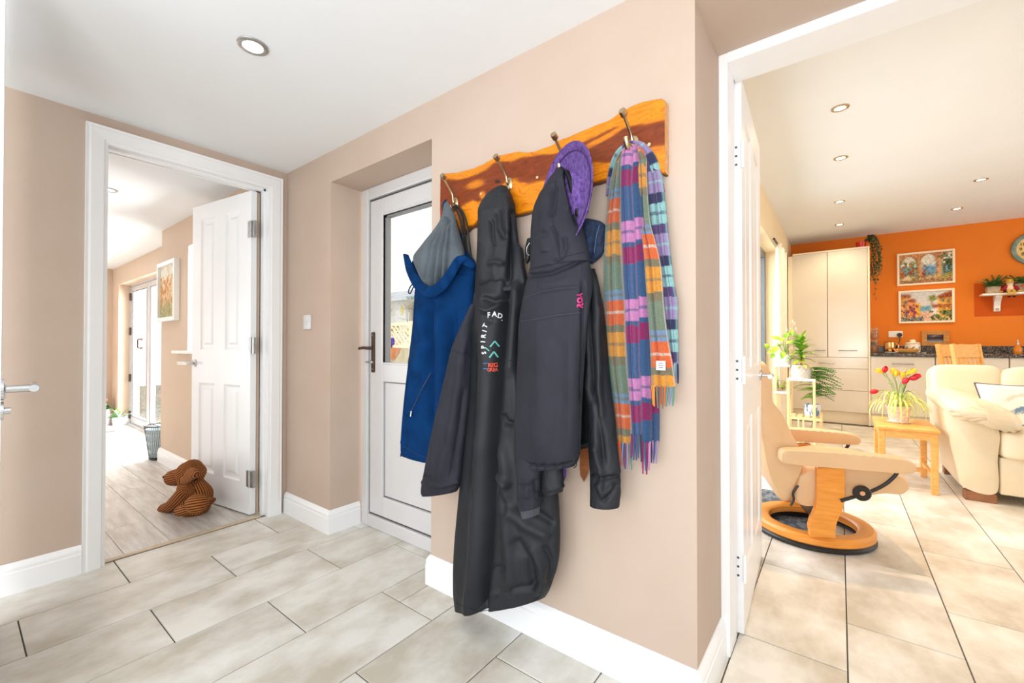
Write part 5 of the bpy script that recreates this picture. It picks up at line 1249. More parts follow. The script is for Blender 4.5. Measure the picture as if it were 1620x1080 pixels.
for s_ in (-1, 1): cushion('eye', (dx + s_ * .010, dy - .031, ZSH + .108), (.003, .002, .003), BLACK_M, t, e=1, nu=8, nv=6)
t = empty('toy_mushroom', (1.752, YO - .13, ZSH), 'small orange toadstool ornament on the shelf beside the doll', 'ornament')
mx = 1.752
lathe('stem', [(0, 0), (.014, 0), (.009, .02), (.008, .06), (0, .06)], (mx, YO - .15, ZSH), SKIN, t, 12); lathe('cap', [(.008, .056), (.036, .055), (.034, .068), (.02, .085), (0, .09)], (mx, YO - .15, ZSH), mat('orange_cap', (214, 98, 34), .5), t, 16)
# trailing plant on the cupboard
t = empty('trailing_plant', (.25, 7.5, 2.352), 'red pot of trailing dark greenery on top of the tall cupboard', 'pot plant')
lathe('pot', [(0, 0), (.045, 0), (.058, .085), (.056, .088), (.05, .08), (0, .075)], (.235, 7.42, 2.352), mat('glossy_red_pot', (206, 36, 26), .25), t, 24)
IVY = mat('trailing_leaf', (48, 72, 40), .6, c2=(84, 104, 62), nscale=40)
for s in range(15):
    a0 = Vector((.25, 7.42, 2.43)); x1 = random.uniform(.335, .43); ln = random.uniform(.25, .62) * (1.0 if x1 < .38 else .75); yy = random.uniform(7.33, 7.5)
    path = spline([a0, a0 + Vector(((x1 - .25) * .7, (yy - 7.42) * .6, random.uniform(.03, .10))), (x1, yy, 2.34), (x1 + random.uniform(-.01, .03), yy, 2.30 - ln * .5), (max(.328, x1 + random.uniform(-.04, .02)), yy, 2.30 - ln)], 20)
    bm = B(); add_tube(bm, [Vector(p) for p in path], .0016, 4)
    for p in path[3:]:
        for _ in range(2):
            d = Vector((random.uniform(-.6, 1), random.uniform(-1, .6), random.uniform(-1, .1))); blade(bm, Vector(p), d, None, .038, .016, .3, 3)
    for v in bm.verts:
        if v.co.z < 2.36: v.co.x = max(v.co.x, .322)
        v.co.z = min(v.co.z, 2.53)
    obj('trailing_stem', bm, IVY, t)

# ---- curtain at the far end of the window
ct = empty('curtain', (-.53, 5.8, 0), 'long cream curtain gathered at the far end of the kitchen window', 'curtain')
n, mrow = 150, 40; V = []
for j in range(mrow):
    s = j / (mrow - 1); z = 2.19 - 2.16 * s
    wd = 1.0 + .12 * math.sin(s * 3); yc = 5.95 - .10 * math.sin(PI * min(s * 1.2, 1))
    for i in range(n):
        q = i / (n - 1); y = yc + (q - .5) * .86 * wd * (.80 + .2 * s)
        V.append((-.545 + .034 * math.sin(q * 2 * PI * 8 + .6 * math.sin(s * 4)) * (.6 + .4 * s) + .012 * math.sin(q * 37 + s * 3), y, z))
Fs = grid_faces(mrow, n); o = obj('drape', (V, Fs), mat('cream_curtain_cloth', (240, 228, 206), .95, c2=(244, 234, 214), nscale=14, bump=.2, bscale=300), ct, smooth=True)
sd = o.modifiers.new('thick', 'SOLIDIFY'); sd.thickness = .004
bm = B(); add_tube(bm, [(-.565, 5.45, 2.215), (-.565, 6.75, 2.215)], .012, 10); obj('curtain_rail', bm, BLACK_M, ct, smooth='auto')

# ---- recliner armchair
RCX, RCY, PH = -.135, 2.964, .30
TR = Matrix.Translation((RCX, RCY, 0)) @ Matrix.Rotation(PH, 4, 'Z')
def rl(px, py, yl):
    ex = np.array([math.cos(PH), math.sin(PH)]); ey = np.array([-math.sin(PH), math.cos(PH)]); c = np.array([RCX, RCY])
    R_ = ray(px, py); t_ = (yl + c @ ey) / (R_[:2] @ ey); q = CP + R_ * t_
    return ((q[:2] - c) @ ex, q[2])
ch = empty('recliner_chair', (RCX, RCY, 0), 'tan leather swivel recliner with honey wood ring base on the tiles', 'armchair')
ZR = .012
bm = B()
def ringprof(bm, R0, R1, z0, z1, M, n=72, sx=1.0):
    pr = [(R0, z0 + .006), (R0 + .008, z0), (R1 - .008, z0), (R1, z0 + .008), (R1, z1 - .012), (R1 - .012, z1), (R0 + .012, z1), (R0, z1 - .010)]
    rings = [[bm.verts.new(M @ Vector((r * math.cos(a) * sx, r * math.sin(a), z))) for r, z in pr] for a in [2 * PI * j / n for j in range(n)]]
    for j in range(n):
        a, b = rings[j], rings[(j + 1) % n]
        for i in range(len(pr)): bm.faces.new((a[i], b[i], b[(i + 1) % len(pr)], a[(i + 1) % len(pr)]))
ringprof(bm, .205, .285, ZR + .016, ZR + .062, TR); obj('ring_base', bm, BEECH, ch, smooth='auto')
bm = B(); ringprof(bm, .215, .288, ZR - .010, ZR + .018, TR); obj('rubber_foot_ring', bm, BLACK_M, ch, smooth='auto')
for yl in (-.275, .275):
    po = [(1291, 738), (1335, 738), (1335, 790), (1331, 806), (1322, 818), (1319, 828), (1320, 849), (1280, 847), (1278, 830), (1281, 818), (1289, 806), (1291, 790)]
    P2 = [rl(x, y, -.275) for x, y in po]; P2 = [(x, max(z, ZR + .05)) for x, z in P2]
    bm = B(); add_prism(bm, P2, 'y', yl - .02, yl + .02, .004); bmesh.ops.transform(bm, matrix=TR, verts=bm.verts[:]); obj('side_post', bm, BEECH, ch)
for yl, s0 in ((-.31, 0), (.31, 9)):
    x0, x1, z0, z1 = -.218, .328, .450, .506
    z1 = .524
    prof = [(x0, z0 + .012), (x0 - .002, z0 + .036), (x0 + .004, z1 - .014), (x0 + .03, z1 - .002), (x0 + .12, z1 + .002), ((x0 + x1) / 2, z1 + .002), (x1 - .12, z1 - .002), (x1 - .04, z1 - .010), (x1 - .008, z1 - .024), (x1 + .002, z0 + .032), (x1 - .004, z0 + .012), (x1 - .03, z0 + .002), (x1 - .15, z0), ((x0 + x1) / 2, z0), (x0 + .12, z0), (x0 + .02, z0 + .002)]
    o = slab('arm_cushion', prof, yl - .046, yl + .046, LEATHER_T, ch, TR, p=7.0, ny=24, nprof=170)
    for v in o.data.vertices:                                # gathered pleats on the top
        lc = TR.inverted() @ v.co
        if lc.z > z0 + .050:
            q = lc.x + (lc.y - yl) * .9; v.co.z += .0035 * math.sin(q * 165) * math.exp(-((lc.x - .12) / .10) ** 2)
back = [rl(x, y, -.25) for x, y in ((1203, 570), (1212, 572), (1220, 590), (1222, 628), (1238, 652), (1264, 704), (1274, 742), (1263, 772), (1252, 800), (1234, 792), (1217, 756), (1206, 705), (1197, 650), (1190, 600), (1192, 574))]
slab('backrest', back, -.25, .25, LEATHER_T, ch, TR, p=4, wr=.012)
seat = [rl(x, y, -.25) for x, y in ((1258, 752), (1285, 740), (1340, 734), (1400, 742), (1436, 755), (1447, 770), (1436, 783), (1400, 783), (1345, 788), (1300, 800), (1268, 803), (1252, 788))]
slab('seat', seat, -.25, .25, LEATHER_T, ch, TR, p=4, wr=.008)
bm = B(); add_box(bm, (-.04, -.15, .11), (.05, .15, .19), .02, 2); bmesh.ops.transform(bm, matrix=TR, verts=bm.verts[:]); obj('under_frame', bm, BLACK_M, ch)
for yl in (-.30, .30):
    pts = [rl(x, y, -.30) for x, y in ((1330, 792), (1350, 786), (1378, 777), (1400, 766), (1414, 754), (1421, 744), (1422, 737))]
    tube('support_bar', [TR @ Vector((x, yl, z)) for x, z in pts], .0085, BLACK_M, ch, 10, smooth_n=24)
    kx, kz = rl(1364, 780, -.32)
    if yl < 0:
        kb = lathe('tension_knob', [(0, 0), (.034, 0), (.037, .005), (.037, .018), (.033, .022), (.014, .022), (.012, .019), (0, .019)], TR @ Vector((kx, -.305, kz)), BLACK_M, ch, 28, TR.to_3x3() @ Vector((0, -1, 0)))
        lathe('knob_badge', [(0, .0), (.011, 0), (.011, .0015), (0, .002)], TR @ Vector((kx, -.3245, kz)), mat('tan_badge', (214, 160, 120), .5), kb, 16, TR.to_3x3() @ Vector((0, -1, 0)))
pts = [rl(x, y, -.262) for x, y in ((1263, 768), (1255, 780), (1256, 790), (1251, 800))]
tube('side_hinge', [TR @ Vector((x, -.258, z)) for x, z in pts], .006, BLACK_M, ch, 8, smooth_n=16)
rg = empty('patterned_mat', (-.36, 3.1, 0), 'dark grey patterned floor mat under the recliner', 'mat')
o = box('mat', (-.585, 2.86, .0005), (-.115, 3.62, .0022), mat('dark_blue_grey_weave', (62, 72, 84), .95, c2=(112, 120, 128), nscale=26, stretch=(1, .5, 1), ramp=(.44, .56)), rg)

# ---- pine side table
st = empty('side_table', (.385, 4.47, 0), 'small rectangular pine side table holding the tulip pot', 'table')
sx0, sx1, sy0, sy1, sz = .225, .545, 4.20, 4.75, .452
box('table_top', (sx0 - .012, sy0 - .012, sz - .02), (sx1 + .012, sy1 + .012, sz), PINE, st, .004, 2)
bm = B()
for (a, b) in (((sx0 + .03, sy0 + .004, sz - .075), (sx1 - .03, sy0 + .022, sz - .02)), ((sx0 + .03, sy1 - .022, sz - .075), (sx1 - .03, sy1 - .004, sz - .02)), ((sx0 + .004, sy0 + .03, sz - .075), (sx0 + .022, sy1 - .03, sz - .02)), ((sx1 - .022, sy0 + .03, sz - .075), (sx1 - .004, sy1 - .03, sz - .02))): add_box(bm, a, b)
obj('apron', bm, PINE, st)
for x in (sx0, sx1 - .038):
    for y in (sy0, sy1 - .038): box('leg', (x, y, 0), (x + .038, y + .038, sz - .02), PINE, st, .003)
for x in (sx0, sx1 - .038): box('stretcher', (x + .008, sy0 + .038, .09), (x + .030, sy1 - .038, .125), PINE, st, .002)
box('stretcher', (sx0 + .03, 4.466, .092), (sx1 - .03, 4.488, .122), PINE, st, .002)

# ---- tulips and spider plant in a pot on the table
pc = fl(1422, 668, sz); pc.z = sz
tp = empty('tulip_pot', pc, 'white patterned pot of spider plant with red and yellow tulips on the pine table', 'pot plant')
lathe('saucer', [(0, 0), (.062, 0), (.075, .010), (.072, .011), (.058, .004), (0, .004)], pc, WHITEW, tp, 28)
LAT = mat('white_lattice_ceramic', (240, 226, 220), .4, c2=(214, 196, 190), nscale=60, ramp=(.45, .55))
lathe('pot', [(0, .004), (.052, .004), (.060, .03), (.074, .115), (.079, .118), (.079, .130), (.073, .131), (.068, .118), (0, .112)], pc, LAT, tp, 32)
lathe('soil', [(0, 0), (.068, 0)], pc + Vector((0, 0, .117)), SOIL, tp, 24)
LIME = [mat('spider_leaf', (206, 220, 96), .5, c2=(226, 232, 150), nscale=20), mat('spider_leaf_pale', (226, 232, 160), .5, c2=(190, 206, 90), nscale=20)]
for k in range(58):
    az = 2 * PI * k / 58 + random.uniform(-.1, .1); r0 = random.uniform(.0, .05); rr = random.uniform(.09, .19); hh = random.uniform(.04, .12); dn = random.uniform(-.02, .12)
    b0 = pc + Vector((r0 * math.cos(az), r0 * math.sin(az), .12)); dr = Vector((math.cos(az), math.sin(az), 0)); sd = Vector((-math.sin(az), math.cos(az), 0))
    pth = spline([b0, b0 + dr * rr * .35 + Vector((0, 0, hh)), b0 + dr * rr * .8 + Vector((0, 0, hh * .7)), b0 + dr * rr + Vector((0, 0, -dn * .5)), b0 + dr * rr * .97 + Vector((0, 0, -dn))], 12)
    bm = B(); prev = None
    for i, p in enumerate(pth):
        w_ = .0052 * (1 - (i / 11) ** 2.5) + .0006; p = Vector(p); p.z = max(p.z, sz + .003)
        row = [bm.verts.new(p - sd * w_ + Vector((0, 0, .0015))), bm.verts.new(p), bm.verts.new(p + sd * w_ + Vector((0, 0, .0015)))]
        if prev:
            for j in range(2): bm.faces.new((prev[j], prev[j + 1], row[j + 1], row[j]))
        prev = row
    obj('leaf', bm, LIME[k % 2], tp, smooth=True)
TUL_R = mat('red_petal', (200, 16, 44), .5, c2=(222, 34, 52), nscale=20); TUL_Y = mat('yellow_petal', (238, 180, 34), .5, c2=(246, 206, 70), nscale=20); STEM = mat('tulip_stem', (150, 176, 104), .5, c2=(122, 156, 84), nscale=20)
def tulip(px, py, colour, hd=(0, 0, 1), size=1.0, dy=0.0):
    h = at(px, py, pc.y + dy); b0 = pc + Vector((random.uniform(-.012, .012), random.uniform(-.01, .01), .12))
    mid = b0 * .45 + h * .55 + Vector(((b0.x - h.x) * .12, 0, .05 if h.z < .75 else .02)); d = Vector(hd).normalized()
    q = h - d * .022 * size
    bm = B(); add_tube(bm, [Vector(p) for p in spline([b0, mid, q - d * .02, q], 16)], .0032, 6); s_ = obj('tulip', bm, STEM, tp, smooth='auto')
    u_, v_ = frame_of(d)
    for k in range(6):
        a = k * PI / 3; o_ = (u_ * math.cos(a) + v_ * math.sin(a)); sd = d.cross(o_); bm = B(); prev = None
        rr = .016 if k % 2 else .019
        for i in range(6):
            t_ = i / 5; p = q + d * (.052 * t_ * size) + o_ * rr * size * math.sin(PI * min(.15 + t_ * .62, 1)); w_ = .015 * size * math.sin(PI * (.12 + .84 * t_)) ** .7
            row = [bm.verts.new(p - sd * w_ - o_ * w_ * .35), bm.verts.new(p), bm.verts.new(p + sd * w_ - o_ * w_ * .35)]
            if prev:
                for j in range(2): bm.faces.new((prev[j], prev[j + 1], row[j + 1], row[j]))
            prev = row
        obj('petal', bm, colour, s_, smooth=True)
for (x, y, c, hd) in ((1392, 587, TUL_Y, (-.9, 0, .5)), (1400, 585, TUL_R, (.2, -.5, .9)), (1384, 619, TUL_R, (-.9, -.2, -.25)), (1413, 588, TUL_Y, (0, 0, 1)), (1418, 591, TUL_Y, (.2, -.2, 1)), (1428, 594, TUL_Y, (.1, 0, 1)), (1437, 590, TUL_Y, (.6, 0, .8)), (1443, 588, TUL_Y, (.8, 0, .7)), (1432, 603, TUL_R, (.5, -.3, .8)), (1449, 595, TUL_R, (.9, 0, .3)), (1444, 598, TUL_R, (.8, -.4, .2))): tulip(x, y, c, hd, 1.0, random.uniform(-.03, .03))
for (x, y) in ((1446, 622), (1431, 618), (1406, 606)):
    h = at(x, y, pc.y); bm = B(); b0 = pc + Vector((0, 0, .13)); prev = None
    for i, p in enumerate(spline([b0, b0 * .5 + h * .5 + Vector((.0, 0, .06)), h], 9)):
        w_ = .009 * math.sin(PI * (.1 + .88 * i / 8)); row = [bm.verts.new(Vector(p) + Vector((0, w_, w_ * .6))), bm.verts.new(Vector(p) + Vector((0, 0, -.002))), bm.verts.new(Vector(p) + Vector((0, -w_, w_ * .6)))]
        if prev:
            for j in range(2): bm.faces.new((prev[j], prev[j + 1], row[j + 1], row[j]))
        prev = row
    obj('tulip_leaf', bm, STEM, tp, smooth=True)

# ---- bamboo plant stand and its plants
PSY = 5.2
ps = empty('plant_stand', (-.36, PSY, 0), 'tiered bamboo plant stand with white shelves near the curtain', 'plant stand')
def leg(x, y, z1, z0=0): box('leg', (x - .011, y - .011, z0), (x + .011, y + .011, z1), BAMBOO, ps, .002)
XA, XB, XC, XD = -.530, -.412, -.200, -.152
zt1, zt2, zt3, zt4 = .700, .832, .560, .352
for x, y, z in ((XB, PSY - .1, zt1), (XC, PSY - .1, zt1), (XB, PSY + .1, zt1 + .13), (XC, PSY + .1, zt1), (XA - .0, PSY - .02, zt2), (XA, PSY + .14, zt2), (XD, PSY + .0, zt4 + .02), (XD, PSY + .16, zt4 + .02)): leg(x, y, z)
for a, b, z in ((XB - .012, XC + .012, zt1), ): box('shelf', (a, PSY - .112, z), (b, PSY + .112, z + .022), WHITEW, ps, .003)
box('shelf', (XA - .012, PSY - .032, zt2), (XB + .012, PSY + .152, zt2 + .022), WHITEW, ps, .003)
box('shelf', (XA - .012, PSY - .06, zt3), (XB + .012, PSY + .152, zt3 + .02), WHITEW, ps, .003)
box('rail', (XB, PSY - .108, zt4 - .034), (XD + .012, PSY - .090, zt4 - .008), BAMBOO, ps, .002); box('rail', (XB, PSY + .092, zt4 - .034), (XD + .012, PSY + .110, zt4 - .008), BAMBOO, ps, .002)
for k in range(4): box('slat', (XB + .012 + k * .060, PSY - .09, zt4 - .012), (XB + .052 + k * .060, PSY + .11, zt4), BAMBOO, ps, .001)
for x in (-.33, -.29): box('spindle', (x - .007, PSY - .105, .05), (x + .007, PSY - .092, zt4 - .03), BAMBOO, ps)
box('rail', (XB, PSY - .108, .05), (XC, PSY - .092, .07), BAMBOO, ps)
# dracaena in a faceted pot
px_, py_ = -.312, PSY
t = empty('dracaena', (px_, py_, zt1 + .022), 'bright green spiky plant in a grey honeycomb pot on the plant stand', 'pot plant')
zb = zt1 + .022
bm = B(); n = 14; rings = []
for j in range(6):
    r = .080 + .010 * math.sin(PI * j / 5); off = (j % 2) * PI / n
    rings.append([bm.verts.new((px_ + r * math.cos(2 * PI * i / n + off), py_ + r * math.sin(2 * PI * i / n + off), zb + .135 * j / 5)) for i in range(n)])
for j in range(5):
    for i in range(n):
        a, b = rings[j], rings[j + 1]; k = (i + 1) % n
        if j % 2 == 0: bm.faces.new((a[i], a[k], b[i])); bm.faces.new((a[k], b[k], b[i]))
        else: bm.faces.new((a[i], a[k], b[k])); bm.faces.new((a[i], b[k], b[i]))
bm.faces.new(rings[0][::-1]); obj('pot', bm, mat('honeycomb_grey_pot', (206, 204, 200), .6, c2=(182, 182, 178), nscale=14), t)
lathe('soil', [(0, 0), (.076, 0)], (px_, py_, zb + .125), SOIL, t, 20)
tube('stem', [(px_, py_, zb + .12), (px_ + .005, py_, zb + .22), (px_ - .004, py_, zb + .36)], .006, mat('woody_stem', (110, 84, 50), .8), t)
GRN = [mat('bright_leaf', (120, 176, 34), .45, c2=(164, 206, 60), nscale=16), mat('lime_leaf', (190, 216, 70), .45, c2=(150, 196, 52), nscale=16), mat('mid_leaf', (78, 148, 40), .45, c2=(116, 176, 60), nscale=16)]
for k in range(96):
    z_ = zb + .17 + .21 * (k / 96); bm = B(); d = rdir(-.15 + .8 * k / 96, .4 + .9 * k / 96); blade(bm, (px_, py_, z_), d, None, random.uniform(.13, .19) * (1 - .25 * k / 96), .032, .42, 6); obj('leaf', bm, GRN[k % 3], t, smooth=True)
for k in range(7):
    bm = B(); blade(bm, (px_ + .02, py_ - .03, zb + .13), rdir(.2, 1.2), None, .10, .03, .8, 5); obj('dry_leaf', bm, mat('yellowed_leaf', (232, 206, 110), .6), t, smooth=True)
# pothos in a white pot
qx, qy, qz = -.445, PSY + .06, zt2 + .022
t = empty('pothos', (qx, qy, qz), 'broad-leaved lime green plant in a white pot on the higher shelf', 'pot plant')
lathe('pot', [(0, 0), (.045, 0), (.056, .10), (.052, .101), (.047, .09), (0, .085)], (qx, qy, qz), WHITEW, t, 24); lathe('soil', [(0, 0), (.048, 0)], (qx, qy, qz + .09), SOIL, t, 16)
def broad(px, py, yy, ang, ln, wd, m=None, tilt=.2):
    c = at(px, py, yy); bm = B(); d = Vector((math.cos(ang), -tilt, math.sin(ang))).normalized(); sd = d.cross(Vector((.2, -1, .3))).normalized(); nn = sd.cross(d); prev = None
    for i in range(8):
        t_ = i / 7; w_ = wd * .5 * (math.sin(PI * t_ ** .62)) ** .8 if 0 < i < 7 else .0004; p = c + d * (ln * (t_ - .5)) + nn * (-.012 * (2 * t_ - 1) ** 2)
        row = [bm.verts.new(p - sd * w_ + nn * w_ * .25), bm.verts.new(p), bm.verts.new(p + sd * w_ + nn * w_ * .25)]
        if prev:
            for j in range(2): bm.faces.new((prev[j], prev[j + 1], row[j + 1], row[j]))
        prev = row
    o = obj('leaf', bm, m or random.choice(GRN[:2]), t, smooth=True)
    tube('leaf_stalk', [c - d * ln * .5, (c - d * ln * .5) * .5 + Vector((qx, qy, qz + .16)) * .5 + Vector((0, 0, .04)), (qx, qy, qz + .09)], .0018, STEM, t, 5, smooth_n=8)
for a in ((1227, 534, 5.1, 2.8, .095, .045), (1213, 547, 5.1, 2.2, .06, .05), (1226, 553, 5.05, -2.0, .085, .06), (1222, 563, 5.08, -2.2, .06, .045), (1238, 562, 5.0, -1.75, .085, .05), (1237, 537, 5.15, .6, .06, .04), (1244, 530, 5.2, .9, .07, .045), (1252, 526, 5.22, 1.1, .07, .04), (1247, 541, 5.1, .3, .06, .03), (1255, 541, 5.15, 2.4, .06, .035), (1232, 545, 5.2, 2.0, .05, .03), (1218, 556, 5.12, -2.6, .05, .035)): broad(*a)
WPET = mat('white_petal', (248, 236, 232), .6)
for (x, y) in ((1233, 522), (1245, 521), (1252, 520), (1257, 512), (1254, 508), (1236, 530), (1259, 520)):
    c = at(x, y, PSY + .1); bm = B()
    for k in range(5):
        a = k * 2 * PI / 5; blade(bm, c, (math.cos(a), -.3, math.sin(a)), None, .022, .014, .1, 3)
    f_ = obj('white_flower', bm, WPET, t); tube('flower_stalk', [c, c * .5 + Vector((qx, qy, qz + .2)) * .5, (qx, qy, qz + .1)], .0012, STEM, t, 4, smooth_n=6)
# jar of cuttings on the small lower shelf
jx, jy, jz = -.485, PSY + .02, zt3 + .02
t = empty('cuttings_jar', (jx, jy, jz), 'small glass jar of pale green cuttings on the low white shelf', 'jar')
lathe('glass', [(0, 0), (.036, 0), (.040, .01), (.040, .10), (.036, .11), (.034, .108), (.036, .1), (.036, .012), (0, .006)], (jx, jy, jz), GLS, t, 20)
for k in range(16):
    bm = B(); d = rdir(.5, 1.4); blade(bm, (jx + random.uniform(-.02, .02), jy + random.uniform(-.02, .02), jz + .02), d, None, random.uniform(.10, .16), .012, .5, 5); obj('leaf', bm, GRN[1], t, smooth=True)
# norfolk-pine-like plant in a blue and white pot
bx, by, bz = -.222, PSY + .02, zt4
t = empty('fern_plant', (bx, by, bz), 'feathery dark green fern in a blue and white pot on the bottom shelf', 'pot plant')
bwp = mat('blue_white_glaze', (216, 222, 228), .35, c2=(92, 122, 150), nscale=34, ramp=(.48, .56), stretch=(1, 1, .35))
lathe('pot', [(0, 0), (.062, 0), (.068, .006), (.070, .115), (.066, .116), (.064, .10), (0, .096)], (bx, by, bz), bwp, t, 28); lathe('soil', [(0, 0), (.064, 0)], (bx, by, bz + .10), SOIL, t, 16)
tube('stem', [(bx, by, bz + .09), (bx + .005, by, bz + .25), (bx + .02, by, bz + .46)], .004, STEM, t, 6)
NPF = [mat('fern_frond', (72, 136, 44), .5, c2=(104, 164, 60), nscale=20), mat('fern_frond_light', (140, 190, 62), .5, c2=(170, 206, 84), nscale=20)]
for k in range(54):
    z_ = bz + .17 + .30 * random.random(); az = random.uniform(-1.3, 1.3) if k % 3 else random.uniform(1.3, 4.9); el = random.uniform(-.1, .45); ln = random.uniform(.14, .24) * (1.0 if abs(az) < 1.2 else .75)
    d = Vector((math.cos(el) * math.cos(az), math.cos(el) * math.sin(az) * .8, math.sin(el))); b0 = Vector((bx + .01, by, z_)); bm = B(); dro = random.uniform(.1, .5)
    pth = [b0 + d * ln * q + Vector((0, 0, -dro * ln * q * q)) for q in np.linspace(0, 1, 11)]; add_tube(bm, pth, .0014, 4); sd = d.cross(Vector((0, 0, 1))).normalized()
    for i in range(1, 11):
        for s_ in (-1, 1):
            for e_ in (0, .35, .7): blade(bm, pth[i], sd * s_ + d * .6 + Vector((0, 0, e_ - .2)), None, .036 * (1.15 - i / 14), .009, .35, 2)
    obj('frond', bm, NPF[0 if abs(az) < 1.3 else 1], t)

# ---- cream leather sofa
so = empty('sofa', (1.6, 4.65, 0), 'cream leather sofa with padded arm and short wooden foot', 'sofa')
SY0, SY1 = 4.20, 5.10
def armsec(y, k):                       # section of the arm pad at depth y
    return y
a_x0 = .585
pad = []
N_, M_ = 40, 48
V = []
for i in range(N_):
    t_ = i / (N_ - 1); y = 4.10 + .95 * t_
    end = (1 - abs(2 * t_ - 1) ** 6) ** .35 if 0 < i < N_ - 1 else .05
    cx = .735 + .03 * (1 - t_); cz = .598 + .055 * t_; hx, hz = .185, .083
    for j in range(M_):
        a = 2 * PI * j / M_; x = hx * math.copysign(abs(math.cos(a)) ** .75, math.cos(a)); z = hz * math.copysign(abs(math.sin(a)) ** .8, math.sin(a))
        z -= .50 * (x + .05) * .62 * (1 if x > -.1 else .5)
        wr_ = .010 * math.sin(j * 2.1 + 3 * math.sin(i * .6)) * math.exp(-((t_ - .08) / .09) ** 2)
        V.append((cx + x * end, y, cz + z * (.4 + .6 * end) + wr_ + .006 * (vnoise(np.array([[x * 14, y * 10, z * 14]]))[0] - .5)))
obj('arm_pad', (V, grid_faces(N_, M_, True) + [tuple(range(M_))[::-1], tuple((N_ - 1) * M_ + j for j in range(M_))]), LEATHER_C, so, smooth=True)
pr = [(.585, .60), (.60, .40), (.63, .22), (.665, .075), (.82, .06), (.83, .30), (.84, .47), (.80, .56), (.70, .63)]
slab('arm_panel', pr, SY0, SY1 - .05, LEATHER_C, so, None, p=8, ny=16, nprof=80)
seam_pts = [(x - .012, SY0 + .012, z) for x, z in ((.607, .60), (.618, .40), (.648, .22), (.68, .08))]
tube('arm_piping', seam_pts, .005, LEATHER_C, so, 8, smooth_n=20)
cushion('seat_cushion', (1.30, 4.60, .40), (.475, .46, .105), LEATHER_C, so, e=.25, nu=64, nv=30, wr=.012)
cushion('seat_cushion', (2.22, 4.60, .40), (.44, .45, .105), LEATHER_C, so, e=.25, nu=64, nv=30, wr=.012, seed=4)
box('front_panel', (.835, 4.215, .065), (2.66, 4.30, .31), LEATHER_C, so, .012, 3)
box('frame', (.75, 4.30, .06), (2.64, SY1 - .02, .30), LEATHER_C, so, .012, 2)
for (cx, hw_, s) in ((.775, .20, 0), (1.40, .46, 3), (2.25, .44, 6)):
    cushion('back_cushion', (cx, 4.86 + (.03 if s == 0 else 0), .685), (hw_, .145, .205), LEATHER_C, so, e=.32, nu=60, nv=30, wr=.02, seed=s, rot=Matrix.Rotation(-.14, 4, 'X'))
box('wooden_foot', (.672, SY0 + .012, 0), (.822, SY0 + .09, .062), mat('dark_oak_foot', (152, 104, 70), .5, c2=(128, 84, 54), nscale=12), so, .003)
box('wooden_foot', (.672, SY1 - .16, 0), (.822, SY1 - .08, .062), MATS['dark_oak_foot'], so, .003)
box('wooden_foot', (2.5, SY0 + .04, 0), (2.62, SY0 + .12, .062), MATS['dark_oak_foot'], so, .003)
# scatter cushions
def scatter(name, c, size, rz, rx, lb, prints, seed):
    t = empty(name, c, lb, 'cushion', 'scatter cushions on the sofa')
    n = 42; g = np.linspace(-1, 1, n); U, Vv = np.meshgrid(g, g); th_ = .055 * ((1 - U ** 4) * (1 - Vv ** 4)) ** .5 + .004 * (vnoise(np.c_[U.ravel() * 3 + seed, Vv.ravel() * 3, U.ravel() * 0]).reshape(n, n) - .5)
    k = size / 2; pin = 1 - .07 * (1 - (U * Vv) ** 2); R_ = Matrix.Translation(c) @ Matrix.Rotation(rz, 4, 'Z') @ Matrix.Rotation(rx, 4, 'X')
    base = np.array(lin((248, 242, 232))[:3]); C = np.tile(base, (n * n, 1)); u, v = U.ravel(), Vv.ravel(); wv = (vnoise(np.c_[u * 4 + seed, v * 4, u * 0]) - .5) * .2
    for (cu, cv, ru, rv, a, col, st) in prints:
        du, dv = u - cu + wv, v - cv + wv; uu, ww = du * math.cos(a) + dv * math.sin(a), -du * math.sin(a) + dv * math.cos(a)
        kk = np.clip((1 - (uu / ru) ** 2 - (ww / rv) ** 2) * 3, 0, 1) * st * (.6 + .8 * (vnoise(np.c_[u * 14, v * 14, u * 0 + 3]) > .45)); kk = np.clip(kk, 0, 1)[:, None]; C = C * (1 - kk) + np.array(lin(col)[:3]) * kk
    Pf = np.c_[(U * pin * k).ravel(), -th_.ravel(), (Vv * pin * k).ravel()]; Pb = np.c_[(U * pin * k).ravel(), th_.ravel(), (Vv * pin * k).ravel()]
    P = np.array([R_ @ Vector(p) for p in np.vstack([Pf, Pb])]); gf = grid_faces(n, n)
    patterned('cover', P, gf + [tuple(n * n + i for i in f_[::-1]) for f_ in gf], np.vstack([C, C]), attr_mat('printed_linen', .9, .2, 500, .1, .04), t)
    rim = [(a, -1) for a in g] + [(1, a) for a in g] + [(a, 1) for a in g[::-1]] + [(-1, a) for a in g[::-1]]
    bm = B(); add_tube(bm, [R_ @ Vector((a * k * (1 - .07 * (1 - (a * b) ** 2)), 0, b * k * (1 - .07 * (1 - (a * b) ** 2)))) for a, b in rim], .005, 6, cap=False); obj('piping', bm, mat('charcoal_piping', (92, 92, 96), .8), t, smooth='auto')
BLU, DK, TN = (112, 146, 176), (70, 76, 90), (196, 160, 128)
scatter('scatter_cushion', (1.02, 4.50, .565), .46, .25, -.38, 'white cushion with blue feather print leaning on the sofa arm', [(-.25, .1, .30, .10, .3, BLU, .9), (.2, -.1, .32, .10, -.25, BLU, .9), (.35, -.05, .12, .08, .2, DK, .8), (-.05, -.4, .34, .12, -.15, BLU, .9), (.15, .3, .3, .2, .4, TN, .5), (.4, -.6, .5, .14, .1, TN, .9), (.3, -.75, .5, .05, .1, DK, .9), (-.2, .55, .4, .1, .2, (222, 200, 186), .6)], 1)
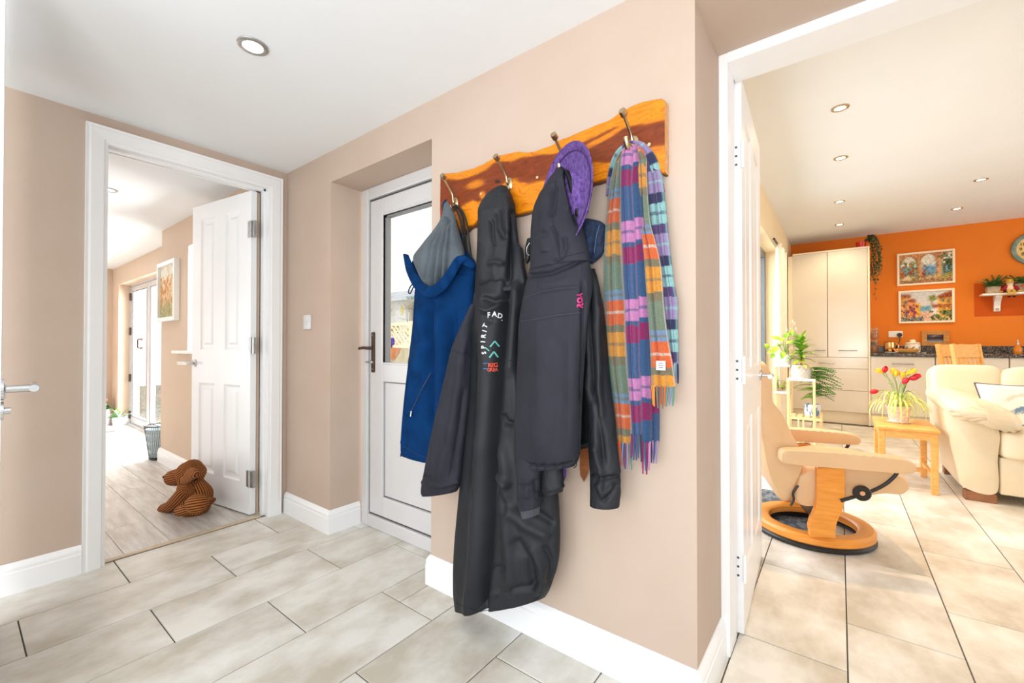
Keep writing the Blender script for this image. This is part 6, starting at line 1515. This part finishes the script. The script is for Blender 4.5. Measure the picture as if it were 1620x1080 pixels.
scatter('scatter_cushion', (1.42, 4.66, .64), .46, -.15, -.3, 'second white printed cushion further along the sofa seat', [(-.2, .2, .3, .1, .4, BLU, .8), (.2, -.2, .3, .1, .2, TN, .7)], 7)

# ---- two dining chairs behind the sofa
def dining_chair(x, y, rz, lb):
    t = empty('dining_chair', (x, y, 0), lb, 'chair', 'wooden dining chairs behind the sofa', rz); R_ = Matrix.Translation((x, y, 0)) @ Matrix.Rotation(rz, 4, 'Z')
    def bx(n, a, b, M2=None, bev=.004): return box(n, a, b, PINE, t, bev, M=R_ @ M2 if M2 else R_)
    bx('seat', (-.20, -.20, .44), (.20, .20, .465))
    for sx in (-.2, .165): bx('leg', (sx, -.2, 0), (sx + .035, -.165, .44))
    tilt = Matrix.Translation((0, .19, .44)) @ Matrix.Rotation(-.13, 4, 'X')
    for sx in (-.2, .165): bx('leg', (sx, .165, 0), (sx + .035, .2, .44)); bx('back_post', (sx, -.017, 0), (sx + .035, .017, .63), tilt)
    bx('top_rail', (-.165, -.012, .50), (.165, .012, .625), tilt); bx('lower_rail', (-.165, -.010, .08), (.165, .010, .12), tilt)
    for k in range(5): bx('slat', (-.145 + k * .0645, -.007, .12), (-.112 + k * .0645, .007, .50), tilt)
dining_chair(1.150, 5.59, .95, 'pine dining chair behind the sofa, the right one of two'); dining_chair(1.125, 6.144, .95, 'pine dining chair behind the sofa, the left one of two')

# ---- downlights in the kitchen ceiling
def downlight(c, lb, R=.042, room='kitchen downlights', em=14.0, m=None):
    t = empty('downlight', c, lb, 'ceiling light', room)
    lathe('bezel', [(R - .012, .002), (R - .010, -.004), (R, -.006), (R + .006, -.003), (R + .007, .001)], c, m or BRASS, t, 28)
    lathe('lamp_face', [(0, -.001), (R - .011, -.001)], c, mat('lit_lamp_face', (255, 238, 205), .5, emit=em), t, 20)
for (x, y), lb in zip(((1329, 171), (1330, 250), (1328, 319), (1328, 355), (1552, 284), (1514, 330)), ('largest downlight in the kitchen ceiling, nearest the doorway', 'second downlight from the doorway in the left kitchen row', 'third downlight from the doorway in the left kitchen row', 'downlight just in front of the tall cupboard', 'downlight above the sofa in the right kitchen row', 'downlight nearest the orange wall in the right kitchen row')):
    c = fl(x, y, ZK - .002); downlight(c, lb); spot((c.x, c.y, ZK - .03), 105 if y == 171 else 26, (1, .62, .30) if y == 171 else (1, .80, .55))
# ================================================================== HALL, LIVING ROOM AND GARDEN DETAILS
c = fl(400, 73, ZC - .002)
downlight(c, 'recessed brushed downlight in the white hall ceiling', .044, 'hall and living room downlights', 14, STEEL); spot((c.x, c.y, ZC - .03), 7, (1, .80, .58))
c = fl(171, 300, ZV - .002)
downlight(c, 'glowing downlight in the living room ceiling seen through the doorway', .044, 'hall and living room downlights', 14, STEEL); spot((c.x, c.y, ZV - .03), 10, (1, .88, .7))
p = at(487.5, 509.5, YW)
t = empty('light_switch', p, 'white single light switch on the beige wall by the doorway', 'switch')
box('plate', (p.x - .043, YW - .009, p.z - .043), (p.x + .043, YW, p.z + .043), UPVC, t, .003, 2); box('rocker', (p.x - .008, YW - .013, p.z - .014), (p.x + .008, YW - .008, p.z + .014), UPVC, t, .002)
for s in (-1, 1): lathe('screw', [(0, 0), (.003, 0), (.002, .001), (0, .001)], (p.x + s * .030, YW - .009, p.z), STEEL, t, 8, (0, -1, 0))
# picture on the living room wall
t = empty('framed_picture', (-4.63, YP, 1.5), 'white box-framed autumn tree picture on the living room wall', 'picture')
frame(t, -4.885, -4.391, 1.262, 1.780, YP - .001, YP - .042, .034, GLOSS)
picture_grid('picture', -4.855, -4.42, 1.29, 1.75, YP - .02, lambda u, v: paint([(np.ones_like(u), (226, 222, 206), 24), (sm(N2(u, v, 9, 5) - .42 + .35 * (v < .75) - .2 * (v > .8), .08), (222, 186, 146), 70), (sm(N2(u, v, 16, 8) - .56) * sm(.8 - v), (196, 140, 84), 60), (sm(.22 - v + .12 * N2(u, v, 14), .04), (168, 160, 112), 70), (sm(.012 - np.abs(u - .32 + .05 * np.sin(v * 9)), .005) * sm(.7 - v), (150, 126, 100), 20), (sm(.010 - np.abs(u - .62 + .04 * np.sin(v * 7)), .005) * sm(.7 - v), (150, 126, 100), 20)], u, v), t, 90, 90)
# wire mesh bin
bc = Vector((-5.045, 1.205, 0))
t = empty('waste_bin', bc, 'black wire mesh waste bin with a liner beside the living room wall', 'bin')
BH, R0, R1 = .31, .088, .125
bm = B()
nseg = 44
for j in range(nseg):
    a = 2 * PI * j / nseg
    for s in (-1, 1): add_tube(bm, [bc + Vector((R0 * math.cos(a), R0 * math.sin(a), .012)), bc + Vector(((R0 + R1) / 2 * math.cos(a + s * .14), (R0 + R1) / 2 * math.sin(a + s * .14), BH / 2)), bc + Vector((R1 * math.cos(a + s * .28), R1 * math.sin(a + s * .28), BH))], .0009, 4)
obj('wire_mesh', bm, BLACK_M, t, kind='stuff')
for r, z, th_ in ((R1, BH, .005), (R0, .012, .004)): tube('rim', [bc + Vector((r * math.cos(a), r * math.sin(a), z)) for a in np.linspace(0, 2 * PI, 41)], th_, BLACK_M, t)
lathe('base', [(0, 0), (R0, 0), (R0, .02), (0, .02)], bc, BLACK_M, t, 24)
lathe('liner', [(R0 - .006, .022), (R1 - .008, BH - .03), (R1 - .012, BH - .03), (R0 - .010, .024)], bc, mat('pale_liner', (206, 222, 230), .4), t, 28)
cushion('crumpled_paper', bc + Vector((.01, -.02, .07)), (.05, .05, .042), mat('dark_wrapper', (40, 46, 56), .5), t, e=.8, wr=.12)
# pots of flowers by the folding doors
for (px, r, h, lb) in ((158, .075, .22, 'white flower pot with peach blooms by the folding doors'), (176, .055, .17, 'small white pot with trailing leaves beside the flower pot')):
    c = at(px + 6, 662, 1.235); c = Vector((c.x, 1.235 if r > .06 else 1.26, 0))
    t = empty('flower_pot', c, lb, 'pot plant', 'pots by the folding doors')
    lathe('pot', [(0, 0), (r * .75, 0), (r, h), (r - .008, h), (r * .72, h - .02), (0, h - .03)], c, GLOSS, t, 24)
    for k in range(26 if r > .06 else 14):
        bm = B(); blade(bm, c + Vector((random.uniform(-.03, .03), random.uniform(-.03, .03), h - .02)), rdir(.2, 1.4), None, random.uniform(.10, .2), .04, .5, 5); obj('leaf', bm, random.choice([FERN2, GRN[2], mat('blue_green_leaf', (128, 168, 140), .6)]), t, smooth=True)
    if r > .06:
        for k in range(5): cushion('bloom', c + Vector((random.uniform(-.07, .07), random.uniform(-.08, .02), h + random.uniform(.05, .12))), (.035, .035, .028), mat('peach_petal', (238, 190, 170), .7), t, e=1, wr=.15, nu=16, nv=10)
# sprigs of white blossom in a floor vase beside the far wall
c = Vector((-7.66, 1.10, 0))
t = empty('blossom_vase', c, 'slim vase with white blossom sprigs half hidden by the door frame', 'vase')
lathe('vase', [(0, 0), (.05, 0), (.06, .2), (.03, .42), (.04, .46), (.035, .46), (.025, .42), (0, .40)], c, GLOSS, t, 24)
for k in range(4):
    tip = c + Vector((random.uniform(-.05, .10), random.uniform(-.12, .1), random.uniform(.95, 1.5)))
    br = tube('branch', [c + Vector((0, 0, .4)), c * .5 + tip * .5 + Vector((.02, 0, .1)), tip], .004, mat('twig', (150, 126, 104), .8), t, 6, smooth_n=12)
    for q in range(7): cushion('blossom', tip + Vector((random.uniform(-.04, .04), random.uniform(-.04, .04), -.06 * q)), (.022, .022, .018), WPET, br, e=1, nu=12, nv=8)

# ---- corduroy toy dog
CRD = bpy.data.materials.new('brown_corduroy'); CRD.use_nodes = True
nt = CRD.node_tree; Nn = nt.nodes; Ll = nt.links; bs = Nn['Principled BSDF']
uvn = Nn.new('ShaderNodeUVMap'); uvn.uv_map = 'rib'; sepx = Nn.new('ShaderNodeSeparateXYZ'); Ll.new(uvn.outputs[0], sepx.inputs[0])
mm = Nn.new('ShaderNodeMath'); mm.operation = 'SINE'; Ll.new(sepx.outputs[0], mm.inputs[0])
rmp = Nn.new('ShaderNodeValToRGB'); mr_ = Nn.new('ShaderNodeMapRange'); mr_.inputs['From Min'].default_value = -1
Ll.new(mm.outputs[0], mr_.inputs[0]); Ll.new(mr_.outputs[0], rmp.inputs[0])
rmp.color_ramp.elements[0].color = lin((66, 34, 18)); rmp.color_ramp.elements[1].color = lin((172, 108, 58)); rmp.color_ramp.elements[0].position = .1; rmp.color_ramp.elements[1].position = .7
Ll.new(rmp.outputs[0], bs.inputs['Base Color']); bs.inputs['Roughness'].default_value = .9; bs.inputs['Specular IOR Level'].default_value = .15
bpn = Nn.new('ShaderNodeBump'); bpn.inputs['Distance'].default_value = .004; bpn.inputs['Strength'].default_value = .8; Ll.new(mr_.outputs[0], bpn.inputs['Height']); Ll.new(bpn.outputs[0], bs.inputs['Normal'])
DY = .99
D0 = fl(300, 806)
TD = Matrix.Translation((D0.x, D0.y, 0))
def dpt(px, py, dy=0.0): return at(px, py, D0.y + dy)
dog = empty('toy_dog', (D0.x, D0.y, 0), 'brown corduroy soft toy dog sitting against the open white door', 'soft toy')
def plush(name, pts, rad, parent, flat=1.0, pitch=.0145, n=28, up=None, k=30, around=False):
    """stuffed corduroy limb along pts; ribs run along it (around=False) or across it"""
    S_ = spline([tuple(p) + (r,) for p, r in zip(pts, rad)], k); C_ = [Vector(s[:3]) for s in S_]; R_ = list(S_[:, 3])
    ends = 6; C2, R2 = [], []
    d0 = (C_[0] - C_[1]).normalized(); d1 = (C_[-1] - C_[-2]).normalized()
    for i in range(ends): a = PI / 2 * (1 - i / ends); C2.append(C_[0] + d0 * R_[0] * math.sin(a)); R2.append(max(R_[0] * math.cos(a), .0008))
    C2 += C_; R2 += R_
    for i in range(1, ends + 1): a = PI / 2 * i / ends; C2.append(C_[-1] + d1 * R_[-1] * math.sin(a)); R2.append(max(R_[-1] * math.cos(a), .0008))
    bm = B(); add_tube(bm, C2, R2, n, flat=flat, up=up)
    me_o = obj(name, bm, CRD, parent, smooth=True); me = me_o.data
    uv = me.uv_layers.new(name='rib'); ln = np.cumsum([0] + [(C2[i + 1] - C2[i]).length for i in range(len(C2) - 1)]); rm = max(R_)
    nr = max(6, round(2 * PI * rm / pitch))
    for poly in me.polygons:
        js = [(me.loops[li].vertex_index) % n for li in poly.loop_indices]; wrap = max(js) - min(js) > n / 2
        for li in poly.loop_indices:
            vi = me.loops[li].vertex_index; i_, j_ = divmod(vi, n); jj = j_ + n if wrap and j_ < n / 2 else j_
            uv.data[li].uv = (ln[min(i_, len(ln) - 1)] / pitch * 2 * PI, 0) if around else (jj / n * nr * 2 * PI, 0)
    return me_o
plush('body', [dpt(308, 795, .0), dpt(307, 784, -.005), dpt(303, 772, -.012), dpt(299, 762, -.014)], [.092, .100, .082, .060], dog)
plush('head', [dpt(302, 750, -.02), dpt(303, 745, -.02), dpt(304, 742, -.02)], [.076, .080, .060], dog)
plush('muzzle', [dpt(274, 755.5, -.045), dpt(281, 754.5, -.035), dpt(291, 752, -.02)], [.050, .054, .052], dog)
def flap(outline, dy, axis, parent, th_=.016, pitch=.0135):
    """flat stuffed ear with ribs along its length"""
    O_ = spline(outline + [outline[0]], 37)[:-1]; cx, cy = O_.mean(0); ax = Vector(axis).normalized(); px_ = Vector((ax.y, -ax.x))
    V, F2, R2 = [], [], []
    for sgn in (-1, 1):
        for s_, t_ in ((1, 0), (.93, .62), (.75, .9), (.4, 1.0), (.02, 1.0)):
            base = len(V); R2.append((base, sgn))
            for x, y in O_: q = dpt(cx + (x - cx) * s_, cy + (y - cy) * s_, dy); V.append(tuple(q + Vector((0, sgn * th_ * t_, 0))))
    for k in range(len(R2) - 1):
        (a_, s0), (b_, s1) = R2[k], R2[k + 1]
        if s0 != s1: continue
        for j in range(36): F2.append((a_ + j, a_ + (j + 1) % 36, b_ + (j + 1) % 36, b_ + j))
    for k in (4, 9): F2.append(tuple(R2[k][0] + j for j in range(36)))
    for j in range(36): F2.append((R2[0][0] + j, R2[0][0] + (j + 1) % 36, R2[5][0] + (j + 1) % 36, R2[5][0] + j))
    o = obj('ear', (V, F2), CRD, parent, smooth=True); uv = o.data.uv_layers.new(name='rib'); M_ = wm(parent)
    for li, lp in enumerate(o.data.loops):
        v = Vector(V[lp.vertex_index]); uv.data[li].uv = ((v.x * px_.x + v.z * px_.y) / pitch * 2 * PI, 0)
    return o
flap([(303, 739), (310, 741), (312, 750), (306, 758), (297, 764), (291, 766), (287.5, 763), (290, 755), (296, 746)], -.112, (-.62, -.78), dog)
flap([(296, 731), (301, 733), (297, 742), (291, 749), (287, 747), (289, 739)], .062, (-.5, -.8), dog)
plush('front_leg', [dpt(294, 777, -.065), dpt(281, 791, -.085), dpt(269, 801, -.09), dpt(260, 805, -.095)], [.046, .042, .036, .036], dog)
plush('front_leg', [dpt(289, 777, .030), dpt(279, 789, .035), dpt(271, 796, .04)], [.036, .034, .034], dog)
plush('hind_leg', [dpt(319, 796, -.075), dpt(311, 797.5, -.105), dpt(303, 799, -.110)], [.046, .056, .048], dog, flat=.62, up=(0, 0, 1))
plush('hind_foot', [dpt(302, 803, -.105), dpt(293, 806, -.120), dpt(285, 808, -.125)], [.026, .028, .030], dog)
plush('hind_leg', [dpt(312, 800, .06), dpt(298, 803, .08)], [.045, .04], dog)
plush('tail', [dpt(323, 795, .03), dpt(331, 793, .02), dpt(338, 790, .01)], [.030, .024, .012], dog)
tube('collar_ribbon', [dpt(313, 757, -.055), dpt(302, 761, -.075), dpt(292, 763, -.06)], .007, mat('dark_ribbon', (44, 24, 14), .9), dog, 8, smooth_n=12)
cushion('nose', dpt(261.2, 754, -.035), (.006, .016, .012), mat('dark_nose', (58, 30, 18), .8), dog, e=1, nu=14, nv=8)

# ================================================================== OUTSIDE THE BACK DOOR
ZG = -.12
wall('ground_garden', [((-16, 1.75, ZG - .05), (-.95, 15, ZG))], mat('pale_gravel', (196, 190, 174), .95, c2=(128, 122, 98), nscale=16, detail=8, ramp=(.42, .6)))
OUTW = mat('lattice_wood', (232, 222, 190), .8, c2=(214, 200, 160), nscale=8)
def gp(px, py, d):                                       # a garden point at depth d along the view of a picture point
    r = ray(px, py); return Vector(CP + r * d / (r @ FWD))
FD = 8.0                                                 # fence line runs across the view of the back door
A_, B_ = gp(560, 546, FD + 1.0), gp(760, 546, FD - 1.0); ex = (B_ - A_); ex.z = 0; L_F = ex.length; ex.normalize(); ny_ = Vector((-ex.y, ex.x, 0))
fe = empty('lattice_fence', (A_.x, A_.y, ZG), 'pale wooden lattice fence panel in the garden beyond the back door', 'fence')
z0f, z1f = gp(640, 548, FD).z, gp(640, 512, FD).z
hgt = z1f - z0f
for s in (-1, 1):
    k = 0.0
    while k < L_F + hgt:
        x0 = k - hgt if s > 0 else k; x1 = k if s > 0 else k - hgt
        bm = B(); pA = A_ + ex * x0; pB = A_ + ex * x1; pA.z = z0f; pB.z = z1f
        add_tube(bm, [pA + ny_ * .01 * s, pB + ny_ * .01 * s], .018, 4, flat=.4, up=(0, 0, 1)); obj('slat', bm, OUTW, fe); k += .115
bm = B()
for z in (z0f, z1f): add_box(bm, (-.1, -.03, z - .03), (L_F + .1, .03, z + .03), M=Matrix.Translation((A_.x, A_.y, 0)) @ Matrix.Rotation(math.atan2(ex.y, ex.x), 4, 'Z'))
obj('fence_rail', bm, OUTW, fe)
for q in (0, L_F * .52, L_F):
    c = A_ + ex * q; box('post', (c.x - .04, c.y - .04, ZG), (c.x + .04, c.y + .04, z1f + .05), OUTW, fe)
c = A_ + ex * L_F / 2
bm = B(); add_box(bm, (-.2, .0, ZG), (L_F + .2, .04, z0f + .02), M=Matrix.Translation((A_.x, A_.y, 0)) @ Matrix.Rotation(math.atan2(ex.y, ex.x), 4, 'Z')); obj('gravel_board', bm, mat('mossy_board', (190, 182, 150), .9, c2=(150, 146, 110), nscale=10), fe)
# hedge top, bare shrubs, shed roof and the neighbour's roof
hb = gp(640, 505, FD + .9)
bm = B()
for k in range(260):
    p = A_ + ex * random.uniform(-.2, L_F + .2) + ny_ * (.5 + random.uniform(0, .8)) ; zz = random.uniform(ZG, gp(640, 494, FD + .9).z); blade(bm, (p.x, p.y, zz), rdir(-.5, 1.5), None, .22, .10, .3, 2)
h_ = obj('hedge', bm, mat('dry_hedge', (206, 188, 130), .9, c2=(150, 146, 92), nscale=6)); tag(h_, 'straw-coloured clipped hedge behind the lattice fence', 'hedge')
sbz = gp(640, 470, FD + 2).z
for i, (px, lb) in enumerate(((606, 'bare-branched shrub behind the hedge, left of the teal shed'), (650, 'bare-branched shrub in front of the teal shed beyond the hedge'))):
    base = gp(px, 520, FD + 3.0); t = empty('bare_shrub', (base.x, base.y, ZG), lb, 'shrub', 'bare shrubs beyond the hedge')
    for k in range(26):
        top = base + ex * random.uniform(-.42, .42) + ny_ * random.uniform(-.3, .3); top.z = gp(px, random.uniform(468, 500), FD + 3.0).z
        bm = B(); add_tube(bm, [Vector(q) for q in spline([(base.x, base.y, ZG), base * .6 + top * .4 + Vector((random.uniform(-.1, .1), 0, .1)), top], 8)], [.014, .013, .012, .011, .010, .008, .006, .004], 5)
        for q in range(4):
            b1 = base * .3 + top * .7; add_tube(bm, [b1, b1 + Vector((random.uniform(-.3, .3), random.uniform(-.2, .2), random.uniform(.1, .4)))], .004, 4)
        obj('branch', bm, mat('pale_twig', (176, 166, 146), .9, c2=(206, 198, 180), nscale=10), t)
shp = gp(662, 500, FD + 4.6)
t = empty('garden_shed', (shp.x, shp.y, ZG), 'pale shed with a teal roof beyond the garden hedge', 'shed')
zr = gp(655, 468, FD + 4.6).z; rz_ = math.atan2(ex.y, ex.x); MS = Matrix.Translation((shp.x, shp.y, 0)) @ Matrix.Rotation(rz_, 4, 'Z')
bm = B(); add_box(bm, (-.35, 0, ZG), (2.6, 1.8, zr - .05), M=MS); obj('walls', bm, mat('pale_shed_board', (206, 214, 212), .8), t)
bm = B(); add_box(bm, (-.42, -.1, zr - .06), (2.7, 1.9, zr), M=MS); obj('roof', bm, mat('teal_felt', (128, 176, 176), .8), t)
hp = gp(640, 470, 17)
t = empty('neighbour_house', (hp.x, hp.y, ZG), 'pale tiled roof of the neighbouring house rising beyond the garden', 'house')
MH = Matrix.Translation((hp.x, hp.y, 0)) @ Matrix.Rotation(rz_, 4, 'Z'); zl, zh = gp(640, 474, 17).z, gp(640, 446, 17).z
bm = B(); add_box(bm, (-7, .3, ZG), (7, 4, zl), M=MH); obj('wall', bm, mat('pale_render', (226, 222, 214), .9), t)
RT = [mat('pale_roof_tile', (222, 222, 224), .8), mat('pale_roof_tile_dark', (206, 207, 210), .8)]
for k in range(8):
    z = zl + (zh - zl) * k / 8; bm = B(); add_box(bm, (-7.2, .0 + .28 * k, z), (7.2, .34 + .28 * k, z + (zh - zl) / 8 + .02), M=MH); obj('tile_course', bm, RT[k % 2], t)
# basket of pansies
pc2 = gp(613, 570, 5.4)
t = empty('pansy_basket', (pc2.x, pc2.y, ZG), 'terracotta basket of purple and yellow pansies on a stand outside the back door', 'flower basket')
lathe('basket', [(0, 0), (.09, .01), (.15, .09), (.17, .16), (.15, .15), (0, .13)], (pc2.x, pc2.y, pc2.z), mat('terracotta', (196, 128, 84), .8, c2=(214, 150, 104), nscale=20), t, 24)
lathe('stand', [(0, 0), (.13, 0), (.05, .04), (.04, pc2.z - ZG - .03), (.09, pc2.z - ZG + .012), (0, pc2.z - ZG + .012)], (pc2.x, pc2.y, ZG), mat('pale_stone', (206, 202, 192), .9), t, 20)
for k in range(22):
    c = Vector((pc2.x + random.uniform(-.16, .16), pc2.y + random.uniform(-.14, .14), pc2.z + random.uniform(.15, .28))); bm = B()
    for q in range(5): blade(bm, c, (math.cos(q * 1.257) , -.4, math.sin(q * 1.257)), None, .045, .04, .1, 3)
    obj('pansy', bm, random.choice([mat('violet_pansy', (92, 72, 176), .7), MATS['violet_pansy'], mat('yellow_pansy', (240, 206, 90), .7), GRN[2]]), t)
